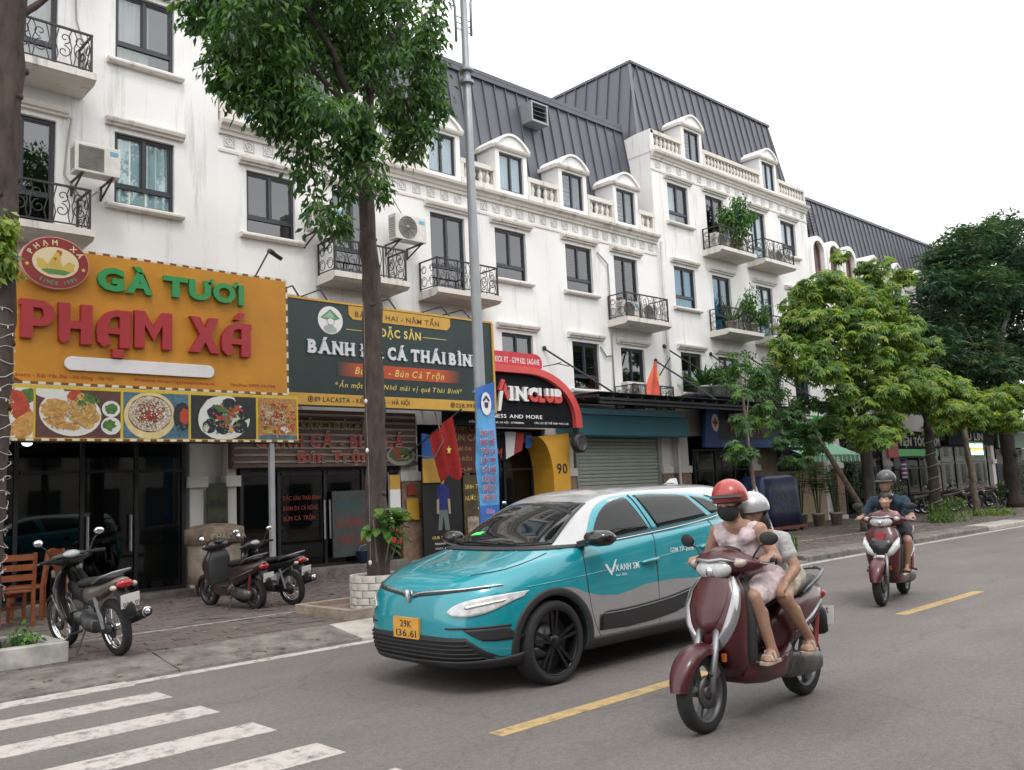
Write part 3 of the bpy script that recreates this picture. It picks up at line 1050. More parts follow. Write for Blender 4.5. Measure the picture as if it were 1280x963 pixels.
# side slope facing left, panel by panel
n=17
for k in range(n):
 ya,yb=ry0+(F+8.6-ry0)*k/n,ry0+(F+8.6-ry0)*(k+1)/n
 ta=min(1.,(ya-ry0)/(ry1-ry0));tb=min(1.,(yb-ry0)/(ry1-ry0))
 P=lambda y,t,o:(xl+(xlt-xl)*t-o*.98,y,rz0+(rz1-rz0)*t+o*.2)
 b=MB();q=[(ya+.004,0),(yb-.004,0),(yb-.004,tb)]+([(ry1,1.)]if ya<ry1<yb else[])+[(ya+.004,ta)]
 top=[P(y,t,.03)for y,t in q];bot=[P(y,t,0)for y,t in q]
 b.poly(top)
 for i in range(len(q)):
  j=(i+1)%len(q)
  b.poly([bot[i],bot[j],top[j],top[i]])
 if tb>.05:
  b.loft([[P(yb-.016,0,.03),P(yb+.012,0,.03),P(yb+.012,0,.075),P(yb-.016,0,.075)],[P(yb-.016,tb,.03),P(yb+.012,tb,.03),P(yb+.012,tb,.075),P(yb-.016,tb,.075)]])
 b.build('roof_panel',ROOFM,rf,fix=False)
b=MB();b.box(xlt-.08,xrt+.08,ry1-.1,ry1+.12,rz1,rz1+.09);b.box(xlt-.08,xlt+.12,ry1+.12,F+8,rz1,rz1+.088)
b.bar((xl-.02,ry0-.02,rz0),(xlt-.02,ry1-.02,rz1+.05),.09,.05);b.bar((xr+.02,ry0-.02,rz0),(xrt+.02,ry1-.02,rz1+.05),.09,.05)
b.build('ridge_cap',ROOFM,rf)
# ------------------------------------------------ far block with arches
bx0,bx1=30.21,52.0
B4=thing('apartment_building','far white building with three arched windows, half hidden behind street trees','building',(bx0,F,0),world=True)
xs4=[34.2+k*2.25 for k in range(8)]
W=[(x,x+1.0,z,z+1.25,None)for x in xs4 for z in(4.2,6.8)]
AX=[30.72,31.96,33.2]
holes=[w[:4]for w in W]+[(30.9,34.2,.1,3.0),(35.0,38.9,.1,2.9),(39.7,45.6,.1,3.0),(46.6,51,.1,3.0)]
mb=MB();shell(mb,bx0,bx1,8.9,holes=holes)
mb.build('wall',[WHITE2,ROOMD],B4,fix=False)
for x0,x1,z0,z1,c in W:
 window(B4,x0,x1,z0,z1,GLASSD)
cornice(B4,bx0,bx1,8.84)
TERRA=mat('red_window_frame',(.26,.1,.07),.6)
for x in AX:
 b=MB();r=.4;zt=9.95
 outer=[(x-.58,6.6),(x-.58,zt)]+[(x-.58*math.cos(a),zt+.58*math.sin(a))for a in[PI*j/12 for j in range(1,12)]]+[(x+.58,zt),(x+.58,6.6)]
 inner=[(x-r,6.7),(x-r,zt)]+[(x-r*math.cos(a),zt+r*math.sin(a))for a in[PI*j/12 for j in range(1,12)]]+[(x+r,zt),(x+r,6.7)]
 m_=len(outer)
 for i in range(m_-1):
  b.poly([(outer[i][0],F-.12,outer[i][1]),(inner[i][0],F-.12,inner[i][1]),(inner[i+1][0],F-.12,inner[i+1][1]),(outer[i+1][0],F-.12,outer[i+1][1])])
  b.poly([(outer[i][0],F-.12,outer[i][1]),(outer[i+1][0],F-.12,outer[i+1][1]),(outer[i+1][0],F+1.6,outer[i+1][1]),(outer[i][0],F+1.6,outer[i][1])])
  b.poly([(inner[i][0],F-.12,inner[i][1]),(inner[i][0],F+.1,inner[i][1]),(inner[i+1][0],F+.1,inner[i+1][1]),(inner[i+1][0],F-.12,inner[i+1][1])])
 b.poly([(x-.58,F-.12,6.6),(x+.58,F-.12,6.6),(x+r,F-.12,6.7),(x-r,F-.12,6.7)])
 o=b.build('arched_bay',WHITE2,B4,fix=False)
 b=MB()
 b.tube([(p[0]*.94+x*.06,F+.06,p[1]-.02)for p in inner],.035,4)
 b.box(x-r,x+r,F+.04,F+.08,9.2,9.26);b.box(x-.02,x+.02,F+.04,F+.08,9.26,10.3)
 b.build('window_frame',TERRA,o)
 b=MB();b.poly([(p[0],F+.09,p[1])for p in inner]);b.build('pane',GLASS,o,fix=False)
DX4=[35.4,37.62,39.86,42.1,44.35,46.6,48.85]
for x in DX4:
 dormer(B4,x,8.86,'point',GLASS)
ends=[33.85]+[v for x in DX4 for v in(x-.55,x+.55)]+[bx1]
for k in range(0,len(ends),2):
 balustrade(B4,ends[k]+.01,ends[k+1]-.01,8.88)
b=MB()
ry0,rz0,ry1,rz1=F+.5,8.9,16.57,12.56
b.poly([(bx0,ry0,rz0),(bx1,ry0,rz0),(bx1,ry1,rz1),(bx0,ry1,rz1)])
b.poly([(bx0,ry1,rz1),(bx1,ry1,rz1),(bx1,F+9,rz1),(bx0,F+9,rz1)])
b.poly([(bx0,ry0,rz0),(bx0,ry1,rz1),(bx0,F+9,rz1),(bx0,F+9,rz0)])
b.poly([(bx1,ry0,rz0),(bx1,ry1,rz1),(bx1,F+9,rz1),(bx1,F+9,rz0)])
rf=b.build('roof',ROOFM,B4,fix=False)
roof_panels(rf,bx0,bx1,ry0,rz0,ry1,rz1)
MB().box(bx0,bx1,ry1-.1,ry1+.12,rz1-.02,rz1+.09).build('ridge_cap',ROOFM,rf)
b=MB()
for k in range(7):
 b.obox((31.55,16.18,11.15+.11*k),(1.3,.16,.02),(R(30),0,0))
b.build('roof_vent',mat('vent_dark',(.07,.075,.085),.5),rf)
# ------------------------------------------------ the other side of the road (seen in the glass)
rr=random.Random(9)
OPP=thing('townhouse_row','pale townhouse row across the road, seen only in reflections','building',(0,-15,0),world=True)
b=MB()
for k in range(24):
 x=-40+k*11
 h=rr.uniform(8.5,12.5)
 b.box(x,x+10.9,-25,-15-rr.uniform(0,.5),0,h)
b.build('wall',plaster_mat('far_plaster',(.55,.52,.47),.4),OPP,fix=False)
b=MB()
for k in range(96):
 x=-39+k*2.7
 for z in(.3,3.8,7):
  b.box(x,x+1.4,-15.02,-14.97,z,z+(2.4 if z<1 else 1.7))
b.build('window',mat('far_window',(.06,.07,.08),.2),OPP,fix=False)
# ================================================================== SHOPFRONTS AND SIGNS
ALU=mat('dark_aluminium',(.02,.021,.024),.45,metal=.3,var=.1)
STEEL=mat('galvanised_steel',(.36,.37,.38),.45,metal=.6,var=.15,scale=9)
BLACKM=mat('black_metal',(.018,.018,.02),.5,var=.2)
SHOPGLASS=glass_mat('shop_glass',(.42,.46,.48),.0)
STONE=mat('brown_stone_cladding',(.24,.16,.115),.6,var=.45,scale=7,bump=.2)
PILW=plaster_mat('pilaster_plaster',(.6,.59,.56),.8)
COLR={'red':mat('sign_red',(.42,.035,.04),.5,var=.06),'green':mat('sign_green',(.035,.28,.085),.5,var=.06),'orange':mat('sign_orange',(.52,.225,.016),.6,var=.16,scale=1.2),
'gold':mat('sign_gold',(.52,.3,.045),.5,var=.08),'goldtext':mat('sign_gold_text',(.66,.5,.12),.5,var=0),'white':mat('sign_white',(.72,.71,.72),.5,var=.05),
'dkgreen':mat('sign_dark_green',(.008,.026,.024),.4,var=.35,scale=.8),'black':mat('sign_black',(.008,.009,.012),.75,var=.15,spec=.15),'cream':mat('sign_cream',(.72,.6,.38),.6,var=.06),
'maroon':mat('sign_maroon',(.24,.025,.022),.5,var=.1),'ink':mat('print_dark',(.02,.015,.015),.6,var=0),'inkred':mat('print_red',(.36,.03,.02),.6,var=0),
'blue':mat('sign_blue',(.02,.12,.42),.5,var=.1),'sky':mat('print_sky',(.22,.5,.68),.5,var=.25,scale=3),'coral':mat('awning_red',(.6,.08,.075),.5,var=.08),'yellow':mat('arch_yellow',(.5,.27,.03),.5,var=.06),
'teal':mat('beam_teal',(.04,.15,.2),.5,var=.15,scale=1),'sage':mat('shutter_sage',(.33,.37,.32),.5,var=.08),'navy':mat('tarp_navy',(.009,.02,.07),.4,var=.35,scale=5,bump=.6,bscale=9),
'vgreen':mat('awning_green',(.02,.3,.13),.5,var=.1),'ltgreen':mat('neon_green',(.03,.3,.07),.4,var=.1,emit=(.03,.5,.1),est=.08),'pink':mat('flower_pink',(.6,.12,.3),.6)}
def pilaster(par,x0,x1,ztop=3.3,cap=2.05,stone=True,y=F):
 """White pilaster with a cap block, its foot clad in brown stone."""
 b=MB();b.box(x0,x1,y-.22,y-.002,SW,ztop)
 o=b.build('pilaster',PILW,par,bevel=.008)
 b=MB();b.box(x0-.06,x1+.06,y-.29,y-.03,cap-.14,cap+.06)
 b.build('pilaster_cap',PILW,o,bevel=.01)
 if stone:
  b=MB();b.box(x0-.03,x1+.03,y-.26,y-.04,SW+.12,cap-.15);b.build('stone_cladding',STONE,o,bevel=.006)
  b=MB();b.box(x0-.06,x1+.06,y-.3,y-.02,SW-.02,SW+.14);b.build('plinth',PILW,o,bevel=.01)
pilaster(B1,6.70,6.94,stone=False)
pilaster(B2,7.39,7.56,stone=False)
pilaster(B2,11.25,11.7)
pilaster(B2,16.28,16.6);pilaster(B2,20.26,20.6)
pilaster(B3,21.02,21.5);pilaster(B3,24.85,25.2)
pilaster(B4,30.3,30.75);pilaster(B4,34.45,34.85,stone=False);pilaster(B4,39.15,39.5);pilaster(B4,45.9,46.3,stone=False)
def shopfront(name,label,x0,x1,z0,z1,mull,trans,y=15.3,glass=SHOPGLASS,step=True):
 o=thing(name,label,'shopfront',((x0+x1)/2,y,SW),world=True)
 b=MB();f=.06
 b.box(x0,x1,y,y+.08,z0,z0+f);b.box(x0,x1,y,y+.08,z1-f,z1)
 xs=[x0]+mull+[x1]
 for i,x in enumerate(xs):
  a=x0 if i==0 else(x1-f if i==len(xs)-1 else x-f/2)
  b.box(a,a+f,y+.001,y+.079,z0+f,z1-f)
 for i in range(len(xs)-1):
  b.box(xs[i]+f,xs[i+1]-f,y+.002,y+.078,trans,trans+.05)
 b.build('frame',ALU,o)
 for i in range(len(xs)-1):
  for za,zb in((z0+f,trans),(trans+.05,z1-f)):
   MB().box(xs[i]+f*.5,xs[i+1]-f*.5,y+.035,y+.043,za,zb).build('glass_panel',glass,o)
 if step:
  MB().box(x0-.05,x1+.05,y-.35,y+.3,SW-.02,z0+.004).build('step',CONC,o,bevel=.012)
 return o
s1=shopfront('glass_shopfront','dark glass shopfront under the food photo banner',1.22,6.62,.2,3.08,[3.95,4.92,5.78],2.2)
for x in(4.98,5.66):MB().box(x,x+.02,15.22,15.3,.9,1.5).build('door_handle',STEEL,s1)
s2=shopfront('glass_shopfront','dark glass doors with red lettering behind the big street tree',7.64,11.18,.32,2.24,[8.42,9.42,10.3],2.1)
for x in(9.36,9.48):MB().tube([(x,15.24,.85),(x,15.24,1.6)],.018,6).build('door_handle',STEEL,s2)
DIMRED=mat('vinyl_red',(.2,.03,.018),.6,var=0)
for k,t in enumerate(('ĐẶC SẢN THÁI BÌNH','BÁNH ĐA CÁ NÓNG','BÚN CÁ TRỘN')):
 lettering('window_text',t,s2,DIMRED,8.5,9.3-.06*k,1.62-.19*k,.085,15.295,.004,bold=.01)
# white framed notice standing inside the door
b=MB();b.box(9.5,10.5,15.18,15.22,.48,1.76)
nb=tag(b.build('notice_board',mat('board_glass',(.05,.062,.062),.4,var=.2)),'grey notice board with red and teal lettering leaning by glass door','notice board')
lettering('letters','BÁNH',nb,mat('vinyl_teal',(.02,.09,.1),.6,var=0),9.6,10.1,1.4,.18,15.178,.003,bold=.01)
lettering('letters','CANH',nb,DIMRED,9.58,10.2,1.05,.2,15.178,.003,bold=.015)
lettering('letters','THÁI BÌNH',nb,DIMRED,9.58,10.46,.7,.2,15.178,.003,bold=.015)
# shutter box above the doors: corrugated panel with painted words
sb=thing('shutter_box','brown striped shutter box with red lettering above the dark glass doors','shutter box',(9.4,15.2,2.3),world=True)
b=MB();b.box(7.4,11.56,15.1,15.46,2.24,2.3);b.box(7.4,11.56,15.14,15.46,2.3,3.34);b.build('housing',mat('shutter_brown',(.1,.062,.05),.6,var=.25,scale=6),sb)
for k in range(8):
 inst('shutter_slat',shared('shslat',lambda:MB().prism([(0,0),(-.03,.015),(-.03,.045),(0,.06)],0,4.1,plane='YZ').mesh('shutter_slat',mat('shutter_cream',(.24,.2,.16),.6,var=.2))),sb,(7.43,15.14,2.31+.128*k))
SHR=mat('painted_red',(.3,.03,.025),.6,var=.1)
SHW=mat('painted_cream_outline',(.34,.29,.22),.6,var=.1)
for t,xa,xb,zb,h,c in(('ĐẶC SẢN THÁI BÌNH',8.2,10.55,2.98,.14,mat('painted_olive',(.12,.1,.02),.6)),('CANH CÁ - BÚN CÁ',7.85,11.2,2.63,.23,SHR),('Bún Trộn',8.72,10.3,2.34,.2,SHR)):
 lettering('lettering',t,sb,SHW,xa-.012,xb+.012,zb-.012,h+.02,15.102,.006,bold=.05)
 lettering('lettering',t,sb,c,xa,xb,zb,h,15.092,.004,bold=.02)
# printed bowl of noodles on the right end
pb=MB();pb.mi(0)
def disc(b,cx,cz,rx,rz,y,n=24,jit=0.,rnd=random,tilt=0.):
 pts=[]
 for i in range(n):
  a=2*PI*i/n
  k=1+(rnd.uniform(-jit,jit)if jit else 0)
  px,pz=rx*k*math.cos(a),rz*k*math.sin(a)
  pts.append((cx+px*math.cos(tilt)-pz*math.sin(tilt),y,cz+px*math.sin(tilt)+pz*math.cos(tilt)))
 b.poly(pts)
disc(pb,11.12,2.44,.36,.2,15.098);pb.mi(1);disc(pb,11.12,2.47,.31,.15,15.094,jit=.06)
pb.mi(2);disc(pb,11.0,2.53,.13,.09,15.091,jit=.2);pb.mi(3);disc(pb,11.22,2.42,.12,.05,15.09,jit=.2);pb.mi(2);disc(pb,11.05,2.4,.08,.04,15.089,jit=.2)
pb.build('noodle_bowl_print',[mat('bowl_print',(.26,.25,.22),.5),mat('herb_print',(.05,.1,.03),.6,var=.5,scale=20),mat('chilli_print',(.22,.05,.02),.6,var=.3,scale=20),mat('noodle_print',(.3,.24,.1),.6,var=.3,scale=30)],sb,fix=False)
# ------------------------------------------------ the orange sign
Y0=13.55
sg=thing('shop_sign','large orange sign with raised red and green letters','sign',(5.5,Y0,3.4),world=True)
b=MB();c_=.22
b.prism([(3.37,3.42+c_)]+[(3.37+c_-c_*math.cos(a),3.42+c_-c_*math.sin(a))for a in[PI/2*j/5 for j in range(1,5)]]+[(3.37+c_,3.42),(7.64,3.42),(7.64,5.37),(3.6,5.37),(3.37,5.1)],Y0,Y0+.1,plane='XZ')
b.build('board',COLR['orange'],sg,bevel=.006)
CHK=[mat('trim_white',(.66,.62,.5),.5),mat('trim_brown',(.16,.06,.02),.5)]
def chequer(par,pts,y,step=.1,w=.035):
 b=MB()
 for(xa,za),(xb,zb)in zip(pts[:-1],pts[1:]):
  L_=math.hypot(xb-xa,zb-za);n=max(1,int(L_/step))
  for i in range(n):
   b.mi(i%2)
   p=(xa+(xb-xa)*i/n,za+(zb-za)*i/n);q=(xa+(xb-xa)*(i+1)/n,za+(zb-za)*(i+1)/n)
   dx,dz=(w,0)if abs(xb-xa)<abs(zb-za)else(0,w)
   b.box(min(p[0],q[0])-dx/2,max(p[0],q[0])+dx/2,y-.03,y,min(p[1],q[1])-dz/2,max(p[1],q[1])+dz/2)
 return b.build('light_trim',CHK,par,fix=False)
chequer(sg,[(4.3,5.385),(7.655,5.385),(7.655,3.405),(3.45,3.405)],Y0+.03)
LET={'P':[[(.04,0),(.37,0),(.37,1),(0,1),(0,.84),(.04,.84)],[(.37,.8),(.6,.8),(.72,.98),(.5,1),(.37,1)],[(.6,.8),(.67,.72),(.67,.6),(.6,.5),(.78,.36),(.95,.5),(1,.68),(.94,.86),(.72,.98)],[(.37,.5),(.6,.5),(.78,.36),(.6,.32),(.37,.32)]],
'H':[[(.02,.1),(.12,0),(.34,.1),(.34,1),(0,1)],[(.34,.38),(.66,.38),(.66,.58),(.34,.58)],[(.66,0),(1,.02),(1,1),(.66,1)]],
'A':[[(.66,0),(.97,0),(.97,.82),(.66,.82)],[(.1,.72),(.28,.92),(.55,1),(1,1),(1,.82),(.52,.82),(.4,.76)],[(.1,.72),(.4,.76),(.32,.52),(.31,.36),(.44,.1),(.2,0),(.03,.14),(0,.4),(.03,.6)],[(.31,.36),(.66,.36),(.66,.52),(.32,.52)]],
'M':[[(0,0),(.26,0),(.26,1),(0,1)],[(.74,0),(1,0),(1,1),(.74,1)],[(.26,1),(.26,.64),(.5,.22),(.74,.64),(.74,1),(.5,.6)]],
'X':[[(0,0),(.32,0),(.5,.3),(.68,0),(1,0),(.67,.5),(.96,1),(.65,1),(.5,.7),(.33,1),(.02,1),(.33,.5)]]}
def big_letter(ch,x0,x1,z0,z1,dep,m,par,extra=()):
 b=MB()
 for poly in LET.get(ch,[])+[list(e)for e in extra]:
  b.prism([(x0+(x1-x0)*p[0],z0+(z1-z0)*p[1])for p in poly],Y0-dep,Y0-.004,plane='XZ')
 return b.build('letter',m,par,fix=False)
RED2=mat('letter_red',(.36,.022,.03),.45,var=.05)
for ch,x0,x1,z0,z1,ex in(('P',3.48,3.93,4.02,4.57,()),('H',3.98,4.44,3.98,4.57,()),('A',4.5,5.0,3.97,4.54,[[(.46,-.26),(.78,-.26),(.78,-.03),(.46,-.03)]]),('M',5.05,5.62,4.0,4.57,()),('X',5.9,6.41,4.0,4.57,()),('A',6.43,6.95,3.98,4.53,[[(.4,1.1),(.62,1.1),(.82,1.32),(.6,1.32)]])):
 big_letter(ch,x0,x1,z0,z1,.09,RED2,sg,ex)
GRN=mat('letter_green',(.03,.27,.08),.45,var=.05)
for ch,x0,x1,zb,h in(('G',4.51,4.9,4.85,.32),('À',4.93,5.33,4.85,.31),('T',5.5,5.88,4.87,.3),('Ư',5.9,6.3,4.87,.3),('Ơ',6.3,6.72,4.87,.3),('I',6.74,6.83,4.86,.31)):
 lettering('letter',ch,sg,GRN,x0,x1,zb,h,Y0-.004,.07,bold=.05)
b=MB();r=.1;n=8
b.prism([(4.18-r*math.sin(a),3.705+r*math.cos(a))for a in[PI*j/n for j in range(n+1)]]+[(6.22+r*math.sin(a),3.705-r*math.cos(a))for a in[PI*j/n for j in range(n+1)]],Y0-.05,Y0-.003,plane='XZ')
b.build('blank_panel',COLR['white'],sg,bevel=.004)
lettering('lettering','Lacasta - Kđt Văn Phú - Hà Đông - Hà Nội',sg,COLR['inkred'],3.42,4.78,3.485,.055,Y0,.004,bold=.012)
lettering('lettering','Website: https://gatuoiphamxa.vn',sg,COLR['inkred'],5.07,6.34,3.495,.052,Y0,.004,bold=.012)
lettering('lettering','Hotline: 0909.291.798',sg,COLR['inkred'],6.62,7.41,3.5,.052,Y0,.004,bold=.012)
b=MB()
for x in(3.6,5.5,7.5):
 b.bar((x,Y0+.1,5.2),(x,F,5.2),.05);b.bar((x,Y0+.1,3.5),(x,F,3.5),.05);b.bar((x,Y0+.14,3.45),(x,Y0+.14,5.3),.05)
b.build('support_frame',BLACKM,sg)
# oval emblem with a hen
em=thing('emblem','oval red and cream hen emblem at the corner of the orange sign','emblem',(3.92,Y0-.05,4.75),world=True)
ecx,ecz=3.92,5.13
b=MB();b.prism([(ecx+.46*math.cos(a),ecz+.38*math.sin(a))for a in[2*PI*j/40 for j in range(40)]],Y0-.11,Y0-.005,plane='XZ');b.build('rim',mat('emblem_pink_rim',(.62,.33,.28),.5),em)
b=MB();b.prism([(ecx+.445*math.cos(a),ecz+.365*math.sin(a))for a in[2*PI*j/40 for j in range(40)]],Y0-.12,Y0-.1,plane='XZ');b.build('disc',COLR['maroon'],em)
b=MB();b.prism([(ecx+.31*math.cos(a),ecz+.225*math.sin(a))for a in[2*PI*j/40 for j in range(40)]],Y0-.126,Y0-.115,plane='XZ');b.build('inner_disc',COLR['cream'],em)
b=MB();yy=Y0-.13
b.mi(0);b.poly([(ecx+x,yy,ecz+z)for x,z in((-.1,-.02),(-.05,.07),(.0,.16),(.04,.17),(.06,.1),(.06,.02),(.1,-.06),(.08,-.13),(-.08,-.13))])
b.poly([(ecx+x,yy,ecz+z)for x,z in((-.1,-.04),(-.18,.04),(-.26,.03),(-.24,-.03),(-.25,-.08),(-.1,-.12))]);b.poly([(ecx+x,yy,ecz+z)for x,z in((.1,-.04),(.17,.03),(.26,.0),(.24,-.06),(.25,-.1),(.1,-.12))])
b.mi(1);b.poly([(ecx+x,yy-.003,ecz+z)for x,z in((.0,.16),(.02,.195),(.05,.18),(.075,.185),(.075,.14),(.06,.1),(.045,.15))]);b.poly([(ecx+x,yy-.003,ecz+z)for x,z in((-.03,.06),(.0,.08),(.01,.05),(-.02,.03))])
b.mi(2);b.poly([(ecx+x,yy-.002,ecz+z)for x,z in((-.2,-.12),(-.1,-.1),(.1,-.1),(.2,-.12),(.12,-.17),(-.1,-.17))])
b.build('hen',[mat('hen_yellow',(.6,.42,.08),.5),mat('hen_comb',(.5,.06,.03),.5),mat('hen_grass',(.1,.25,.06),.6)],em,fix=False)
def arc_text(t,par,m,cx,cz,rx,rz,a0,a1,h,y,flip=False):
 n=len(t)
 for i,ch in enumerate(t):
  if ch==' ':continue
  a=a0+(a1-a0)*(i+.5)/n
  v,f,w=glyph(ch,.03,0.)
  sc=h/.72
  rot=a-PI/2 if not flip else a+PI/2
  b=MB()
  for px,pz in v:
   lx,lz=(px-w/2)*sc,(pz-.36)*sc
   b.v.append((cx+rx*math.cos(a)+lx*math.cos(rot)-lz*math.sin(rot),y,cz+rz*math.sin(a)+lx*math.sin(rot)+lz*math.cos(rot)))
  for p in f:b.face(p)
  b.build('letter',m,par,fix=False)
arc_text('PHẠM XÁ',em,COLR['cream'],ecx,ecz,.375,.295,R(165),R(20),.075,Y0-.124)
arc_text('SINCE 1985',em,mat('emblem_teal',(.05,.3,.24),.5),ecx,ecz,.375,.295,R(235),R(318),.05,Y0-.124,flip=True)
b=MB()
for sx in(-1,1):
 b.poly([(ecx+sx*.375+.035*(1 if k%2==0 else .45)*math.sin(k*PI/5),Y0-.124,ecz-.06+.035*(1 if k%2==0 else .45)*math.cos(k*PI/5))for k in range(10)])
b.build('star',COLR['goldtext'],em,fix=False)
# food photo banner: five printed pictures in a yellow surround
Yb=13.5
fb=thing('food_banner','strip banner with five printed photos of dishes','banner',(5.6,Yb,2.6),world=True)
MB().box(3.37,7.81,Yb,Yb+.04,2.58,3.37).build('panel',mat('banner_yellow',(.6,.42,.03),.5),fb)
rf_=random.Random(17)
FD={n:mat('print_'+n,c,.5,var=v,scale=s)for n,c,v,s in(('tomato',(.4,.05,.02),.4,12),('bread',(.5,.26,.07),.4,14),('plum',(.09,.035,.03),.3,4),('plate',(.66,.66,.62),.06,5),('chicken',(.5,.3,.08),.4,18),('herb',(.06,.16,.03),.5,20),('bowl',(.62,.5,.25),.15,6),('rice',(.45,.36,.26),.7,45),('bluewood',(.06,.14,.2),.5,9),('night',(.015,.02,.02),.3,5),('shell',(.012,.014,.02),.5,20),('chilli',(.45,.06,.02),.3,20),('crumb',(.42,.2,.06),.6,40),('cream',(.5,.48,.34),.2,20))}
FDL=list(FD.values());FI={n:i for i,n in enumerate(FD)}
def pic(xa,xb,bgk,items,sprinkle=()):
 b=MB();b.mi(FI[bgk]);b.poly([(xa,Yb-.003,2.63),(xb,Yb-.003,2.63),(xb,Yb-.003,3.32),(xa,Yb-.003,3.32)])
 for k,(m_,cx,cz,rx,rz,jit,tl)in enumerate(items):
  cx=xa+(xb-xa)*cx;cz=2.63+.69*cz
  pts=[]
  n=26
  for i in range(n):
   a=2*PI*i/n;q=1+rf_.uniform(-jit,jit)
   px,pz=rx*q*math.cos(a),rz*q*math.sin(a)
   px,pz=px*math.cos(tl)-pz*math.sin(tl),px*math.sin(tl)+pz*math.cos(tl)
   pts.append((min(xb,max(xa,cx+px)),Yb-.004-.0007*k,min(3.32,max(2.63,cz+pz))))
  b.mi(FI[m_]);b.poly(pts)
 for m_,cx,cz,rx,rz,n,r0 in sprinkle:
  for i in range(n):
   a,q=rf_.uniform(0,6.28),rf_.random()**.5
   x_,z_=xa+(xb-xa)*cx+rx*q*math.cos(a),2.63+.69*cz+rz*q*math.sin(a);w_,h_,t_=rf_.uniform(.3,1)*r0,rf_.uniform(.3,1)*r0,rf_.uniform(0,3)
   if not(xa+r0<x_<xb-r0 and 2.63+r0<z_<3.32-r0):continue
   b.mi(FI[m_]);b.poly([(x_+(w_*math.cos(g)*math.cos(t_)-h_*math.sin(g)*math.sin(t_)),Yb-.016-.00003*i,z_+(w_*math.cos(g)*math.sin(t_)+h_*math.sin(g)*math.cos(t_)))for g in(.3,1.5,2.6,3.7,5.1)])
 b.build('food_picture',FDL,fb,fix=False)
pic(3.39,3.68,'plate',[('herb',.8,.85,.12,.1,.1,0),('tomato',.2,.7,.16,.2,.1,.6),('tomato',.5,.5,.12,.12,.1,0),('bread',.5,.28,.24,.09,.05,.7),('bread',.8,.18,.22,.08,.05,.8)])
pic(3.71,4.86,'plum',[('plate',.15,.95,.2,.1,0,0),('plate',.4,.5,.42,.32,0,-.15),('herb',.55,.8,.15,.1,.2,0),('tomato',.45,.88,.1,.09,.2,0),('chicken',.22,.62,.2,.13,.14,.2),('chicken',.55,.5,.22,.19,.14,-.5),('chicken',.5,.78,.06,.12,.1,-.4),('bread',.25,.3,.2,.06,.1,-.3),('bread',.38,.24,.14,.05,.1,-.2),('plate',.88,.62,.13,.12,0,0),('herb',.88,.62,.09,.08,.15,0),('plate',.88,.26,.14,.13,0,0),('herb',.86,.27,.09,.08,.2,0)],[('bread',.42,.5,.34,.2,60,.035),('cream',.5,.5,.25,.2,40,.02),('herb',.6,.78,.16,.1,25,.03),('crumb',.3,.35,.25,.12,40,.02)])
pic(4.9,5.89,'bluewood',[('bowl',.4,.5,.39,.36,0,0),('bowl',.42,.1,.12,.14,0,0),('plum',.4,.54,.33,.28,.01,0),('rice',.4,.54,.32,.27,.04,0),('crumb',.38,.56,.2,.15,.3,.2),('tomato',.44,.5,.1,.09,.5,.2),('rice',.3,.66,.07,.05,.3,0),('night',.9,.5,.14,.22,.05,0),('tomato',.93,.5,.08,.12,.2,0)],[('plate',.4,.54,.3,.25,170,.018),('plum',.4,.54,.26,.2,150,.016),('tomato',.4,.54,.22,.16,80,.014),('bluewood',.85,.15,.15,.1,20,.03)])
pic(5.93,7.03,'night',[('plate',.5,.5,.44,.36,.03,.1),('night',.85,.9,.2,.1,.1,0)]+[('shell',x,z,.13,.11,.08,t)for x,z,t in((.28,.3,.5),(.46,.28,-.4),(.74,.3,.3),(.36,.62,.2),(.82,.62,.9),(.58,.8,-.2))]+[('chilli',.6,.6,.13,.04,.15,-.5),('chilli',.5,.5,.14,.04,.15,.1),('chilli',.68,.72,.08,.035,.15,.7),('herb',.55,.42,.09,.04,.3,.5),('herb',.45,.7,.1,.05,.3,-.4),('cream',.22,.26,.05,.06,.2,0),('bread',.6,.25,.04,.07,.2,0)],[('chilli',.55,.55,.3,.2,26,.03),('herb',.55,.55,.32,.24,30,.03),('bluewood',.5,.45,.36,.24,50,.02),('cream',.6,.35,.3,.16,16,.02)])
pic(7.07,7.78,'crumb',[('bluewood',.5,.04,.5,.05,.05,0),('crumb',.5,.8,.25,.12,.2,0),('rice',.2,.6,.1,.16,.2,0),('cream',.5,.54,.15,.14,.05,0),('tomato',.5,.58,.09,.05,.2,0),('bread',.8,.65,.12,.13,.3,0),('chicken',.3,.25,.16,.07,.2,0),('herb',.2,.3,.06,.04,.3,0),('plate',.7,.25,.12,.06,.2,0),('tomato',.85,.3,.08,.06,.3,0)],[('tomato',.5,.5,.33,.28,90,.024),('bread',.5,.5,.33,.3,110,.024),('plum',.5,.55,.33,.28,70,.02),('cream',.5,.5,.33,.3,40,.016)])
chequer(fb,[(3.38,2.6),(7.8,2.6)],Yb,.1,.03)
b=MB();b.poly([(3.37,Yb+.03,3.36),(7.81,Yb+.03,3.36),(7.81,F,3.5),(3.37,F,3.5)]);b.box(3.37,7.81,Yb+.04,Yb+.07,2.56,2.62);b.box(3.37,7.81,14.6,14.64,2.9,2.94)
for x in(3.5,5.6,7.7):b.bar((x,Yb+.06,2.6),(x,F,3.3),.04)
b.build('soffit_frame',BLACKM,fb,fix=False)
b=MB();b.box(7.28,7.36,13.5,13.58,SW,2.6);pst=tag(b.build('steel_post',mat('grey_post_paint',(.34,.34,.36),.5,var=.15,scale=3),bevel=.006),'square grey steel post holding up the food banner by parked motorbikes','post')
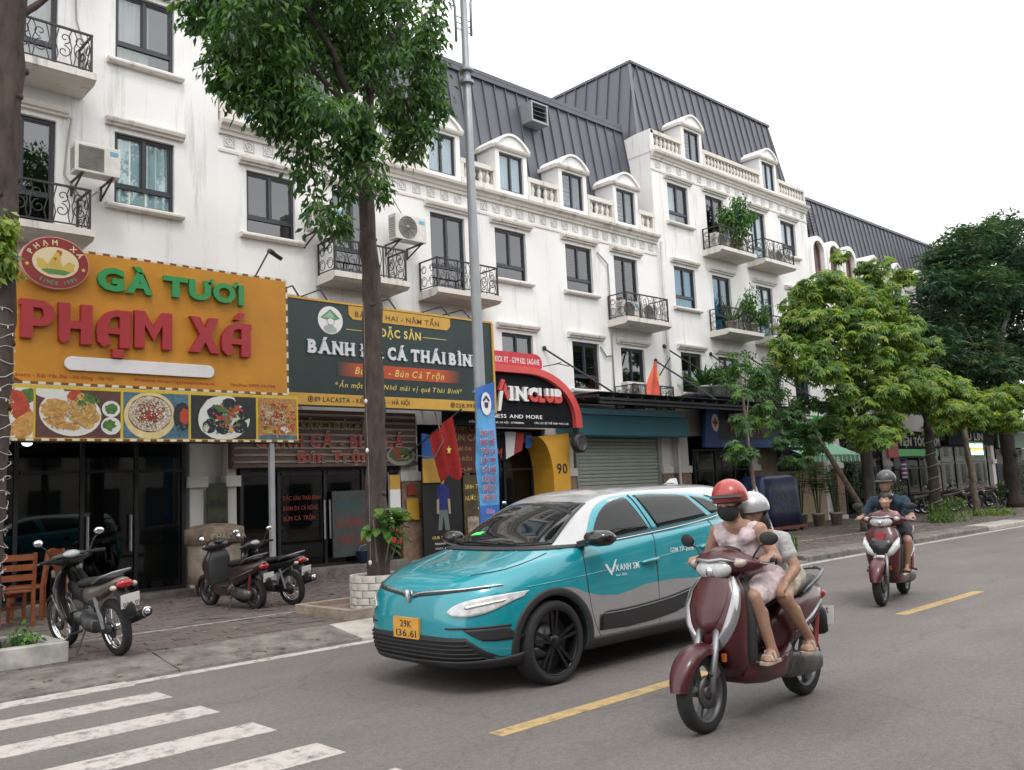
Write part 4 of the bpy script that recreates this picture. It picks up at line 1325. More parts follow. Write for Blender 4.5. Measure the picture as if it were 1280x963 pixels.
# flood lamp on an arm above the sign
fl=thing('flood_lamp','small black flood lamp on a thin arm above the orange sign','lamp',(7.34,14.0,5.4),world=True)
b=MB();b.tube([(7.3,13.95,5.3),(7.34,14.1,5.5),(7.68,14.2,6.06)],.016,6);b.build('arm',BLACKM,fl)
b=MB();b.obox((7.8,14.2,6.02),(.26,.2,.07),(R(25),R(25),0));b.obox((7.74,14.2,6.06),(.1,.1,.08),(R(25),R(25),0));b.build('head',BLACKM,fl,bevel=.01)
# ------------------------------------------------ the dark green sign
Y1=14.25
gs=thing('shop_sign','dark green sign with white slab-serif letters and a gold border','sign',(10.5,Y1,3.3),world=True)
MB().box(8.05,13.03,Y1,Y1+.1,3.31,5.28).build('board',COLR['dkgreen'],gs)
b=MB();b.box(8.02,13.06,Y1-.02,Y1+.12,5.28,5.32);b.box(8.02,8.05,Y1-.02,Y1+.12,3.31,5.28);b.box(13.03,13.08,Y1-.03,Y1+.14,3.31,5.28);b.box(8.05,13.03,Y1-.008,Y1-.001,3.33,3.545);b.build('gold_border',COLR['gold'],gs)
b=MB();b.prism([(9.36,5.27),(9.36,5.1),(9.45,5.01),(11.78,5.01),(11.87,5.1),(11.87,5.27)],Y1-.012,Y1-.001,plane='XZ');b.build('name_plate',COLR['gold'],gs)
lettering('lettering','BÀ CHỊ HAI - NĂM TẤN',gs,mat('print_brown',(.14,.06,.015),.6,var=0),9.5,11.57,5.07,.105,Y1-.012,.004,bold=.02)
lettering('lettering','ĐẶC SẢN',gs,COLR['goldtext'],10.09,11.09,4.74,.16,Y1,.004,bold=.03)
b=MB();b.box(9.3,9.98,Y1-.003,Y1-.001,4.8,4.812);b.box(11.14,11.76,Y1-.003,Y1-.001,4.8,4.812);b.build('ornament_line',COLR['goldtext'],gs)
SLAB=mat('letter_silver',(.6,.62,.66),.4,var=.03)
def slab_word(t,x0,x1,zb,h):
 """Slab-serif capitals: each letter an object, with serif bars at the stem ends."""
 gap=.16;bold=.045
 w=text_width(t,bold,0.,gap);sx=(x1-x0)/w
 x=0.
 ST={'B':'L','H':'LR','N':'LR','Đ':'L','I':'C','Ì':'C','T':'t','A':'LR','Á':'LR'}
 for ch in t:
  a=glyph(ch,bold,0.)[2]
  xa,xb=x0+x*sx,x0+(x+a)*sx
  o=lettering('letter',ch,gs,SLAB,xa,xb,zb,h,Y1-.003,.03,bold=bold)
  s_=ST.get(ch,'')
  b=MB();q=.032;hh=h*.11;wd=.045
  def ser(cx,z):b.box(cx-wd,cx+wd,Y1-.036,Y1-.004,z,z+hh)
  if 'L' in s_:ser(xa+.028,zb-.004)
  if 'R' in s_:ser(xb-.028,zb-.004)
  if s_ in('L','LR')and ch not in 'AÁ':ser(xa+.028,zb+h-hh+.004)
  if s_=='LR' and ch not in 'AÁ':ser(xb-.028,zb+h-hh+.004)
  if s_=='C':ser((xa+xb)/2,zb-.004);ser((xa+xb)/2,zb+h-hh+.004)
  if s_=='t':
   ser((xa+xb)/2,zb-.004);b.box(xa-.004,xa+.03,Y1-.036,Y1-.004,zb+h*.7,zb+h*.86);b.box(xb-.03,xb+.004,Y1-.036,Y1-.004,zb+h*.7,zb+h*.86)
  if b.v:stuff(b.build('serif',SLAB,o,fix=False))
  x+=a+gap
slab_word('BÁNH',8.46,9.46,4.3,.24);slab_word('ĐA',9.62,10.12,4.3,.24);slab_word('CÁ',10.24,10.69,4.29,.24);slab_word('THÁI',10.81,11.68,4.29,.24);slab_word('BÌNH',11.8,12.66,4.29,.24)
mb=MB();mb.prism([(9.08,3.9),(12.1,3.9),(12.1,4.16),(9.08,4.16)],Y1-.005,Y1-.001,plane='XZ')
def band_mat():
 m=mat('red_band',(.36,.04,.015),.5,var=0)
 t=m.node_tree;tcn=t.nodes.new('ShaderNodeTexCoord');sp=t.nodes.new('ShaderNodeSeparateXYZ');r_=t.nodes.new('ShaderNodeValToRGB')
 r_.color_ramp.elements[0].position=0;r_.color_ramp.elements[0].color=(.008,.026,.024,1)
 r_.color_ramp.elements[1].position=1;r_.color_ramp.elements[1].color=(.008,.026,.024,1)
 for p in(.16,.84):
  e=r_.color_ramp.elements.new(p);e.color=(.42,.06,.015,1)
 t.links.new(tcn.outputs['Generated'],sp.inputs[0]);t.links.new(sp.outputs[0],r_.inputs[0]);t.links.new(r_.outputs[0],t.nodes['Principled BSDF'].inputs['Base Color'])
 return m
mb.build('red_band',band_mat(),gs)
lettering('lettering','Bún Cá - Bún Cá Trộn',gs,COLR['goldtext'],9.47,11.66,3.955,.14,Y1-.006,.003,bold=.012,shear=.28)
lettering('lettering','*Ăn một lần - Nhớ mãi vị quê Thái Bình*',gs,COLR['goldtext'],9.03,12.13,3.685,.1,Y1,.004,bold=.004,shear=.28)
lettering('lettering','89 LACASTA - KIẾN HƯNG - HÀ NỘI',gs,COLR['ink'],8.58,10.74,3.395,.092,Y1-.009,.003,bold=.012)
lettering('lettering','058.999.6589',gs,COLR['ink'],11.94,12.85,3.39,.092,Y1-.009,.003,bold=.012)
b=MB()
for cx in(8.5,11.86):
 pts=[(cx+.05*math.cos(a),Y1-.012,3.44+.05*math.sin(a))for a in[2*PI*j/12 for j in range(12)]]
 b.tube(pts,.008,4,closed=True);b.box(cx-.02,cx+.02,Y1-.014,Y1-.009,3.42,3.46)
b.build('icon',COLR['ink'],gs,fix=False)
# round logo: figure in a conical hat
b=MB();yy=Y1-.004
b.mi(0);disc(b,8.96,4.945,.27,.265,yy,30)
b.mi(1);b.poly([(8.74,yy-.002,4.98),(8.96,yy-.002,5.16),(9.17,yy-.002,4.99),(9.05,yy-.002,4.95),(8.86,yy-.002,4.95)]);b.mi(2);b.poly([(8.8,yy-.003,4.985),(8.96,yy-.003,5.12),(9.06,yy-.003,4.99)])
b.mi(0);disc(b,8.96,4.92,.07,.06,yy-.004,14);b.mi(3);b.tube([(8.88,yy-.004,4.94),(8.92,yy-.004,4.86),(9.0,yy-.004,4.86),(9.05,yy-.004,4.94)],.006,4);disc(b,8.93,4.78,.12,.08,yy-.003,16,.12);b.mi(2);disc(b,9.02,4.76,.07,.05,yy-.005,12,.2)
b.build('logo',[COLR['white'],mat('logo_green',(.08,.26,.1),.5),mat('logo_sage',(.3,.42,.33),.5),mat('logo_line',(.35,.37,.36),.5)],gs,fix=False)
b=MB()
for x in(8.4,9.0,10.6,12.0,12.6):
 b.bar((x,Y1+.1,5.1),(x,F,5.1),.04);b.bar((x,Y1+.08,5.28),(x,Y1+.4,5.62),.025);b.bar((x,Y1+.4,5.62),(x,F,5.62),.02);b.bar((x,Y1+.1,3.5),(x,F,3.5),.04)
b.build('support_frame',BLACKM,gs)
# ------------------------------------------------ gym sign: black arch with a red band
Y2=14.6
gy=thing('gym_sign','black arched gym sign edged by a thick red band','sign',(14.7,Y2,3.05),world=True)
def arch(x0,x1,z0,zc,ztop,r,n=10):
 """Right half of an arched board: straight top, big rounded right shoulder."""
 return[(x0,z0),(x1,z0)]+[(x1-r[0]+r[0]*math.cos(a),ztop-r[1]+r[1]*math.sin(a))for a in[PI/2*j/n for j in range(n+1)]]+[(x0,ztop)]
b=MB();b.prism(arch(12.0,15.9,3.06,0,4.28,(1.55,1.05)),Y2,Y2+.2,plane='XZ');b.build('board',COLR['black'],gy)
oa=arch(12.0,16.12,3.06,0,4.44,(1.75,1.25));ia=arch(12.0,15.9,3.06,0,4.28,(1.55,1.05))
b=MB()
for i in range(1,len(oa)-1):
 q=[ia[i],oa[i],oa[i+1],ia[i+1]]
 b.prism(q,Y2-.12,Y2+.22,plane='XZ')
b.build('red_band',COLR['coral'],gy)
b=MB();b.prism([(12.2,4.45),(14.97,4.45),(14.97,4.62),(14.92,4.72),(14.8,4.78),(12.2,4.78)],Y2+.03,Y2+.12,plane='XZ');b.build('top_panel',COLR['coral']if False else mat('panel_red',(.5,.03,.05),.5),gy)
lettering('lettering','TOP GYM - KICK FIT - GYM KID. SAGANE',gy,COLR['white'],12.9,14.88,4.53,.13,Y2+.028,.003,bold=.02)
LW=mat('letter_white',(.74,.74,.74),.45,var=.03);LR=mat('letter_coral',(.55,.07,.06),.45,var=.03)
lettering('letter','I',gy,LW,13.8,13.9,3.66,.3,Y2,.07,bold=.05);lettering('letter','N',gy,LW,13.98,14.33,3.66,.3,Y2,.07,bold=.05)
b=MB()
for xa in(13.76,13.94,14.24):
 for z in(3.645,3.94):MB().box(xa,xa+.14,Y2-.072,Y2-.002,z,z+.032).build('serif',LW,gy)
def half_letters(t,xs,zb,h,split):
 """Letters whose top half is white and bottom half red."""
 for ch,(xa,xb)in zip(t,xs):
  v,f,w=glyph(ch,.07,0.)
  zmin,zmax=min(p[1]for p in v),max(p[1]for p in v)
  me=MB();bmx=bmesh.new()
  vs_=[bmx.verts.new((xa+p[0]/w*(xb-xa),0,zb+(p[1]-zmin)/(zmax-zmin)*h))for p in v]
  for q in f:
   try:bmx.faces.new([vs_[i]for i in q])
   except ValueError:pass
  for part,keep in(('letter',1),('letter',-1)):
   bc=bmx.copy()
   bmesh.ops.bisect_plane(bc,geom=bc.verts[:]+bc.edges[:]+bc.faces[:],plane_co=(0,0,split),plane_no=(0,0,1),clear_inner=keep>0,clear_outer=keep<0)
   r_=bmesh.ops.extrude_face_region(bc,geom=bc.faces[:])
   bmesh.ops.translate(bc,verts=[e for e in r_['geom']if isinstance(e,bmesh.types.BMVert)],vec=(0,-.08,0))
   bmesh.ops.translate(bc,verts=bc.verts[:],vec=(0,Y2-.003,0))
   w0=gy['_world']
   bmesh.ops.translate(bc,verts=bc.verts[:],vec=(-w0[0],-w0[1],-w0[2]))
   m_=bpy.data.meshes.new('letter');bc.to_mesh(m_);bc.free()
   m_.materials.append(LW if keep>0 else LR)
   o=bpy.data.objects.new('letter',m_);COL.objects.link(o);o.parent=gy
  bmx.free()
half_letters('CLUB',[(14.4,14.68),(14.72,14.9),(14.95,15.2),(15.24,15.5)],3.63,.34,3.79)
b=MB();b.prism([(13.42,3.4),(13.5,3.4),(13.6,3.85),(13.5,3.85)],Y2-.06,Y2-.002,plane='XZ');b.build('letter',LW,gy)
b=MB();b.prism([(13.45,3.86),(13.54,3.86),(13.66,4.1),(13.56,4.12)],Y2-.07,Y2-.002,plane='XZ');b.prism([(13.6,3.86),(13.7,3.66),(13.76,3.7),(13.68,4.04)],Y2-.07,Y2-.002,plane='XZ');b.build('letter',LR,gy)
lettering('lettering','FITNESS AND MORE',gy,LW,13.0,14.86,3.25,.085,Y2,.004,bold=.015)
lettering('lettering','KIẾN HƯNG - HÀ ĐÔNG, HÀ NỘI - 0778888886',gy,LW,12.6,14.25,3.125,.04,Y2,.004,bold=.01)
lettering('lettering','CÂU LẠC BỘ THỂ HÌNH WIN CLUB',gy,LW,14.59,15.74,3.13,.045,Y2,.004,bold=.01)
b=MB();b.tube([(14.98,14.6,4.5),(15.3,14.4,4.56),(15.55,14.3,4.5)],.012,5);b.tube([(15.2,14.45,4.54),(15.5,14.5,4.62)],.012,5);b.build('lamp_bracket',BLACKM,gy)
# yellow half arch with the house number, gym entrance
ga=thing('entrance_arch','yellow curved entrance pier with house number 90','arch',(15.5,14.9,SW),world=True)
pts=[(15.3,SW),(15.86,SW),(15.9,2.95),(14.85,2.85)]+[(15.3-.5*(1-math.sin(a)),1.9+.95*math.cos(a))for a in[PI/2*j/7 for j in range(1,8)]]
b=MB();b.prism(pts,14.75,15.42,plane='XZ');b.build('pier',COLR['yellow'],ga)
lettering('number','90',ga,COLR['ink'],15.42,15.78,1.98,.24,14.747,.003,bold=.02)
gd=shopfront('gym_door','dark glass gym entrance door right of the lamp post',13.36,15.3,.2,3.02,[14.35],2.1,y=15.42)
for xa,xb,t in((13.5,14.25,'poster'),(14.5,15.1,'poster')):
 b=MB();b.box(xa,xb,15.45+.03,15.47+.03,.7,1.9);b.build('poster',mat('gym_poster',(.05,.09,.09),.5,var=.7,scale=5),gd)
b=MB();b.box(13.4,14.2,15.1,15.14,2.3,2.9);bl=tag(b.build('gym_banner',COLR['black']),'small black banner with red script inside the gym entrance','banner')
lettering('lettering','NESS',bl,COLR['goldtext'],13.45,13.8,2.72,.12,15.098,.003);lettering('lettering','GYM',bl,COLR['red'],13.42,14.0,2.38,.22,15.098,.003,bold=.03,shear=.2)
b=MB();b.mi(0);b.prism([(14.1,2.35),(14.35,2.45),(14.45,2.98),(14.12,2.98)],15.08,15.11,plane='XZ');b.mi(1);b.prism([(14.36,2.46),(14.6,2.55),(14.7,2.95),(14.47,2.97)],15.06,15.09,plane='XZ');b.mi(2);b.prism([(14.72,2.6),(14.9,2.62),(14.95,2.9),(14.75,2.92)],15.05,15.08,plane='XZ')
tag(b.build('hanging_pennants',[COLR['white'],COLR['red'],COLR['blue']]),'white, red and blue pennants hanging in the gym entrance','pennant')
rb=thing('round_lamp','black round disc lamp hung beside the gym sign','lamp',(16.02,14.55,2.5),world=True)
b=MB();b.mi(0,True).lathe([(0,-.1),(.2,-.1),(.235,-.07),(.235,.05),(.2,.08),(0,.08)],24,(15.92,14.45,2.68),axis='Y');b.build('housing',BLACKM,rb)
b=MB();b.mi(0,True).lathe([(.0,-.104),(.17,-.104),(.18,-.112),(.19,-.104)],24,(15.92,14.45,2.68),axis='Y');b.build('lens',mat('lamp_lens_grey',(.05,.05,.055),.2),rb);b=MB();b.box(15.89,15.95,14.45,14.6,2.88,3.05);b.build('bracket',BLACKM,rb)
# posters, menu board and flag between the two shops
ps=thing('poster','tall black poster of a man in a blue shirt','poster',(12.0,14.9,SW),world=True)
MB().box(11.5,12.56,14.9,14.93,.14,2.1).build('sheet',mat('poster_black',(.006,.007,.008),.6,var=.3,scale=3),ps)
b=MB();yy=14.897
b.mi(0);disc(b,12.03,1.9,.06,.085,yy,14);b.poly([(11.87,yy,1.56),(11.94,yy,1.58),(11.92,yy,1.2),(11.86,yy,1.2)]);b.poly([(12.16,yy,1.56),(12.23,yy,1.5),(12.24,yy,1.18),(12.18,yy,1.2)])
b.mi(1);b.poly([(11.88,yy-.001,1.74),(11.98,yy-.001,1.82),(12.09,yy-.001,1.82),(12.22,yy-.001,1.72),(12.21,yy-.001,1.5),(12.15,yy-.001,1.52),(12.15,yy-.001,1.28),(11.93,yy-.001,1.28),(11.93,yy-.001,1.52),(11.86,yy-.001,1.5)])
b.mi(2);b.poly([(11.93,yy-.001,1.28),(12.15,yy-.001,1.28),(12.2,yy-.001,.85),(12.08,yy-.001,.85),(12.03,yy-.001,1.15),(11.98,yy-.001,.86),(11.88,yy-.001,.86)])
b.build('printed_figure',[mat('print_skin',(.36,.3,.22),.6),mat('print_shirt',(.01,.02,.16),.6),mat('print_trousers',(.12,.16,.15),.6)],ps,fix=False)
lettering('lettering','OUR SERVICES',ps,COLR['goldtext'],11.72,12.35,.68,.06,14.9,.003,bold=.01)
for k,t in enumerate(('PERSONAL TRAINING','YOGA & FITNESS','DANCE - KICKFIT')):
 lettering('lettering',t,ps,COLR['white'],11.78,12.38,.56-.1*k,.042,14.9,.003)
b=MB();b.mi(0);b.box(11.5,12.02,14.86,14.885,1.86,2.36);b.mi(1);b.prism([(11.5,2.36),(11.9,2.36),(11.8,2.85),(11.5,2.9)],14.86,14.885,plane='XZ')
tag(b.build('yellow_notice',[COLR['gold'],COLR['blue']]),'yellow and blue notice above the black poster','notice')
mn=thing('menu_board','dark red hanging menu board left of blue banner','menu board',(12.8,15.0,2.05),world=True)
MB().box(12.3,13.3,15.0,15.03,2.05,3.2).build('panel',mat('menu_red',(.09,.011,.009),.6,var=.3,scale=2),mn)
for k,(t,h)in enumerate((('CANH CÁ',.13),('BÚN CÁ',.14),('BÁNH ĐA',.09),('BÚN RIÊU',.09),('SETUP',.06))):
 lettering('lettering',t,mn,mat('menu_olive',(.26,.22,.06),.6),12.38,12.38+(.8 if k<2 else .6),2.98-.22*k,h,15.0,.003,bold=.015)
b=MB();b.box(12.7,13.28,15.0,15.03,.25,2.0);mp_=tag(b.build('menu_poster',mat('menu_dark',(.06,.045,.02),.5,var=.5,scale=4)),'dim dish poster below the red menu board','poster')
lettering('lettering','SINH TỐ',mp_,COLR['goldtext'],12.75,13.2,1.7,.1,14.998,.003);lettering('lettering','NƯỚC ÉP',mp_,COLR['goldtext'],12.75,13.2,1.45,.1,14.998,.003)
b=MB();b.box(12.78,13.24,14.99,14.997,.3,1.1);b.build('picture',mat('dish_print',(.3,.24,.2),.5,var=.6,scale=8),mp_)
def flag(name,label,pole_a,pole_b,pts,star,sc,col=None):
 o=thing(name,label,'flag',pole_a,world=True)
 b=MB();b.tube([pole_a,pole_b],.018,6);b.build('pole',BLACKM,o)
 b=MB();b.mi(0,True)
 n=len(pts[0])
 for r0,r1 in zip(pts[:-1],pts[1:]):
  for i in range(n-1):
   b.poly([r0[i],r0[i+1],r1[i+1],r1[i]])
 b.build('cloth',col or mat('flag_shaded_red',(.27,.01,.009),.8,var=.25,scale=6),o,smooth=True)  # default cloth red is darkened for the shade under the sign
 b=MB()
 cx,cy_,cz=star
 b.poly([(cx+sc*(1 if k%2==0 else .4)*math.sin(k*PI/5)*.7,cy_,cz+sc*(1 if k%2==0 else .4)*math.cos(k*PI/5))for k in range(10)])
 b.build('star',COLR['goldtext'],o,fix=False)
flag('flag','red flag with yellow star hanging on a pole over the black poster',(11.1,15.2,2.3),(11.98,14.1,3.35),
[[(11.42+.34*u+(.2-.04*u)*v,14.5-.3*u-.12*v+.05*math.sin(11*u+2*v),2.78+.42*u-(.95+.2*u)*v*(1-.1*math.sin(6*u)))for u in[i/12 for i in range(13)]]for v in[j/8 for j in range(9)]],(11.68,14.2,2.5),.1)
# ------------------------------------------------ roller shutter shop with steel canopy
rs=thing('roller_shutter','sage green roller shutter behind the car roof','shutter',(18.5,15.35,SW),world=True)
for k in range(29):
 inst('shutter_slat',shared('rsl',lambda:MB().prism([(0,0),(-.02,.02),(-.022,.06),(0,.09)],0,3.44,plane='YZ').mesh('shutter_slat',COLR['sage'])),rs,(16.755,15.4,SW+.02+.095*k))
for x in(16.72,20.14):MB().box(x,x+.08,15.3,15.5,SW,2.9).build('guide_rail',STEEL,rs)
bb=thing('fascia_beam','long teal box fascia above the green roller shutter','fascia',(18.8,15.0,2.9),world=True)
MB().box(16.2,20.85,14.75,15.46,2.9,3.42).build('box',COLR['teal'],bb,bevel=.02)
MB().box(16.2,20.6,14.72,15.46,3.43,3.58).build('trim',mat('beam_light_teal',(.1,.26,.33),.5,var=.1),bb,bevel=.01)
cn=thing('steel_canopy','open black steel canopy frame hung on rods over shutter','canopy',(20,14.5,3.6),world=True)
b=MB()
xa,xb,ya,yb=16.1,24.9,13.9,15.45
for y_ in(ya,ya+.5,ya+1.0,yb-.05):b.bar((xa,y_,3.72+.06*(y_-ya)),(xb,y_,3.72+.06*(y_-ya)),.06)
k=xa
while k<=xb+.01:
 b.bar((k,ya,3.78),(k,yb,3.86),.04,.07);k+=.55
b.bar((xa,ya,3.62),(xb,ya,3.62),.05)
k=xa
while k<xb-.3:
 b.bar((k,ya,3.62),(k+.275,ya,3.74),.02);b.bar((k+.275,ya,3.74),(k+.55,ya,3.62),.02);k+=.55
b.build('frame',BLACKM,cn)
MB().box(xa,xb,ya,yb,3.87,3.885).build('roof_sheet',mat('smoked_polycarbonate',(.03,.04,.055),.25),cn)
for x0,z0,x1 in((15.95,5.15,16.5),(20.5,5.15,20.9),(20.95,5.6,22.6),(23.3,5.55,24.3)):
 b=MB();b.tube([(x0,F,z0),(x1+.4,ya+.1,3.84)],.024,6);b.ell((x0,F-.03,z0),(.06,.05,.06),8,6);b.build('stay_rod',BLACKM,cn)
b=MB();b.tube([(25.1,F,5.72),(26.9,14.0,4.1)],.024,6);b.ell((25.1,F-.03,5.72),(.06,.05,.06),8,6)
tag(b.build('stay_rod',BLACKM),'black stay rod in front of the balcony door above pink flowers','rod')
flag('flag','red flag in sunlit tone with yellow star above the steel canopy',(19.05,14.9,3.8),(19.6,14.3,5.0),
[[(19.2+(-.48+.66*u)*v**.8+.03*math.sin(7*v+9*u),14.5+.07*v*math.sin(12*u+3*v),4.98-1.02*v-.06*v*math.sin(3.1*u))for u in[i/12 for i in range(13)]]for v in[(j+.6)/8.6 for j in range(9)]],(19.1,14.36,4.45),.13,mat('flag_sunlit_red',(.6,.1,.06),.75,var=.15,scale=5))  # lighter orange-red: sunlight on the cloth is put into its colour
# ------------------------------------------------ shop with the blue sign, awnings and far shops
bs=thing('blue_shop_sign','blue framed black sign with a round red and white badge','sign',(24,14.9,2.6),world=True)
MB().box(21.9,26.3,15.0,15.1,2.85,3.72).build('board',mat('sign_navy',(.01,.012,.03),.4),bs)
b=MB();b.prism([(21.8,2.62),(26.35,2.62),(26.35,2.86),(22.5,2.86),(22.65,3.74),(22.0,3.74)],14.9,15.0,plane='XZ');b.build('frame',mat('sign_cobalt',(.015,.06,.2),.45),bs)
b=MB();b.mi(0);disc(b,22.4,3.35,.18,.26,14.897,20);b.mi(1);b.box(22.36,22.44,14.89,14.895,3.22,3.48);b.box(22.27,22.36,14.89,14.895,3.3,3.4);b.box(22.44,22.53,14.89,14.895,3.3,3.4);b.build('badge',[COLR['white'],COLR['red']],bs,fix=False)
b=MB()
for k in range(9):b.box(23.3+.22*k,23.42+.22*k,14.985,14.998,3.05,3.4)
b.build('lettering',mat('dim_red_letters',(.16,.02,.03),.5),bs)
shopfront('glass_shopfront','dark glass shopfront under the blue sign',21.8,24.7,.2,2.6,[22.9,23.9],1.95)
MB_=MB();MB_.box(25.4,29.7,15.4,15.45,SW,3.0);tag(MB_.build('beige_wall_panel',mat('beige_panel',(.4,.33,.22),.7,var=.15)),'beige wall panel behind the potted palms','wall panel')
b=MB();b.box(25.35,26.7,14.55,14.7,1.85,2.62);tag(b.build('black_display',COLR['black'],bevel=.01),'black display box hung beside the green awning','display')
aw=thing('green_awning','green and white striped awning with scalloped edge','awning',(28,14.9,2.2),world=True)
n=26;xa,xb=26.0,30.0
b=MB()
for i in range(n):
 u0,u1=xa+(xb-xa)*i/n,xa+(xb-xa)*(i+1)/n
 b.mi(i%2);b.poly([(u0,14.2,2.35),(u1,14.2,2.35),(u1,15.3,2.85),(u0,15.3,2.85)])
 b.poly([(u0,14.2,2.35),(u1,14.2,2.35),(u1-.02,14.19,2.14),((u0+u1)/2,14.18,2.09),(u0+.02,14.19,2.14)])
b.build('canvas',[COLR['vgreen'],mat('awning_white',(.34,.5,.42),.6)],aw)
b=MB();b.bar((xa,14.2,2.33),(xb,14.2,2.33),.03)
for x in(xa+.05,xb-.05):b.bar((x,14.2,2.33),(x,15.45,2.6),.03)
b.build('frame',STEEL,aw)
gsn=thing('green_shop_sign','bright green sign panel above the striped awning','sign',(30,15.2,2.95),world=True)
MB().box(27.4,30.2,15.15,15.25,2.95,3.75).build('panel',COLR['ltgreen'],gsn)
lettering('lettering','0982.456.318',gsn,COLR['white'],29.0,30.0,3.05,.12,15.15,.003,bold=.01)
shopfront('glass_shopfront','dark shop window between striped awning and barber',31.0,34.2,.2,2.9,[32.6],2.2)
br=thing('barber_sign','black board with white barber lettering over a green strip','sign',(37,15.0,2.4),world=True)
MB().box(34.9,39.4,15.05,15.15,2.62,3.3).build('board',COLR['black'],br)
lettering('lettering','VIỆN TÓC NAM',br,mat('letters_grey',(.42,.42,.4),.5),35.2,39.2,2.72,.34,15.05,.02,bold=.03)
MB().box(35.0,38.9,15.0,15.12,2.3,2.58).build('green_strip',COLR['ltgreen'],br)
b=MB();b.mi(0);b.box(34.1,35.0,15.0,15.06,2.25,2.95);tag(b.build('red_panel',COLR['red']),'small red panel left of the barber board','panel')
bp=thing('barber_pole','small red, white and blue barber pole','barber pole',(35.0,14.8,1.4),world=True)
b=MB();b.mi(0,True)
for k in range(12):
 b.mi(k%3,True);b.lathe([(.1,1.45+.055*k),(.1,1.45+.055*(k+1))],12,(35.0,14.85,0))
b.build('cylinder',[COLR['white'],COLR['red'],COLR['blue']],bp);b=MB();b.lathe([(0,1.36),(.13,1.38),(.13,1.45),(0,1.45)],12,(35.0,14.85,0));b.lathe([(0,2.11),(.13,2.11),(.13,2.18),(0,2.24)],12,(35.0,14.85,0));b.box(34.97,35.03,14.9,15.4,1.75,1.8);b.build('cap',BLACKM,bp)
shopfront('glass_shopfront','barber shop window with green door frame',35.2,38.8,.2,2.3,[36.4,37.6],1.8,glass=SHOPGLASS)
gu=thing('shop_sign','black sign with grey letters above parked motorbikes, right','sign',(42.5,14.9,2.8),world=True)
MB().box(40.0,45.4,14.95,15.08,2.75,3.55).build('board',COLR['black'],gu)
lettering('lettering','GÙ LIN',gu,mat('letters_grey'),41.6,44.0,2.98,.34,14.95,.02,bold=.02)
shopfront('glass_shopfront','pale curtained shop window behind parked motorbikes',39.8,45.5,.2,2.75,[41.5,43.2],2.0,glass=glass_mat('shop_glass_pale',(.55,.62,.6),.05))
b=MB()
for i in range(24):
 x0,x1=39.95+.13*i,39.95+.13*(i+1)
 b.poly([(x0,15.62+.03*(i%2),.2),(x1,15.62+.03*((i+1)%2),.2),(x1,15.62+.03*((i+1)%2),2.7),(x0,15.62+.03*(i%2),2.7)])
tag(b.build('window_curtain',mat('curtain_sage',(.3,.36,.32),.9),fix=False),'pale green curtain inside the far shop window','curtain')
ld=thing('led_sign','bright lit green and white sign board near the right edge','sign',(40.2,14.0,2.2),world=True)
MB().box(39.3,41.15,13.98,14.1,2.2,2.82).build('case',COLR['vgreen'],ld,bevel=.01)
LEDW=mat('led_white',(.8,.9,.7),.4,var=.5,scale=9,emit=(.8,1.,.75),est=1.3)
for x0,x1,z0,z1 in((39.42,40.1,2.56,2.74),(40.2,41.05,2.56,2.74),(39.42,40.0,2.27,2.45),(40.1,41.05,2.27,2.45)):
 MB().box(x0,x1,13.97,13.985,z0,z1).build('lit_panel',LEDW,ld)
MB().box(39.42,41.05,13.97,13.985,2.48,2.53).build('lit_strip',mat('led_amber',(.8,.5,.1),.4,emit=(1,.6,.1),est=1.2),ld)
b=MB();b.bar((41.1,14.05,2.75),(41.1,15.3,2.75),.05);b.build('bracket',BLACKM,ld)
shopfront('glass_shopfront','green panelled shopfront at the right edge',46.6,51,.2,2.6,[48],1.9)
b=MB();b.box(46.5,51,15.1,15.2,2.65,3.4);tag(b.build('green_fascia',mat('fascia_green',(.03,.14,.06),.5)),'dark green fascia at the right edge','fascia')
c2=thing('steel_canopy','flat dark canopy above the black sign at the right','canopy',(44,14.2,3.7),world=True)
b=MB();b.box(39.6,52,13.8,15.45,3.72,3.8)
for k in range(22):b.bar((39.7+.56*k,13.82,3.6),(39.7+.56*k,13.82,3.72),.04)
b.box(39.6,52,13.79,13.85,3.54,3.6);b.build('frame',BLACKM,c2)
# dim room lamp in the left shop (lit in the photo)
rl_=thing('ceiling_lamp','small lit white lamp behind the left shop glass','lamp',(4.55,17.2,2.85),world=True)
b=MB();b.ell((4.6,17.2,2.83),(.09,.09,.06),12,8);b.build('bulb',mat('lamp_bulb',(.9,.9,.9),.4,var=0,emit=(.9,.96,1),est=14),rl_,smooth=True)
b=MB();b.lathe([(0,2.89),(.11,2.89),(.11,2.92),(0,3.34)],12,(4.6,17.2,0));b.build('fitting',COLR['white'],rl_)
# ================================================================== THE TAXI
from mathutils.bvhtree import BVHTree
TEAL=mat('car_paint_teal',(.004,.26,.32),.28,var=.03,coat=1.0,metal=.15)
SILV=mat('car_paint_silver',(.42,.42,.43),.3,metal=.6,var=.04,coat=.8)
CBLK=mat('car_black_plastic',(.018,.018,.02),.55,var=.15)
CGLS=mat('car_glass',(.005,.006,.007),.03,var=0,spec=.45)
CHROME=mat('chrome',(.7,.7,.72),.12,metal=1.,var=0)
TYRE=mat('tyre_rubber',(.016,.016,.017),.85,var=.25,scale=20)
DARKALLOY=mat('dark_alloy',(.012,.012,.014),.35,metal=.4,var=.1)
LAMPG=mat('lamp_lens',(.55,.57,.58),.1,var=.25,scale=18,coat=.6)
def interp(tab,x):
 if x<=tab[0][0]:return tab[0][1]
 for(a,b),(c,d)in zip(tab[:-1],tab[1:]):
  if x<=c:return b+(d-b)*(x-a)/(c-a)
 return tab[-1][1]
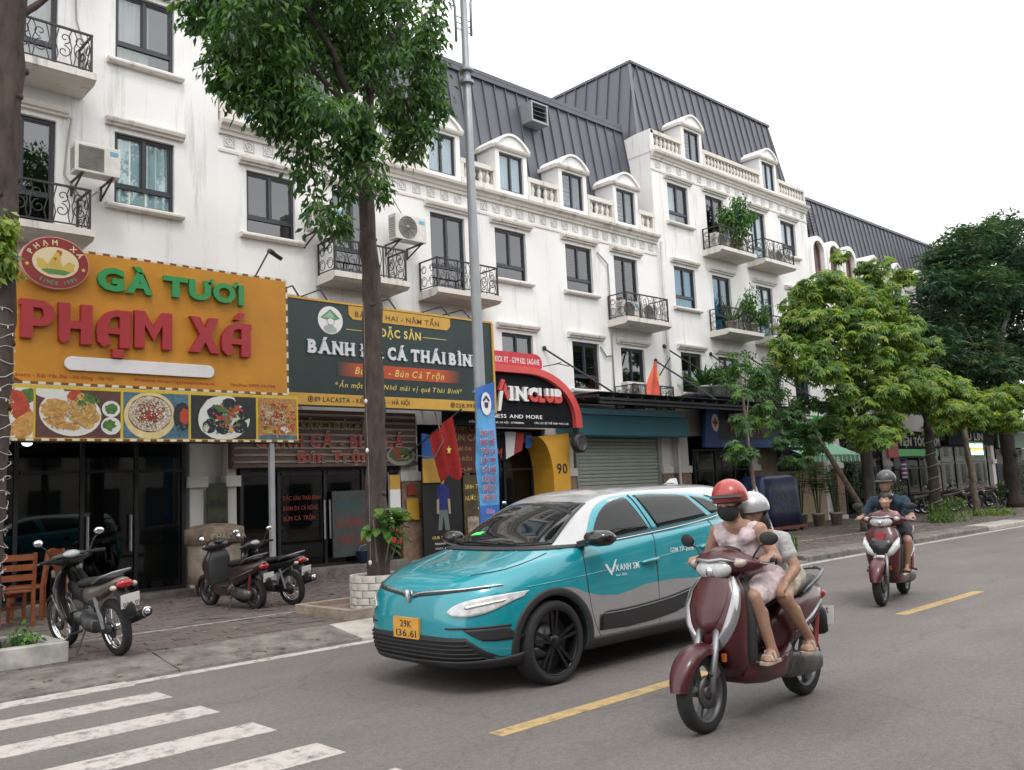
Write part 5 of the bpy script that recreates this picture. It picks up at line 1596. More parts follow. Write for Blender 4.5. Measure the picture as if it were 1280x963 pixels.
def car_body_rings():
 N=28
 belt=[(-2.2,1.2),(-1.1,1.19),(.75,1.04),(1.2,1.0),(1.9,.9)]
 base=[(-2.2,1.24),(-1.1,1.225),(.75,1.075),(1.1,1.065)]
 RG=[([(0,.185)],1.98,-2.02,.80,4.6,4),([(0,.22)],2.06,-2.1,.855,4.6,4),([(0,.34)],2.085,-2.17,.876,4.8,4.4),([(0,.50)],2.09,-2.2,.884,4.8,4.6),
 ([(0,.64)],2.08,-2.2,.886,4.6,4.6),([(-2,.80),(2,.755)],2.06,-2.18,.885,4.4,4.6),([(-2,.98),(0,.90),(2,.82)],2.02,-2.14,.874,4.2,4.6),
 ([(-2.2,1.13),(-1.1,1.11),(.75,.985),(1.9,.862)],1.975,-2.11,.857,4.0,4.6),(belt,1.9,-2.08,.83,3.9,4.6),
 ([(-2.2,1.22),(.7,1.06),(1.0,1.035),(1.5,.985)],1.52,-2.07,.815,4.4,4.6),(base,1.14,-2.05,.80,6,4.6),
 ([(-2.2,1.29),(1,1.16)],.95,-2.03,.785,6.5,4.8),([(-2.2,1.36),(.8,1.29)],.72,-1.99,.745,7,4.8),([(-2.2,1.44),(.5,1.41)],.47,-1.93,.695,7,4.8),
 ([(-2.2,1.495),(.3,1.495)],.26,-1.87,.645,6.5,4.8),([(-2,1.535),(.2,1.54)],.08,-1.8,.575,5,4.6),([(-2,1.558),(0,1.565)],-.12,-1.68,.45,4,4),([(0,1.575)],-.4,-1.4,.22,2.6,3)]
 rings=[]
 for zt,xf,xr,w,nf,nr in RG:
  xc=(xf+xr)/2;a=(xf-xr)/2
  half=[]
  for i in range(N+1):
   th=PI*i/N
   n=nf if th<PI/2 else nr
   c,s=math.cos(th),math.sin(th)
   x=xc+a*math.copysign(abs(c)**(2/n),c);y=w*abs(s)**(2/n)
   z=interp(zt,x)
   if zt is belt or(len(zt)>2 and xf<1.6 and xf>1.0):z+=.018*(1-(y/w)**2)*(1 if x>.8 else 0)
   half.append((x,y,z))
  rings.append(half+[(x,-y,z)for x,y,z in half[-2:0:-1]])
 return rings
def finish_car():
 b=MB();b.mi(0,True).loft(car_body_rings(),cap=True)
 for f_,fa in enumerate(b.f):
  zc=sum(b.v[i][2]for i in fa)/len(fa);xc=sum(b.v[i][0]for i in fa)/len(fa);yc=sum(abs(b.v[i][1])for i in fa)/len(fa)
  if zc>interp([(-2.2,1.23),(-1.1,1.215),(.75,1.07),(1.1,1.06),(1.3,2)],xc):b.m[f_]=1
  if zc<.24:b.m[f_]=2
 o=b.build('body',[TEAL,SILV,CBLK],None,smooth=True,sub=1)
 dg=bpy.context.evaluated_depsgraph_get()
 full=bpy.data.meshes.new_from_object(o.evaluated_get(dg))
 bmx=bmesh.new();bmx.from_mesh(full);bmesh.ops.recalc_face_normals(bmx,faces=bmx.faces)
 tree=BVHTree.FromBMesh(bmx);bmx.free()
 cut=MB()
 for ax in(1.23,-1.38):
  for sy in(-1,1):
   cut.lathe([(0,sy*.58),(.375,sy*.58),(.375,sy*1.2),(0,sy*1.2)],40,(ax,0,.335),axis='Y')
 co=cut.build('cutter',CBLK,None)
 m=o.modifiers.new('cut','BOOLEAN');m.operation='DIFFERENCE';m.object=co;m.solver='EXACT';m.material_mode='TRANSFER'
 dg=bpy.context.evaluated_depsgraph_get();dg.update()
 me=bpy.data.meshes.new_from_object(o.evaluated_get(dg))
 bpy.data.objects.remove(o);bpy.data.objects.remove(co)
 me.name='body'
 for p in me.polygons:
  c=p.center
  for ax in(1.23,-1.38):
   if math.hypot(c.x-ax,c.z-.335)<.383 and abs(c.y)<.875 and(abs(p.normal.y)<.5 or abs(c.y)<.6):
    p.material_index=2
 return me,tree
def resample(pts,n):
 L_=[0.]
 for a,b in zip(pts[:-1],pts[1:]):L_.append(L_[-1]+math.dist(a,b))
 out_=[]
 for i in range(n):
  d=L_[-1]*i/(n-1);k=0
  while k<len(L_)-2 and L_[k+1]<d:k+=1
  t=(d-L_[k])/max(1e-9,L_[k+1]-L_[k])
  out_.append(tuple(p+(q-p)*t for p,q in zip(pts[k],pts[k+1])))
 return out_
def smooth_pts(pts,it=2):
 for _ in range(it):
  q=[pts[0]]
  for a,b in zip(pts[:-1],pts[1:]):
   q+=[tuple(.75*u+.25*v for u,v in zip(a,b)),tuple(.25*u+.75*v for u,v in zip(a,b))]
  pts=q+[pts[-1]]
 return pts
taxi=thing('taxi_car','teal and silver electric hatchback taxi driving towards the left','car',(6.58,6.08,0),R(180))
body_me,CT=finish_car()
inst('body',body_me,taxi,(0,0,0))
def hit(view,a,b,off):
 """Project a side (x,z) or front (y,z) or top (x,y) point on to the body skin."""
 if view in('L','R'):
  s=1 if view=='L' else-1
  o,d=Vector((a,3*s,b)),Vector((0,-s,0))
 elif view=='F':o,d=Vector((4,a,b)),Vector((-1,0,0))
 elif view=='B':o,d=Vector((-4,a,b)),Vector((1,0,0))
 else:o,d=Vector((a,b,4)),Vector((0,0,-1))
 p,n,_,_=CT.ray_cast(o,d)
 if p is None:return None
 if n.dot(d)>0:n=-n
 return p+n*off
def patch(name,view,top,bot,m,off=.005,n=28,rows=8,par=None,smooth=0,skirt=.008,keep=None):
 if smooth:top,bot=smooth_pts(top,smooth),smooth_pts(bot,smooth)
 T,B_=resample(top,n),resample(bot,n)
 b=MB();b.mi(0,True)
 G=[]
 for j in range(rows+1):
  row=[]
  for i in range(n):
   t=j/rows
   a,c=T[i][0]+(B_[i][0]-T[i][0])*t,T[i][1]+(B_[i][1]-T[i][1])*t
   p=hit(view,a,c,off)
   if p is None:p=row[-1]if row else Vector((0,0,.5))
   row.append(p)
  G.append(row)
 for j in range(rows):
  for i in range(n-1):
   c4=(G[j][i]+G[j][i+1]+G[j+1][i+1]+G[j+1][i])/4
   if keep and not keep(c4):continue
   b.poly([G[j][i],G[j][i+1],G[j+1][i+1],G[j+1][i]])
 rim=[(0,i)for i in range(n)]+[(j,n-1)for j in range(1,rows+1)]+[(rows,i)for i in range(n-2,-1,-1)]+[(j,0)for j in range(rows-1,0,-1)]
 ctr=G[rows//2][n//2]
 dirv={'L':Vector((0,-1,0)),'R':Vector((0,1,0)),'F':Vector((-1,0,0)),'B':Vector((1,0,0)),'T':Vector((0,0,-1))}[view]
 for k in range(len(rim)if not keep else 0):
  p,q=G[rim[k][0]][rim[k][1]],G[rim[(k+1)%len(rim)][0]][rim[(k+1)%len(rim)][1]]
  b.poly([p,q,q+dirv*skirt,p+dirv*skirt])
 return b.build(name,m,par or taxi)
def seam(name,view,pts,rad,m,off=.002,par=None,n=40,smooth=1):
 if smooth:pts=smooth_pts(pts,smooth)
 P=[hit(view,a,c,off)for a,c in resample(pts,n)]
 P=[p for p in P if p is not None]
 b=MB();b.mi(0,True).tube(P,rad,6)
 return b.build(name,m,par or taxi)
for v_ in('L','R'):
 def arcp(cx,r,a0,a1,k=9):return[(cx+r*math.cos(R(a0+(a1-a0)*i/k)),.335+r*math.sin(R(a0+(a1-a0)*i/k)))for i in range(k+1)]
 top=[(1.2,.765),(1.02,.755),(.85,.69),(.68,.65),(.46,.632),(.25,.655),(.07,.685),(-.34,.69),(-.6,.675),(-.78,.66),(-1.05,.68),(-1.2,.73)]
 bot=arcp(1.23,.42,92,2,8)+[(.8,.31),(0,.31),(-.9,.31)]+arcp(-1.38,.42,0,62,6)
 patch('silver_wave',v_,top,bot,SILV,.0025,90,16,smooth=0,keep=lambda c:min(math.hypot(c.x-1.23,c.z-.335),math.hypot(c.x+1.38,c.z-.335))>.405)
 patch('sill',v_,[(.84,.315),(-.97,.315)],[(.84,.2),(-.97,.2)],CBLK,.01,30,4)
 bl=patch('door_blade',v_,[(.7,.505),(.35,.5),(.0,.515),(-.35,.54),(-.68,.585),(-.74,.6)],[(.7,.36),(.35,.345),(.0,.355),(-.35,.385),(-.62,.44),(-.74,.56)],mat('car_gloss_black',(.01,.01,.012),.15,var=0,coat=.5),.009,40,5)
 seam('blade_rim',v_,[(.71,.36),(.71,.51),(.35,.505),(0,.52),(-.35,.545),(-.74,.605)],.005,CBLK,.008,bl)
 for ax,nm in((1.23,'front'),(-1.38,'rear')):
  T=[(ax+.44*math.cos(a),.335+.435*math.sin(a))for a in[R(-20+220*i/24)for i in range(25)]]
  B_=[(ax+.378*math.cos(a),.335+.378*math.sin(a))for a in[R(-20+220*i/24)for i in range(25)]]
  patch('arch_cladding',v_,T,B_,CBLK,.012,40,3,skirt=.05)
 patch('window_frame',v_,[(.72,1.1),(.66,1.2),(.5,1.345),(.3,1.445),(.08,1.49),(-.4,1.5),(-.9,1.482),(-1.2,1.45),(-1.42,1.395),(-1.5,1.33)],[(.72,1.078),(.5,1.092),(.2,1.112),(-.1,1.13),(-.4,1.15),(-.7,1.175),(-.95,1.198),(-1.2,1.225),(-1.38,1.25),(-1.5,1.28)],TEAL,.004,50,8,smooth=1)
 patch('front_side_window',v_,[(.62,1.16),(.52,1.27),(.38,1.37),(.22,1.435),(.02,1.465)],[(.64,1.105),(.4,1.12),(.15,1.138),(-.05,1.152),(-.14,1.158)],CGLS,.009,30,8,smooth=1)
 patch('rear_side_window',v_,[(-.12,1.478),(-.4,1.482),(-.75,1.465),(-.9,1.45)],[(-.27,1.168),(-.55,1.19),(-.85,1.215),(-1.12,1.242)],CGLS,.009,30,8)
 patch('quarter_window',v_,[(-.98,1.443),(-1.15,1.42),(-1.3,1.375)],[(-1.2,1.255),(-1.28,1.262),(-1.38,1.275)],CGLS,.009,16,6)
 seam('chrome_belt',v_,[(.8,1.072),(.5,1.088),(.2,1.107),(-.1,1.125),(-.4,1.145),(-.7,1.17),(-.95,1.193),(-1.2,1.22),(-1.4,1.25),(-1.5,1.3),(-1.46,1.38),(-1.25,1.45)],.008,CHROME,.006)
 seam('window_seal',v_,[(-.19,1.16),(-.05,1.485)],.005,CBLK,.007)
 seam('door_seam',v_,[(.82,1.06),(.84,.9),(.83,.66),(.78,.45),(.7,.315)],.0065,CBLK,-.002)
 seam('door_seam',v_,[(-.16,1.12),(-.13,.95),(-.12,.6),(-.12,.32)],.0065,CBLK,-.002);seam('door_seam',v_,[(-1.1,1.2),(-1.12,1.0),(-1.05,.8),(-.93,.6)],.0065,CBLK,-.002)
 for hx,hz in((-.02,.885),(-.95,.955)):
  a_,c_2=hit(v_,hx+.11,hz-.01,.012),hit(v_,hx-.11,hz+.01,.02)
  b=MB();mid=hit(v_,hx,hz,.035)
  b.mi(0,True).tube([a_-Vector((0,.02 if v_=='L' else-.02,0)),a_,mid,c_2,c_2-Vector((0,.02 if v_=='L' else-.02,0))],[.012,.016,.018,.016,.012],8);b.build('door_handle',TEAL,taxi)
 seam('shoulder_line',v_,[(1.5,.80),(.9,.83),(.2,.875),(-.5,.93),(-1.3,1.0),(-1.9,1.03)],.006,TEAL,-.0015)
 s=1 if v_=='L' else-1
 mr=MB();mr.mi(0,True)
 rg=[]
 for t,hw,hh,xo in((0,.05,.05,0),(.03,.085,.075,.0),(.12,.1,.085,-.01),(.2,.085,.075,-.03),(.24,.04,.04,-.05)):
  rg.append([(.78+xo+hw*math.cos(a)*1.1,s*(.86+t),1.14+hh*.85*math.sin(a))for a in[2*PI*j/14 for j in range(14)]])
 mr.loft(rg);mo=mr.build('wing_mirror',mat('car_gloss_black'),taxi)
 b=MB();b.bar((.8,s*.78,1.09),(.79,s*.92,1.12),.09,.05);b.build('mirror_arm',CBLK,mo)
 patch('headlight','F',[(s*.47,.65),(s*.53,.70),(s*.64,.74),(s*.76,.765),(s*.82,.775)],[(s*.47,.645),(s*.53,.61),(s*.64,.608),(s*.74,.64),(s*.815,.735)],LAMPG,.012,24,6,smooth=1)
 patch('lamp_reflector','F',[(s*.6,.685),(s*.78,.728)],[(s*.61,.665),(s*.77,.708)],mat('lamp_reflector',(.8,.8,.8),.15,metal=.8,var=.1),.016,12,2)
 patch('air_slot','F',[(s*.46,.527),(s*.6,.532),(s*.8,.538)],[(s*.46,.515),(s*.6,.517),(s*.8,.518)],CBLK,.008,22,2)
 patch('air_intake','F',[(s*.6,.515),(s*.7,.52),(s*.79,.52)],[(s*.71,.425),(s*.76,.418),(s*.83,.42)],CBLK,.007,16,5)
 seam('chrome_bar','F',[(s*.035,.755),(s*.09,.775),(s*.2,.79),(s*.4,.805),(s*.6,.82),(s*.74,.835)],.009,CHROME,.004);
 patch('grille_line','F',[(s*.05,.752),(s*.12,.77),(s*.4,.795),(s*.7,.825)],[(s*.05,.735),(s*.12,.752),(s*.4,.78),(s*.7,.815)],CBLK,.004,24,2)
 patch('tail_light','B',[(s*.5,1.06),(s*.8,1.1)],[(s*.5,.98),(s*.8,.99)],mat('tail_red',(.3,.01,.01),.2,coat=.5),.008,14,4)
 seam('bonnet_seam','T',[(1.14,s*.7),(1.4,s*.71),(1.65,s*.66),(1.82,s*.5)],.006,CBLK,-.001);seam('bonnet_crease','T',[(1.12,s*.45),(1.5,s*.42),(1.84,s*.26)],.012,TEAL,-.008)
 seam('wiper','T',[(1.13,s*.1+.2),(1.09,s*.1-.1),(1.06,s*.1-.35)],.009,CBLK,.015)
patch('windscreen','F',[(-.5,1.43),(-.3,1.446),(0,1.452),(.3,1.446),(.5,1.43)],[(-.645,1.1),(-.4,1.09),(0,1.087),(.4,1.09),(.645,1.1)],CGLS,.006,36,14)
patch('cowl','F',[(-.76,1.092),(0,1.08),(.76,1.092)],[(-.78,1.062),(0,1.058),(.78,1.062)],CBLK,.006,30,3)
patch('rear_window','B',[(-.5,1.44),(.5,1.44)],[(-.62,1.24),(.62,1.24)],CGLS,.006,20,6)
patch('lower_grille','F',[(-.62,.452),(0,.458),(.62,.452)],[(-.78,.27),(0,.25),(.78,.27)],mat('grille_black',(.008,.008,.009),.6,var=0),.006,40,5)
for k in range(5):
 z=.3+.032*k
 seam('grille_slat','F',[(-.7+.02*k,z),(0,z-.006),(.7-.02*k,z)],.007,CBLK,.012)
patch('front_lip','F',[(-.83,.325),(-.77,.285),(0,.262),(.77,.285),(.83,.325)],[(-.83,.22),(-.76,.195),(0,.19),(.76,.195),(.83,.22)],CBLK,.014,40,4,skirt=.03)
# V-shaped bonnet badge
pz=hit('F',0,.745,.014)
b=MB()
for s in(-1,1):
 b.prism([(0,.70),(s*.012,.70),(s*.05,.8),(s*.026,.8),(0,.725)],pz.x-.02,pz.x+.012,plane='YZ')
b.build('badge',CHROME,taxi)
# number plate
px_=hit('F',0,.5,.02).x
b=MB();b.box(px_-.03,px_,-.175,.165,.42,.585);pl=b.build('number_plate',mat('plate_orange',(.6,.3,.05),.5,var=.12,scale=9),taxi)
def plate_text(t,yc,zb,h,w,x):
 b=MB();tw=text_width(t,.01,0.,.12);sx=w/tw;xx=0
 for ch in t:
  v,f,a=glyph(ch,.01,0.)
  n=len(b.v)
  for p in v:b.v.append((x,yc-w/2+(xx+p[0])*sx,zb+p[1]*h/.72))
  for q in f:b.face([n+i for i in q])
  xx+=a+.12
 return b
stuff(plate_text('29K',0,.51,.055,.15,px_+.002).build('digits',COLR['ink'],pl,fix=False))
stuff(plate_text('136.61',0,.435,.055,.27,px_+.002).build('digits',COLR['ink'],pl,fix=False))
# door lettering and roof fin
def side_text(t,x0,x1,zb,h,name='lettering',bold=.01,shear=0.):
 """Printed on the left side; reads from front to rear of the car (viewer's left to right)."""
 tw=text_width(t,bold,shear,.1);xx=0;b=MB()
 for ch in t:
  v,f,a=glyph(ch,bold,shear);n=len(b.v)
  for p in v:
   q=hit('L',x0-(xx+p[0])/tw*(x0-x1),zb+p[1]*h/.72,.006);b.v.append(tuple(q))
  for q in f:b.face([n+i for i in q])
  xx+=a+.1
 stuff(b.build(name,mat('decal_white',(.62,.7,.72),.4,var=0),taxi,fix=False))
side_text('XANH SM',.47,.14,.835,.055,bold=.025);side_text('taxi điện',.47,.32,.79,.022)
side_text('GSM TP 2008',-.35,-.72,.93,.045)
b=MB()
for poly in([(.6,.9),(.57,.905),(.51,.82),(.525,.8)],[(.53,.83),(.5,.83),(.43,.935),(.455,.93)]):
 b.poly([tuple(hit('L',x,z,.006))for x,z in poly])
b.build('logo',mat('decal_white'),taxi,fix=False)
b=MB();b.mi(0,True);b.loft([[(-1.45,.022,1.565),(-1.45,-.022,1.565),(-1.72,-.022,1.54),(-1.72,.022,1.54)],[(-1.6,.006,1.635),(-1.6,-.006,1.635),(-1.7,-.006,1.64),(-1.7,.006,1.64)]]);b.build('roof_fin',SILV,taxi)
# wheels
def car_wheel(par,x,s):
 w=bpy.data.objects.new('wheel',None);COL.objects.link(w);w.parent=par;w.location=(x,s*.76,.335)
 w.rotation_euler=(0,0,0 if s>0 else PI)
 def ty():
  b=MB();b.mi(0,True).lathe([(.25,-.1),(.30,-.108),(.325,-.095),(.335,-.06),(.335,.06),(.325,.095),(.305,.108),(.268,.1),(.25,.08)],40,axis='Y')
  return b.mesh('tyre',TYRE)
 def rim():
  b=MB();b.mi(0,True).lathe([(.268,.095),(.26,.1),(.25,.085),(.243,.0),(.243,-.09)],40,axis='Y')
  b.mi(0,True).lathe([(0,.082),(.05,.085),(.06,.07),(.06,.02),(0,.02)],20,axis='Y')
  for k in range(5):
   a=2*PI*k/5+.3
   for d in(-.17,.17):
    p0=Vector((.045*math.cos(a+d*1.5),.066,.045*math.sin(a+d*1.5)));p1=Vector((.252*math.cos(a+d*.8),.085,.252*math.sin(a+d*.8)))
    b.mi(0);b.bar(p0,p1,.026,.022,upv=(0,1,0))
  return b.mesh('rim',DARKALLOY)
 def disc_():
  b=MB();b.mi(0,True).lathe([(0,.0),(.15,.0),(.15,-.02),(0,-.02)],28,axis='Y');b.lathe([(.0,-.03),(.243,-.03)],28,axis='Y')
  return b.mesh('brake_disc',mat('brake_metal',(.12,.12,.12),.4,metal=.7))
 for nm,fn in(('tyre',ty),('rim',rim),('brake_disc',disc_)):
  inst(nm,shared(('cw',nm),fn),w,(0,0,0))
 b=MB()
for x in(1.23,-1.38):
 for s in(1,-1):car_wheel(taxi,x,s)
# small lit green roof-meter light behind the windscreen, wide shadowy floor
b=MB();b.obox((.98,.2,1.2),(.1,.12,.05),(0,R(-40),0));
gl_p=hit('F',-.42,1.17,.009)
b=MB();b.poly([hit('F',-.50,1.165,.009),hit('F',-.36,1.175,.009),hit('F',-.35,1.2,.009),hit('F',-.46,1.19,.009)]);b.build('meter_light',mat('meter_green',(.05,.5,.1),.4,var=0,emit=(.05,.7,.12),est=1.0),taxi,fix=False)
# ================================================================== MOTORBIKES
BLACKM=mat('black_metal',(.018,.018,.02),.5,var=.2)
SEATM=mat('seat_vinyl',(.014,.014,.015),.55,var=.2,bump=.1)
ENG=mat('engine_metal',(.11,.11,.115),.45,metal=.6,var=.35,scale=14)
MIRG=mat('mirror_glass',(.75,.78,.8),.04,metal=1.,var=0)
REDL=mat('tail_lens',(.34,.012,.012),.18,var=.1,coat=.5)
AMB=mat('amber_lens',(.5,.16,.02),.2,var=.1)
PLW=mat('plate_white',(.66,.66,.64),.5,var=.06)
def hull(b,secs,n=18,cap=True):
 """Skin through upright super-elliptic sections: (x, z centre, half width, half height, exponent)."""
 rg=[]
 for x,zc,hw,hh,e in secs:
  r=[]
  for j in range(n):
   a=2*PI*j/n
   c,s=math.cos(a),math.sin(a)
   r.append((x,hw*math.copysign(abs(c)**(2/e),c),zc+hh*math.copysign(abs(s)**(2/e),s)))
  rg.append(r)
 return b.mi(b.cm,True).loft(rg,cap)
def hullz(b,secs,n=18):
 """Skin through level sections: (z, x centre, half length, half width, exponent)."""
 rg=[]
 for z,xc,hl,hw,e in secs:
  r=[]
  for j in range(n):
   a=2*PI*j/n
   c,s=math.cos(a),math.sin(a)
   r.append((xc+hl*math.copysign(abs(c)**(2/e),c),hw*math.copysign(abs(s)**(2/e),s),z))
  rg.append(r)
 return b.mi(b.cm,True).loft(rg)
def rear_text(t,x,yc,zb,h,w,tilt):
 """Plate characters on a face that looks backwards (-x)."""
 b=MB();tw=text_width(t,.012,0.,.12);sx=w/tw;xx=0
 for ch in t:
  v,f,a=glyph(ch,.012,0.);n=len(b.v)
  for p in v:b.v.append((x-math.sin(tilt)*(p[1]*h/.72),yc+w/2-(xx+p[0])*sx,zb+math.cos(tilt)*p[1]*h/.72))
  for q in f:b.face([n+i for i in q])
  xx+=a+.12
 return b
def moto_wheel(par,x,r,w,style,spin=0.,steer=0.):
 o=bpy.data.objects.new('wheel',None);COL.objects.link(o);o.parent=par;o.location=(x,0,r);o.rotation_euler=(0,spin,steer)
 ri=r*.72
 def ty():
  b=MB();b.mi(0,True).lathe([(ri,-w*.42),(r*.86,-w*.5),(r*.96,-w*.36),(r,0),(r*.96,w*.36),(r*.86,w*.5),(ri,w*.42)],36,axis='Y');return b.mesh('tyre',TYRE)
 def rim():
  b=MB();b.mi(0,True).lathe([(ri+.004,-w*.4),(ri-.012,-w*.36),(ri-.018,0),(ri-.012,w*.36),(ri+.004,w*.4)],36,axis='Y')
  b.lathe([(0,-.05),(.035,-.05),(.04,-.03),(.04,.03),(.035,.05),(0,.05)],14,axis='Y')
  if style=='spoke':
   for k in range(18):
    a=2*PI*k/18;s_=1 if k%2 else-1
    b.mi(0);b.tube([(.036*math.cos(a+.5*s_),.035*s_,.036*math.sin(a+.5*s_)),((ri-.014)*math.cos(a),.004*s_,(ri-.014)*math.sin(a))],.0022,4,cap=False)
  else:
   for k in range(5):
    a=2*PI*k/5
    b.mi(0);b.bar((.03*math.cos(a),0,.03*math.sin(a)),((ri-.01)*math.cos(a+.25),0,(ri-.01)*math.sin(a+.25)),.026,.03,upv=(0,1,0))
  return b.mesh('rim',CHROME if style=='spoke' else mat('grey_alloy',(.09,.09,.095),.45,metal=.5,var=.15))
 def hub():
  b=MB();b.mi(0,True).lathe([(.09 if style=='spoke' else .1,.03),(.1,.04),(.1,.046),(.05,.046)],24,axis='Y');return b.mesh('brake_disc',mat('brake_metal'))
 inst('tyre',shared(('mt',r,w),ty),o,(0,0,0));inst('rim',shared(('mr',r,w,style),rim),o,(0,0,0));inst('brake_disc',shared(('mh',r,style),hub),o,(0,0,0))
 return o
def plate(par,x,z,t1,t2,tilt=.25,w=.19,h=.14):
 b=MB();b.obox((x,0,z),(.004,w,h),(0,-tilt,0));o=b.build('number_plate',PLW,par)
 t_=math.tan(tilt)
 stuff(rear_text(t1,x-.005+.010*t_,0,z+.010,.046,w*.66,-tilt).build('digits',COLR['ink'],o,fix=False))
 stuff(rear_text(t2,x-.005-.055*t_,0,z-.055,.046,w*.86,-tilt).build('digits',COLR['ink'],o,fix=False))
def mirror(par,s,base,tip,disc,frame_m):
 b=MB();b.tube([base,((base[0]+tip[0])/2-.01,(base[1]+tip[1])/2,(base[2]+tip[2])/2+.03),tip],.007,6)
 o=b.build('mirror',BLACKM,par)
 b=MB();b.mi(0,True).ell((tip[0],tip[1]+s*disc*.3,tip[2]+disc*.5),(.018,disc,disc*.72),14,8,rot=(0,.1,s*.2));b.build('mirror_shell',frame_m,o)
 b=MB();b.mi(0,True).ell((tip[0]-.014,tip[1]+s*disc*.3,tip[2]+disc*.5),(.008,disc*.88,disc*.62),14,6,rot=(0,.1,s*.2));b.build('mirror_glass',MIRG,o)
def grips(par,zc,xc,w,m):
 b=MB();b.tube([(xc-.04,w,zc+.0),(xc,w*.55,zc+.02),(xc+.02,0,zc+.01),(xc,-w*.55,zc+.02),(xc-.04,-w,zc)],.011,8);o=b.build('handlebar',BLACKM,par)
 for s in(-1,1):
  b=MB();b.mi(0,True).tube([(xc-.005,s*(w-.15),zc+.012),(xc-.045,s*(w+.01),zc)],.019,10);b.build('grip',TYRE,o)
  b=MB();b.tube([(xc+.03,s*(w-.16),zc+.012),(xc+.05,s*(w-.06),zc+.0),(xc+.01,s*(w+.02),zc-.01)],.0065,6);b.build('brake_lever',CHROME,o)
 return o
def make_scooter(name,label,paint,loc,heading,lean=0.,trim=None,kind='lead',plate_t=('29-X1','456.78'),group=None,steer=0.,rider=False):
 """Step-through scooter, nose along local +x. kind: 'lead' (round nose with a silver U trim) or 'vision' (sharp nose)."""
 o=thing(name,label,'scooter',loc,(lean,0,heading),group)
 trim=trim or mat('scooter_silver_trim',(.36,.36,.38),.3,metal=.6,var=.08,coat=.3)
 RF,RR=(.25,.25)if kind=='lead' else(.265,.25)
 xf,xr=.65,-.62
 moto_wheel(o,xf,RF,.1,'cast',.2,steer);moto_wheel(o,xr,RR,.11,'cast',.8)
 b=MB()
 for s in(-1,1):b.mi(0,True).tube([(xf,s*.075,RF),(xf-.05,s*.075,RF+.17),(xf-.16,s*.06,.66)],[.022,.022,.026],8)
 b.build('fork',mat('fork_silver',(.26,.26,.28),.4,metal=.6,var=.15),o)
 b=MB();rg=[]
 for k in range(13):
  a=R(8+140*k/12);r=RF+.03
  hw=.082*math.sin(PI*min(1,max(.12,(k+1.5)/13)))**.4
  c=(xf+r*math.cos(a),RF+r*math.sin(a));d=(math.cos(a),math.sin(a))
  rg.append([(c[0]-d[0]*.05,-hw,c[1]-d[1]*.05),(c[0]-d[0]*.015,-hw*1.0,c[1]-d[1]*.015),(c[0]+d[0]*.012,-hw*.6,c[1]+d[1]*.012),(c[0]+d[0]*.02,0,c[1]+d[1]*.02),(c[0]+d[0]*.012,hw*.6,c[1]+d[1]*.012),(c[0]-d[0]*.015,hw,c[1]-d[1]*.015),(c[0]-d[0]*.05,hw,c[1]-d[1]*.05)])
 b.mi(0,True).loft(rg,cap=False,closed=False);b.build('front_mudguard',paint,o)
 b=MB()
 hullz(b,[(.30,.33,.05,.12,2.6),(.40,.365,.085,.17,2.6),(.52,.395,.125,.188,2.6),(.64,.40,.14,.203,2.5),(.76,.385,.13,.2,2.5),(.86,.355,.105,.18,2.4),(.95,.325,.08,.12,2.2),(1.0,.31,.06,.09,2.2)])
 b.build('leg_shield',paint,o)
 b=MB();hullz(b,[(.28,.27,.04,.13,3),(.45,.275,.05,.195,3),(.62,.275,.05,.204,3),(.8,.265,.05,.195,3),(.92,.26,.04,.15,3)]);b.build('inner_shield',mat('dark_trim_plastic',(.03,.03,.032),.6,var=.15),o)
 SH=[(.30,.33,.05,.12,2.6),(.40,.365,.085,.17,2.6),(.52,.395,.125,.188,2.6),(.64,.40,.14,.203,2.5),(.76,.385,.13,.2,2.5),(.86,.355,.105,.18,2.4),(.95,.325,.08,.12,2.2),(1.0,.31,.06,.09,2.2)]
 def shield(z,a,off):
  q=[interp([(r_[0],r_[i])for r_ in SH],z)for i in(1,2,3,4)]
  c,s_=math.cos(a),math.sin(a)
  return(q[0]+(q[1]+off)*math.copysign(abs(c)**(2/q[3]),c),(q[2]+off)*math.copysign(abs(s_)**(2/q[3]),s_),z)
 if kind=='lead':
  n=18
  for s in(-1,1):
   b=MB();rows=[]
   for i in range(n+1):
    t=i/n;z=.94-.47*t
    am=R(66)*(1-t**2.4)+R(2);wd=R(5+12*math.sin(PI*min(1,.12+.8*t)))
    rows.append([shield(z-.05*(u*u-1)*t,s*max(R(.5),am+wd*u),.016*(1-u*u)+.003)for u in(-1,-.6,-.2,.2,.6,1)])
   b.mi(0,True).loft(rows,cap=False,closed=False);b.build('nose_trim',trim,o)
  b=MB();rows=[]
  for i in range(n+1):
   t=i/n;z=.95-.36*t;am=R(40)*(1-t**2.2)+R(2)
   rows.append([shield(z,am*u,.03*(1-.8*abs(u)))for u in(-1,-.5,0,.5,1)])
  b.mi(0,True).loft(rows,cap=False,closed=False);b.build('nose_panel',paint,o)
  for s in(-1,1):
   b=MB();rows=[[shield(.93-.2*t,s*(R(60)+R(8)*u*math.sin(PI*t)),.022)for u in(-1,0,1)]for t in[i/8 for i in range(9)]]
   b.mi(0,True).loft(rows,cap=False,closed=False);b.build('indicator',LAMPG,o)
 else:
  b=MB();hullz(b,[(.56,.505,.02,.03,2),(.62,.51,.035,.1,2),(.72,.505,.04,.14,2),(.8,.485,.03,.1,2)]);b.build('nose_panel',mat('nose_black',(.015,.014,.016),.3,coat=.4),o)
  b=MB();b.prism([(-.065,.86),(.065,.86),(.045,.79),(0,.755),(-.045,.79)],.46,.52,plane='YZ');b.build('nose_badge',mat('nose_red',(.42,.03,.04),.35,coat=.6),o)
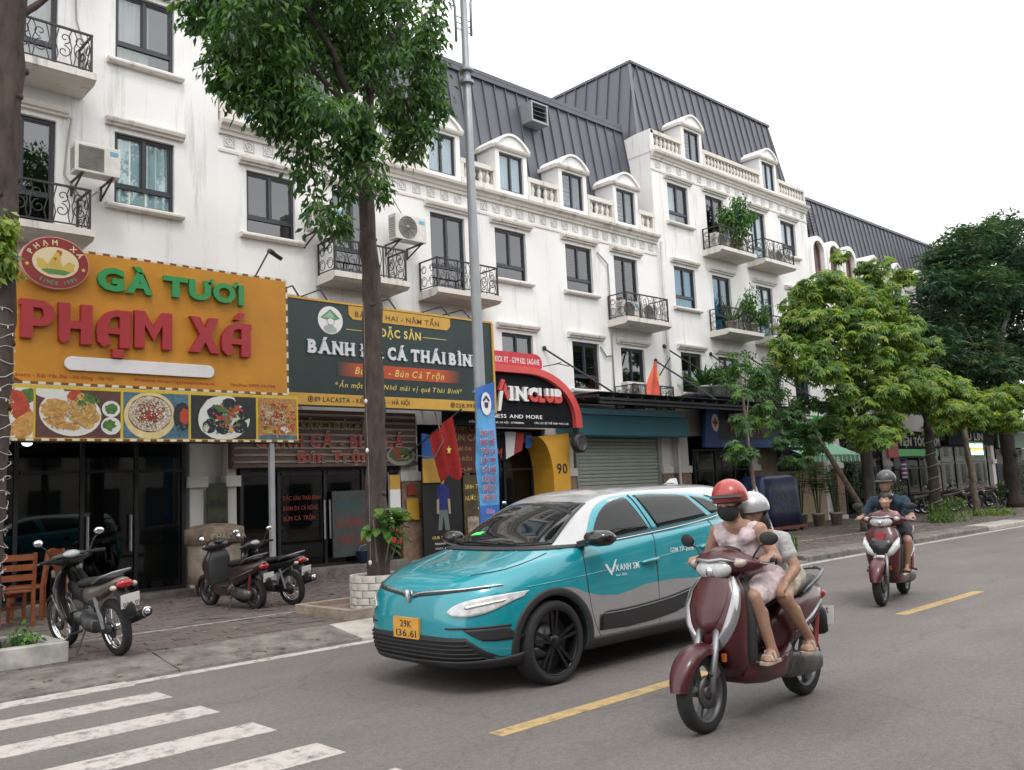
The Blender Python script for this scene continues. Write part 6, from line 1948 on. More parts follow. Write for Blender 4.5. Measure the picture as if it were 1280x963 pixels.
  for s in(-1,1):
   b=MB();b.mi(0,True).tube([(.515,s*.06,.575),(.515,s*.12,.63),(.475,s*.18,.72),(.42,s*.2,.80)],[.014,.042,.046,.012],8);b.build('indicator',LAMPG,o)
  b=MB();b.mi(0,True).ell((.52,0,.57),(.03,.1,.035),14,8);b.build('position_lamp',LAMPG,o)
 b=MB()
 rg=[]
 for y_,hx,hz,xx,zz in((-.27,.02,.02,.24,1.005),(-.21,.055,.05,.26,1.01),(-.12,.105,.085,.29,1.02),(0,.13,.105,.305,1.03),(.12,.105,.085,.29,1.02),(.21,.055,.05,.26,1.01),(.27,.02,.02,.24,1.005)):
  rg.append([(xx+hx*math.cos(a),y_,zz+hz*math.sin(a))for a in[2*PI*j/14 for j in range(14)]])
 b.mi(0,True).loft(rg);b.build('handlebar_cowl',paint,o)
 b=MB();b.mi(0,True).ell((.39,0,.99),(.06,.135,.07),16,10,rot=(0,.2,0));b.build('headlight',LAMPG,o)
 b=MB();b.mi(0,True).tube([(.36,-.17,1.03),(.43,-.09,1.055),(.445,0,1.045),(.43,.09,1.055),(.36,.17,1.03)],[.004,.012,.012,.012,.004],6);b.build('headlight_brow',trim,o)
 b=MB();b.mi(0,True).ell((.41,0,.98),(.046,.05,.055),12,8);b.build('headlight_bulb',CHROME,o)
 for s in(-1,1):
  b=MB();b.mi(0,True).ell((.335,s*.165,1.025),(.045,.05,.03),10,8);b.build('turn_signal',mat('clear_amber',(.45,.36,.31),.15,coat=.5),o)
 b=MB();b.mi(0,True).ell((.2,0,1.095),(.07,.1,.03),14,8,rot=(0,-.4,0));b.build('instrument_panel',CBLK,o)
 grips(o,1.02,.2,.33,CBLK)
 for s in(-1,1):mirror(o,s,(.22,s*.2,1.05),(.2,s*.3,1.14),.065,CBLK)
 for s in(-1,1):
  b=MB();b.mi(0,True).tube([(.24,s*.2,1.02),(.36,s*.14,.9+.02*s),(.47,s*.09,.72),(.56,s*.085,.5),(.62,s*.08,.33)],.006,6);b.build('brake_hose',BLACKM,o)
  b=MB();b.box(.505,.53,s*.1-.012,s*.1+.012,.42,.47);b.build('reflector',mat('reflector_orange',(.4,.1,.02),.2),o)
 b=MB();b.obox((.6,.07,.36),(.09,.035,.06),(0,.5,0));b.build('brake_caliper',ENG,o,bevel=.006)
 b=MB();b.mi(0,True).tube([(.2,.19,.47),(.02,.182,.37),(-.2,.182,.39),(-.3,.175,.5),(-.55,.172,.54),(-.8,.13,.63)],.0035,5);b.build('panel_seam',BLACKM,o)
 b=MB();b.mi(0);hull(b,[(.34,.36,.14,.1,3.4),(.24,.32,.165,.09,3.6),(.1,.29,.175,.075,4),(-.1,.29,.175,.075,4),(-.24,.34,.165,.12,4)]);b.build('underside_cowl',paint,o)
 b=MB();b.box(-.2,.26,-.15,.15,.36,.374);b.build('floorboard',mat('dark_trim_plastic'),o)
 b=MB();hull(b,[(-.1,.48,.11,.12,3),(-.2,.53,.15,.18,3),(-.38,.57,.17,.17,3),(-.58,.62,.165,.14,2.8),(-.78,.67,.13,.1,2.6),(-.92,.72,.075,.055,2.3),(-.97,.735,.03,.02,2)]);b.build('rear_body',paint,o)
 b=MB();hull(b,[(-.08,.70,.09,.03,2.6),(-.16,.735,.13,.045,2.6),(-.34,.745,.15,.045,2.8),(-.5,.77,.145,.05,2.8),(-.7,.80,.12,.045,2.6),(-.84,.815,.08,.03,2.2)]);b.build('seat',SEATM,o)
 for s in(-1,1):
  b=MB();b.mi(0,True).tube([(-.5,s*.14,.74),(-.7,s*.16,.82),(-.88,s*.12,.87),(-.97,s*.04,.88),(-.97,0,.88)],.014,8);b.build('grab_rail',mat('rail_grey',(.14,.14,.15),.4,metal=.5),o)
  b=MB();b.mi(0,True).tube([(-.3,s*.172,.5),(-.55,s*.17,.58),(-.8,s*.125,.66)],[.006,.014,.006],6);b.build('side_trim',trim,o)
  b=MB();b.mi(0,True).tube([(-.35,s*.17,.36),(-.38,s*.23,.345)],.013,6);b.build('footpeg',CBLK,o)
 b=MB();b.mi(0,True).ell((-.93,0,.69),(.05,.095,.05),14,8,rot=(0,.3,0));b.build('tail_light',REDL,o)
 b=MB();b.mi(0,True).tube([(-.84,0,.64),(-.95,0,.52),(-1.0,0,.4)],[.06,.075,.05],8);b.build('rear_mudguard',CBLK,o)
 plate(o,-1.02,.52,*plate_t)
 b=MB();b.mi(0,True);hull(b,[(-.1,.3,.04,.07,2.4),(-.25,.28,.06,.09,2.4),(-.5,.26,.06,.085,2.4),(-.66,.25,.05,.07,2.2)]);
 b.v=[(x,y+.11,z)for x,y,z in b.v];b.build('transmission',ENG,o)
 b=MB();b.mi(0,True).tube([(-.1,-.1,.25),(-.3,-.14,.22),(-.45,-.16,.26),(-.8,-.17,.36)],[.022,.03,.055,.05],10);b.build('exhaust',CBLK,o)
 b=MB();b.mi(0,True).tube([(-.5,-.215,.3),(-.76,-.22,.37)],[.02,.02],6);b.build('heat_shield',CHROME,o)
 for s in(-1,1):
  b=MB();b.tube([(-.62,s*.12,.28),(-.72,s*.12,.58)],.02,8);b.build('rear_shock',mat('spring_red',(.2,.03,.03),.5),o)
 if not rider:
  b=MB();b.tube([(-.15,.1,.26),(-.22,.25,.015)],.011,6);b.build('kickstand',CBLK,o)
 return o
def make_underbone(name,label,paint,loc,heading,lean=0.,plate_t=('29-T1','234.56'),group=None,accent=None,simple=False):
 """Small-wheeled commuter motorbike with slim leg shields, long seat and spoked or cast wheels."""
 o=thing(name,label,'motorbike',loc,(lean,0,heading),group)
 xf,xr,r=.62,-.6,.29
 accent=accent or mat('bike_bronze_panel',(.16,.14,.12),.35,metal=.4,var=.1,coat=.4)
 moto_wheel(o,xf,r,.07,'spoke',0,.1);moto_wheel(o,xr,r,.085,'spoke',.3)
 b=MB()
 for s in(-1,1):b.mi(0,True).tube([(xf,s*.07,r),(xf-.08,s*.07,r+.22),(xf-.22,s*.055,.82)],[.017,.022,.024],8)
 b.build('fork',mat('fork_silver'),o)
 b=MB();rg=[]
 for k in range(12):
  a=R(10+150*k/11);rr_=r+.022;hw=.055
  c=(xf+rr_*math.cos(a),r+rr_*math.sin(a));d=(math.cos(a),math.sin(a))
  rg.append([(c[0]-d[0]*.035,-hw,c[1]-d[1]*.035),(c[0],-hw*.8,c[1]),(c[0]+d[0]*.014,0,c[1]+d[1]*.014),(c[0],hw*.8,c[1]),(c[0]-d[0]*.035,hw,c[1]-d[1]*.035)])
 b.mi(0,True).loft(rg,cap=False,closed=False);b.build('front_mudguard',paint,o)
 for s in(-1,1):
  b=MB();rg=[]
  for z,x,y0,y1,t in((.30,.12,.09,.15,.03),(.42,.2,.09,.19,.04),(.56,.28,.07,.215,.05),(.7,.33,.03,.2,.05),(.82,.33,.0,.14,.05),(.9,.31,.0,.08,.04)):
   rg.append([(x+t,s*y0,z),(x+t*.4,s*(y0+y1)/2,z),(x-t*1.2,s*y1,z),(x-t*1.6,s*(y1-.01),z),(x-t*.2,s*(y0+y1)/2,z),(x+t*.4,s*y0,z)])
  b.mi(0,True).loft(rg);b.build('leg_shield',paint,o)
  b=MB();b.mi(0,True).tube([(.1,s*.17,.34),(.19,s*.21,.5),(.27,s*.215,.64)],[.006,.012,.006],6);b.build('shield_trim',accent,o)
  b=MB();b.mi(0,True).tube([(.36,s*.08,.78),(.345,s*.13,.83),(.31,s*.15,.88)],[.012,.03,.012],8);b.build('turn_signal',mat('clear_amber'),o)
 b=MB();rg=[]
 for y_,hx,hz,zz in((-.24,.02,.02,.98),(-.15,.05,.05,.985),(0,.105,.09,.985),(.15,.05,.05,.985),(.24,.02,.02,.98)):
  rg.append([(.24+hx*math.cos(a),y_,zz+hz*math.sin(a))for a in[2*PI*j/12 for j in range(12)]])
 b.mi(0,True).loft(rg);b.build('handlebar_cowl',paint,o)
 b=MB();b.mi(0,True).ell((.32,0,.97),(.05,.1,.06),14,8,rot=(0,.2,0));b.build('headlight',LAMPG,o)
 b=MB();b.mi(0,True).ell((.16,0,1.03),(.055,.09,.035),12,8,rot=(0,-.5,0));b.build('instrument_panel',mat('dial_grey',(.3,.31,.32),.2,var=.3,scale=20),o)
 grips(o,1.0,.16,.33,CBLK)
 for s in(-1,1):mirror(o,s,(.18,s*.2,1.02),(.16,s*.3,1.18),.058,CBLK)
 b=MB();hull(b,[(.28,.68,.04,.06,2.4),(.1,.6,.045,.07,2.4),(-.1,.56,.06,.07,2.4),(-.2,.6,.09,.1,2.6)]);b.build('frame_spine',CBLK,o)
 b=MB();hull(b,[(.12,.36,.05,.06,2.4),(.02,.34,.075,.075,3),(-.08,.31,.1,.09,3),(-.26,.3,.11,.085,3),(-.34,.3,.07,.05,2.4)])
 for k in range(4):b.box(.03+.03*k,.04+.03*k,-.085,.085,.29,.42)
 b.build('engine',ENG,o)
 b=MB();hull(b,[(-.12,.6,.07,.09,2.6),(-.26,.62,.115,.11,2.8),(-.45,.65,.125,.09,2.8),(-.65,.7,.11,.065,2.6),(-.85,.76,.08,.045,2.4),(-.95,.785,.04,.02,2)]);b.build('tail_fairing',accent,o)
 b=MB();hull(b,[(-.02,.70,.06,.03,2.4),(-.1,.735,.1,.04,2.6),(-.3,.75,.125,.04,2.8),(-.5,.775,.125,.042,2.8),(-.7,.80,.105,.04,2.6),(-.82,.81,.06,.025,2.2)]);b.build('seat',SEATM,o)
 b=MB();b.mi(0,True).tube([(-.5,.12,.76),(-.72,.13,.83),(-.9,.09,.87),(-.93,0,.875),(-.9,-.09,.87),(-.72,-.13,.83),(-.5,-.12,.76)],.012,8);b.build('grab_rail',mat('fork_silver'),o)
 b=MB();b.mi(0,True).ell((-.93,0,.745),(.05,.085,.045),14,8,rot=(0,.35,0));b.build('tail_light',REDL,o)
 for s in(-1,1):
  b=MB();b.mi(0,True).ell((-.9,s*.105,.72),(.05,.03,.028),10,6);b.build('turn_signal',mat('clear_amber'),o)
 b=MB();b.mi(0,True).tube([(-.8,0,.68),(-.92,0,.58),(-.97,0,.44)],[.06,.07,.055],8);b.build('rear_mudguard',CBLK,o)
 plate(o,-.995,.58,*plate_t)
 b=MB();b.mi(0,True).tube([(.1,-.06,.3),(.06,-.09,.2),(-.2,-.12,.19),(-.4,-.14,.24),(-.5,-.15,.29),(-.98,-.16,.42)],[.016,.018,.02,.026,.045,.048],10);b.build('exhaust',mat('exhaust_black',(.03,.03,.03),.4,metal=.5),o)
 b=MB();b.mi(0,True).lathe([(0,0),(.026,0),(.034,.012),(.05,.0),(.05,.02)],14,axis='X');b.v=[(x-.985,y-.16,z+.42)for x,y,z in b.v];b.build('exhaust_tip',CHROME,o)
 b=MB();hull(b,[(-.3,.3,.02,.05,3),(-.62,.29,.025,.055,3),(-.68,.29,.015,.03,2)]);b.v=[(x,y+.075,z)for x,y,z in b.v];b.build('chain_case',CBLK,o)
 for s in(-1,1):
  b=MB();b.tube([(-.58,s*.11,.3),(-.5,s*.12,.62)],.02,8);b.build('rear_shock',mat('fork_silver'),o)
  b=MB();b.tube([(-.08,s*.1,.25),(-.06,s*.24,.24)],.013,6);b.build('footpeg',CBLK,o)
 b=MB();b.tube([(-.1,.09,.24),(-.18,.26,.02)],.01,6);b.build('kickstand',CBLK,o)
 return o
MAROON=mat('scooter_maroon',(.055,.0035,.007),.38,var=.08,coat=.4)
MAROON2=mat('scooter_wine',(.07,.005,.012),.38,var=.08,coat=.4)
BKGLOSS=mat('bike_gloss_black',(.014,.014,.016),.25,var=.08,coat=.6)
sc_w=make_scooter('scooter','maroon scooter ridden by a woman in a red helmet, nearest the camera',MAROON,(5.50,3.475,0),R(181),lean=R(1.5),steer=.03,rider=True,plate_t=('29-E2','617.05'))
sc_m=make_scooter('scooter','wine red scooter ridden by a man with a small child',MAROON2,(11.376,5.115,0),R(192),lean=R(-1),kind='vision',rider=True,plate_t=('30-M4','118.20'))
make_underbone('motorbike','black motorbike parked beside the marble planter at far left',BKGLOSS,(3.36,10.08,SW),R(96),lean=R(-9),plate_t=('29-T1','089.01'))
bs_=make_scooter('scooter','brown parked scooter in front of the rusty drum',mat('scooter_brown',(.035,.02,.022),.35,var=.1,coat=.6),(6.03,12.3,SW),R(98),lean=R(-7),plate_t=('29-X5','674.53'),kind='lead',trim=mat('dark_silver_trim',(.16,.15,.15),.35,metal=.5))
bu_=make_underbone('motorbike','black motorbike parked right of the brown scooter',BKGLOSS,(6.5,12.15,SW),R(102),lean=R(-8),plate_t=('29-S2','117.70'),accent=BKGLOSS)
bs_.scale=bu_.scale=(.88,)*3
src=make_underbone('motorbike','black motorbike parked in front of the far curtained shop window, second of four',BKGLOSS,(34.6,13.6,SW),R(120),lean=R(-8),group='motorbikes parked by the far shops')
for(x,y_,a),lab in zip(((33.0,14.0,118),(36.4,13.5,122),(38.6,13.6,150)),('black motorbike parked behind the wrapped tree trunk, first of four','black motorbike parked left of the slanting trunk, third of four','black motorbike parked right of the slanting trunk, last of four')):
 c=copy_tree(src);c.location=(x,y_,SW);c.rotation_euler=(R(-8),0,R(a));c['label']=lab
c=copy_tree(src);c.location=(13.1,14.2,SW);c.rotation_euler=(R(-8),0,R(80));c['label']='dark motorbike half hidden behind the car windscreen by the menu poster';del c['group']
# ================================================================== PEOPLE
from mathutils import noise as mnoise
def capsule(b,p0,r0,p1,r1,n=14,k=5):
 """Closed tapered capsule."""
 p0,p1=Vector(p0),Vector(p1)
 d=p1-p0;L_=d.length
 if L_<1e-6:d=Vector((0,0,1))
 d.normalize()
 u=d.orthogonal().normalized();w=d.cross(u)
 rings=[]
 for i in range(k+1):
  a=-PI/2+PI/2*i/k
  rings.append((p0+d*(r0*math.sin(a)),max(.0008,r0*math.cos(a))))
 for i in range(k+1):
  a=PI/2*i/k
  rings.append((p1+d*(r1*math.sin(a)),max(.0008,r1*math.cos(a))))
 b.loft([[c+(u*math.cos(2*PI*j/n)+w*math.sin(2*PI*j/n))*r for j in range(n)]for c,r in rings])
def fuse(prims,voxel=.011,smooth=4):
 """Melt overlapping solids into one continuous skin. prims: ('c', p0, r0, p1, r1) or ('e', centre, radii, rot)."""
 b=MB()
 for p in prims:
  if p[0]=='c':capsule(b,*p[1:])
  else:b.ell(p[1],p[2],18,12,rot=p[3]if len(p)>3 else None,z0=-.9995,z1=.9995)
 me=b.mesh('solid',SKIN,fix=False)
 bmx=bmesh.new();bmx.from_mesh(me)
 bmesh.ops.holes_fill(bmx,edges=[e for e in bmx.edges if e.is_boundary],sides=40)
 bmesh.ops.recalc_face_normals(bmx,faces=bmx.faces)
 bmx.to_mesh(me);bmx.free()
 o=bpy.data.objects.new('solid',me);COL.objects.link(o)
 m=o.modifiers.new('r','REMESH');m.mode='VOXEL';m.voxel_size=voxel;m.use_smooth_shade=True
 if smooth:
  s=o.modifiers.new('s','SMOOTH');s.factor=.5;s.iterations=smooth
 dg=bpy.context.evaluated_depsgraph_get()
 out_=bpy.data.meshes.new_from_object(o.evaluated_get(dg))
 bpy.data.objects.remove(o)
 out_.polygons.foreach_set('use_smooth',[True]*len(out_.polygons))
 return out_
SKIN=mat('skin',(.35,.2,.14),.5,var=.16,scale=14,bump=.15,bscale=60)
SKIN2=mat('skin_light',(.5,.31,.23),.55,var=.08,scale=30)
HAIR=mat('hair_black',(.012,.01,.01),.5,var=.3,scale=60,aniso=(1,1,6))
def put(name,me,m,par):
 me.materials.clear()
 for q in(m if isinstance(m,(list,tuple))else[m]):me.materials.append(q)
 me.name=name
 o=bpy.data.objects.new(name,me);COL.objects.link(o);o.parent=par
 return o
def hand(wrist,d,grip,s,r=.0105):
 """Palm and five fingers closing round a bar whose axis is `grip`; d points from wrist to knuckles."""
 w,d,g=Vector(wrist),Vector(d).normalized(),Vector(grip).normalized()
 nrm=d.cross(g).normalized()
 if nrm.z>0:nrm=-nrm
 pr=[]
 kn=w+d*.075
 for k,(t,l)in enumerate(((-.033,.9),(-.011,1.),(.011,.97),(.033,.8))):
  base=kn+g*t
  a=base+d*.026*l+nrm*.008;c=a+d*.012*l+nrm*.026*l;e=c-d*.022*l+nrm*.012*l
  pr+=[('c',tuple(w+d*.02+g*t*.6),.016,tuple(base),.013),('c',tuple(base),r*1.05,tuple(a),r),('c',tuple(a),r,tuple(c),r*.95),('c',tuple(c),r*.95,tuple(e),r*.85)]
 th=w+d*.02+g*(.034*s)
 t1=th+d*.03+g*(.022*s)+nrm*.012;t2=t1+d*.022+nrm*.02-g*(.006*s)
 pr+=[('c',tuple(w+d*.012),.018,tuple(th),.015),('c',tuple(th),.014,tuple(t1),.0115),('c',tuple(t1),.0115,tuple(t2),.0095)]
 return pr
def foot(ankle,toe,w=.034):
 a,t=Vector(ankle),Vector(toe)
 d=(t-a);d.z=0;d.normalize()
 heel=a-d*.035-Vector((0,0,.05));sd=d.cross(Vector((0,0,1)))
 pr=[('c',tuple(a),.034,tuple(heel),.032),('c',tuple(heel),.032,tuple(t-d*.05),.03),('c',tuple(a-Vector((0,0,.01))),.034,tuple(t-d*.06),.026)]
 for k in range(5):
  q=t-d*(.012*abs(k-1))+sd*(.018*(k-2))
  pr.append(('c',tuple(t-d*.06+sd*(.014*(k-2))),.017,tuple(q),.0105 if k else .013))
 return pr
def head(c,face,r=.098,up=(0,0,1)):
 """Skull, jaw, nose, ears; returns solids and the face frame."""
 c,f,u=Vector(c),Vector(face).normalized(),Vector(up)
 f=(f-u*f.dot(u)).normalized();s=u.cross(f)
 k=r/.098
 P=lambda a,b_,z:tuple(c+f*(a*k)+s*(b_*k)+u*(z*k))
 yaw_=math.atan2(f.y,f.x)
 pr=[('e',P(-.012,0,.02),(.095*k,.077*k,.1*k),(0,0,yaw_)),('c',P(.03,0,-.03),.058*k,P(.045,0,-.075),.036*k),('e',P(.03,0,-.03),(.066*k,.064*k,.075*k),(0,0,yaw_)),
 ('c',P(.088,0,.01),.011*k,P(.105,0,-.025),.0145*k),('c',P(.02,.03,-.075),.03*k,P(.06,0,-.085),.022*k),('c',P(.02,-.03,-.075),.03*k,P(.06,0,-.085),.022*k),
 ('c',P(.086,.02,-.055),.008*k,P(.088,-.02,-.055),.008*k),('c',P(.07,.035,-.015),.026*k,P(.06,.045,-.02),.02*k),('c',P(.07,-.035,-.015),.026*k,P(.06,-.045,-.02),.02*k)]
 for e in(-1,1):
  pr+=[('e',P(-.005,e*.078,-.005),(.018*k,.012*k,.03*k),(0,0,yaw_)),('c',P(.075,e*.03,.028),.013*k,P(.062,e*.05,.026),.012*k)]
 return pr,P,k,yaw_
def face_marks(par_mesh_mats,P,k,yaw_):
 """Eyes, brows and mouth as small solids for the same mesh."""
 b=MB()
 for e in(-1,1):
  b.mi(1,True).ell(P(.078,e*.03,.008),(.012*k,.0155*k,.0085*k),10,6,rot=(0,0,yaw_))
  b.mi(2,True).ell(P(.087,e*.03,.008),(.005*k,.0085*k,.0078*k),8,6,rot=(0,0,yaw_))
  b.mi(2,True).tube([P(.09,e*.012,.03),P(.088,e*.03,.036),P(.074,e*.052,.03)],[.003*k,.0055*k,.003*k],6)
  b.mi(2,True).tube([P(.09,e*.015,.012),P(.089,e*.03,.017),P(.078,e*.046,.011)],.0026*k,5)
 b.mi(3,True).tube([P(.083,.026,-.055),P(.094,.0,-.053),P(.083,-.026,-.055)],[.003*k,.0075*k,.003*k],6)
 b.mi(3,True).tube([P(.083,.02,-.06),P(.092,.0,-.062),P(.083,-.02,-.06)],[.003*k,.0075*k,.003*k],6)
 return b
def join_marks(me,b):
 bmx=bmesh.new();bmx.from_mesh(me)
 m2=b.mesh('marks',SKIN,fix=True)
 for p,i in zip(m2.polygons,b.m):pass
 tmp=bmesh.new();tmp.from_mesh(m2)
 idx=[p.material_index for p in m2.polygons]
 vm={v.index:bmx.verts.new(v.co)for v in tmp.verts}
 for f in tmp.faces:
  try:
   nf=bmx.faces.new([vm[v.index]for v in f.verts]);nf.smooth=True;nf.material_index=f.material_index
  except ValueError:pass
 bmx.to_mesh(me);bmx.free();tmp.free()
def limb(a,ra,m,rm,e,re):
 return[('c',a,ra,m,rm),('c',m,rm,e,re)]
def helmet_mesh(c,r,face,tilt=.12):
 """Open-face shell: upper part of an ellipsoid, thick."""
 f=Vector(face);yaw_=math.atan2(f.y,f.x)
 b=MB()
 b.mi(0,True).ell(c,(r*1.12,r,r*1.02),28,12,rot=(0,tilt,yaw_),z0=-.22,z1=1.)
 b.mi(0,True).ell(c,(r*1.04,r*.92,r*.95),28,12,rot=(0,tilt,yaw_),z0=-.22,z1=1.)
 e=Euler((0,tilt,yaw_)).to_matrix();ring=[]
 la=math.asin(-.22)
 pts=[tuple(e@Vector((r*1.08*math.cos(la)*math.cos(a),r*.96*math.cos(la)*math.sin(a),r*.98*math.sin(la)))+Vector(c))for a in[2*PI*j/28 for j in range(28)]]
 b.mi(1,True).tube(pts,.007,6,closed=True)
 return b
def brim(c,r,face,z,length,drop=.0):
 f=Vector((face[0],face[1],0)).normalized();s=Vector((-f.y,f.x,0));c=Vector(c)
 b=MB();n=12;top,bot=[],[]
 for i in range(n+1):
  a=R(-72+144*i/n)
  inner=c+f*(r*1.07*math.cos(a))+s*(r*.97*math.sin(a))+Vector((0,0,z))
  o_=c+f*((r*1.07)*math.cos(a)+length*math.cos(a)**.6)+s*(r*.99*math.sin(a))+Vector((0,0,z-drop))
  top.append((inner,o_))
 for i in range(n):
  for dz in(0,-.008):
   b.mi(0,True).poly([top[i][0]+Vector((0,0,dz)),top[i+1][0]+Vector((0,0,dz)),top[i+1][1]+Vector((0,0,dz)),top[i][1]+Vector((0,0,dz))])
 b.mi(0,True).tube([t[1]-Vector((0,0,.004))for t in top],.005,5)
 return b
def person(name,label,scooter,spec):
 o=thing(name,label,'person',tuple(scooter.location),tuple(scooter.rotation_euler))
 sk=spec.get('skin',SKIN)
 pr,P,k,yw=head(spec['head'],spec['face'],spec.get('hr',.098))
 hd=Vector(spec['head']);nk=Vector(spec['neck']);pv=Vector(spec['pelvis']);cs=Vector(spec['chest'])
 z=spec.get('size',1.)
 pr.append(('c',tuple(nk),.05*z,tuple(hd+Vector((-.015,0,-.04))),.048*z))
 sh=spec['shoulders']
 pr+=[('c',sh[0],.055*z,sh[1],.055*z),('c',tuple(nk-Vector((0,0,.01))),.05*z,tuple((Vector(sh[0])+nk)/2),.05*z),('c',tuple(nk-Vector((0,0,.01))),.05*z,tuple((Vector(sh[1])+nk)/2),.05*z)]
 pr+=[('e',tuple(cs),(.1*z,.145*z,.17*z)),('c',tuple(cs),.105*z,tuple((cs+pv)/2),.1*z),('c',tuple((cs+pv)/2),.1*z,tuple(pv),.125*z),('c',tuple(pv+Vector((0,.07*z,0))),.11*z,tuple(pv-Vector((0,.07*z,0))),.11*z)]
 for e,i in((1,0),(-1,1)):
  el,wr=spec['elbows'][i],spec['wrists'][i]
  pr+=limb(sh[i],.05*z,el,.038*z,wr,.026*z)
  pr+=[('c',sh[i],.05*z,tuple((Vector(sh[i])*.5+Vector(el)*.5)),.046*z),('c',tuple(Vector(el)*.75+Vector(wr)*.25),.04*z,tuple(Vector(el)*.4+Vector(wr)*.6),.032*z)]
  hg=spec['hands'][i]
  hp=hand(wr,hg[0],hg[1],e if hg[2]else-e,.0105*z)
  pr+=hp
  if spec.get('knees'):
   hip=tuple(pv+Vector((0.02,e*.085*z,-.01)));kn,an=spec['knees'][i],spec['ankles'][i]
   pr+=limb(hip,.085*z,kn,.055*z,an,.034*z)
   calf=Vector(kn)*.68+Vector(an)*.32-Vector((.015,0,0))
   pr+=[('c',tuple(calf),.052*z,tuple(Vector(kn)*.4+Vector(an)*.6),.043*z)]
   pr+=foot(an,spec['toes'][i])
 me=fuse(pr,spec.get('voxel',.0105),3)
 put('body',me,[sk,mat('eye_white',(.6,.58,.55),.3,var=0),mat('eye_dark',(.012,.009,.008),.3,var=0),mat('lips',(.3,.11,.09),.5,var=0)],o)
 if spec.get('marks',True):join_marks(me,face_marks(None,P,k,yw))
 for nm,prims,m,vx in spec.get('clothes',()):
  cm=fuse(prims,vx,3)
  nr=[v.normal.copy()for v in cm.vertices]
  for v,n_ in zip(cm.vertices,nr):
   c=v.co
   v.co=c+n_*(.011*mnoise.noise(Vector((c.x*9+c.z*6,c.y*9,c.z*15)))+.006*mnoise.noise(Vector((c.x*24,c.y*24-c.z*18,c.z*34))))
  put(nm,cm,m,o)
 return o,P,k
# ---- woman riding the near scooter
LIL=mat('lilac_cotton',(.56,.46,.475),.9,var=.2,scale=14,bump=.9,bscale=16)
spec=dict(head=(.12,0,1.425),face=(1,.18,0),neck=(.07,0,1.27),chest=(.0,0,1.08),pelvis=(-.16,0,.86),
shoulders=[(.045,.165,1.225),(.045,-.165,1.225)],elbows=[(.04,.27,1.02),(.06,-.28,1.0)],wrists=[(.115,.265,1.05),(.115,-.27,1.05)],
hands=[((1,.1,-.05),(0,1,0),False),((1,-.1,-.05),(0,1,0),False)],knees=[(.24,.19,.80),(.24,-.19,.80)],ankles=[(.15,.23,.455),(.12,-.14,.45)],toes=[(.27,.235,.395),(.24,-.14,.395)])
def shirt(sp,sl,pad=.022,bottom=True):
 cs,pv,nk=Vector(sp['chest']),Vector(sp['pelvis']),Vector(sp['neck']);sh=sp['shoulders']
 q=[('e',tuple(cs),(.1+pad,.145+pad,.17+pad*.6)),('c',tuple(cs),.108+pad,tuple((cs+pv)/2),.104+pad),('c',tuple((cs+pv)/2+Vector((0,.03,0))),.1+pad,tuple(pv+Vector((0,.05,.02))),.112+pad),('c',tuple((cs+pv)/2-Vector((0,.03,0))),.1+pad,tuple(pv+Vector((0,-.05,.02))),.112+pad)]
 for i in(0,1):
  s_=Vector(sh[i]);el=Vector(sp['elbows'][i])
  q.append(('c',tuple(s_*.55+nk*.45-Vector((0,0,.02))),.064,tuple(s_*(.96 if sl else .82)+nk*(.04 if sl else .18)),.062 if sl else .06))
  q.append(('c',tuple(s_*.55+nk*.45+Vector((.025,0,-.06))),.066,tuple(cs+Vector((.02,s_.y*.3,.04))),.095))
  if sl:q.append(('c',tuple(nk-Vector((.01,0,.03))),.058,tuple(s_*.5+nk*.5-Vector((0,0,.01))),.06))
  if sl:q+=[('c',tuple(s_),.06,tuple(s_*(1-sl)+el*sl),.056)]
 return q
def shorts(sp,t,pad=.022):
 pv=Vector(sp['pelvis']);q=[('c',tuple(pv+Vector((0,.07,0))),.112+pad,tuple(pv-Vector((0,.07,0))),.112+pad)]
 for i,e in((0,1),(1,-1)):
  hip=pv+Vector((.02,e*.085,-.01));kn=Vector(sp['knees'][i])
  q.append(('c',tuple(hip),.09+pad,tuple(hip*(1-t)+kn*t),.064+pad))
 return q
spec['clothes']=[('top',shirt(spec,0),LIL,.011),('shorts',shorts(spec,.86),LIL,.011)]
w1,P,k=person('person','woman in red helmet, black mask and lilac outfit riding the near scooter',sc_w,spec)
c0=Vector(spec['head'])+Vector((-.012,0,.035))
helmet_mesh(tuple(c0),.122,spec['face'],.1).build('helmet',[mat('helmet_red',(.36,.03,.025),.35,var=.06,coat=.5),CBLK],w1)
brim(c0+Vector((0,0,.0)),.122,spec['face'],.018,.05,.02).build('helmet_brim',CBLK,w1)
yw=math.atan2(.18,1)
b=MB();b.mi(0,True).ell(P(.035,0,-.06),(.078,.075,.075),18,10,rot=(0,.25,yw));b.mi(0,True).tube([P(.05,.07,-.03),P(.0,.085,-.01)],.006,5);b.mi(0,True).tube([P(.05,-.07,-.03),P(.0,-.085,-.01)],.006,5)
b.build('face_mask',mat('black_cloth',(.018,.018,.02),.8,var=.2,scale=30),w1)
b=MB();b.mi(0,True).tube([P(-.06,0,-.02),P(-.1,0,-.1),P(-.12,.0,-.22)],[.06,.055,.03],10);b.build('hair',HAIR,w1)
SAND=mat('sandal_beige',(.42,.34,.27),.7,var=.15,scale=20)
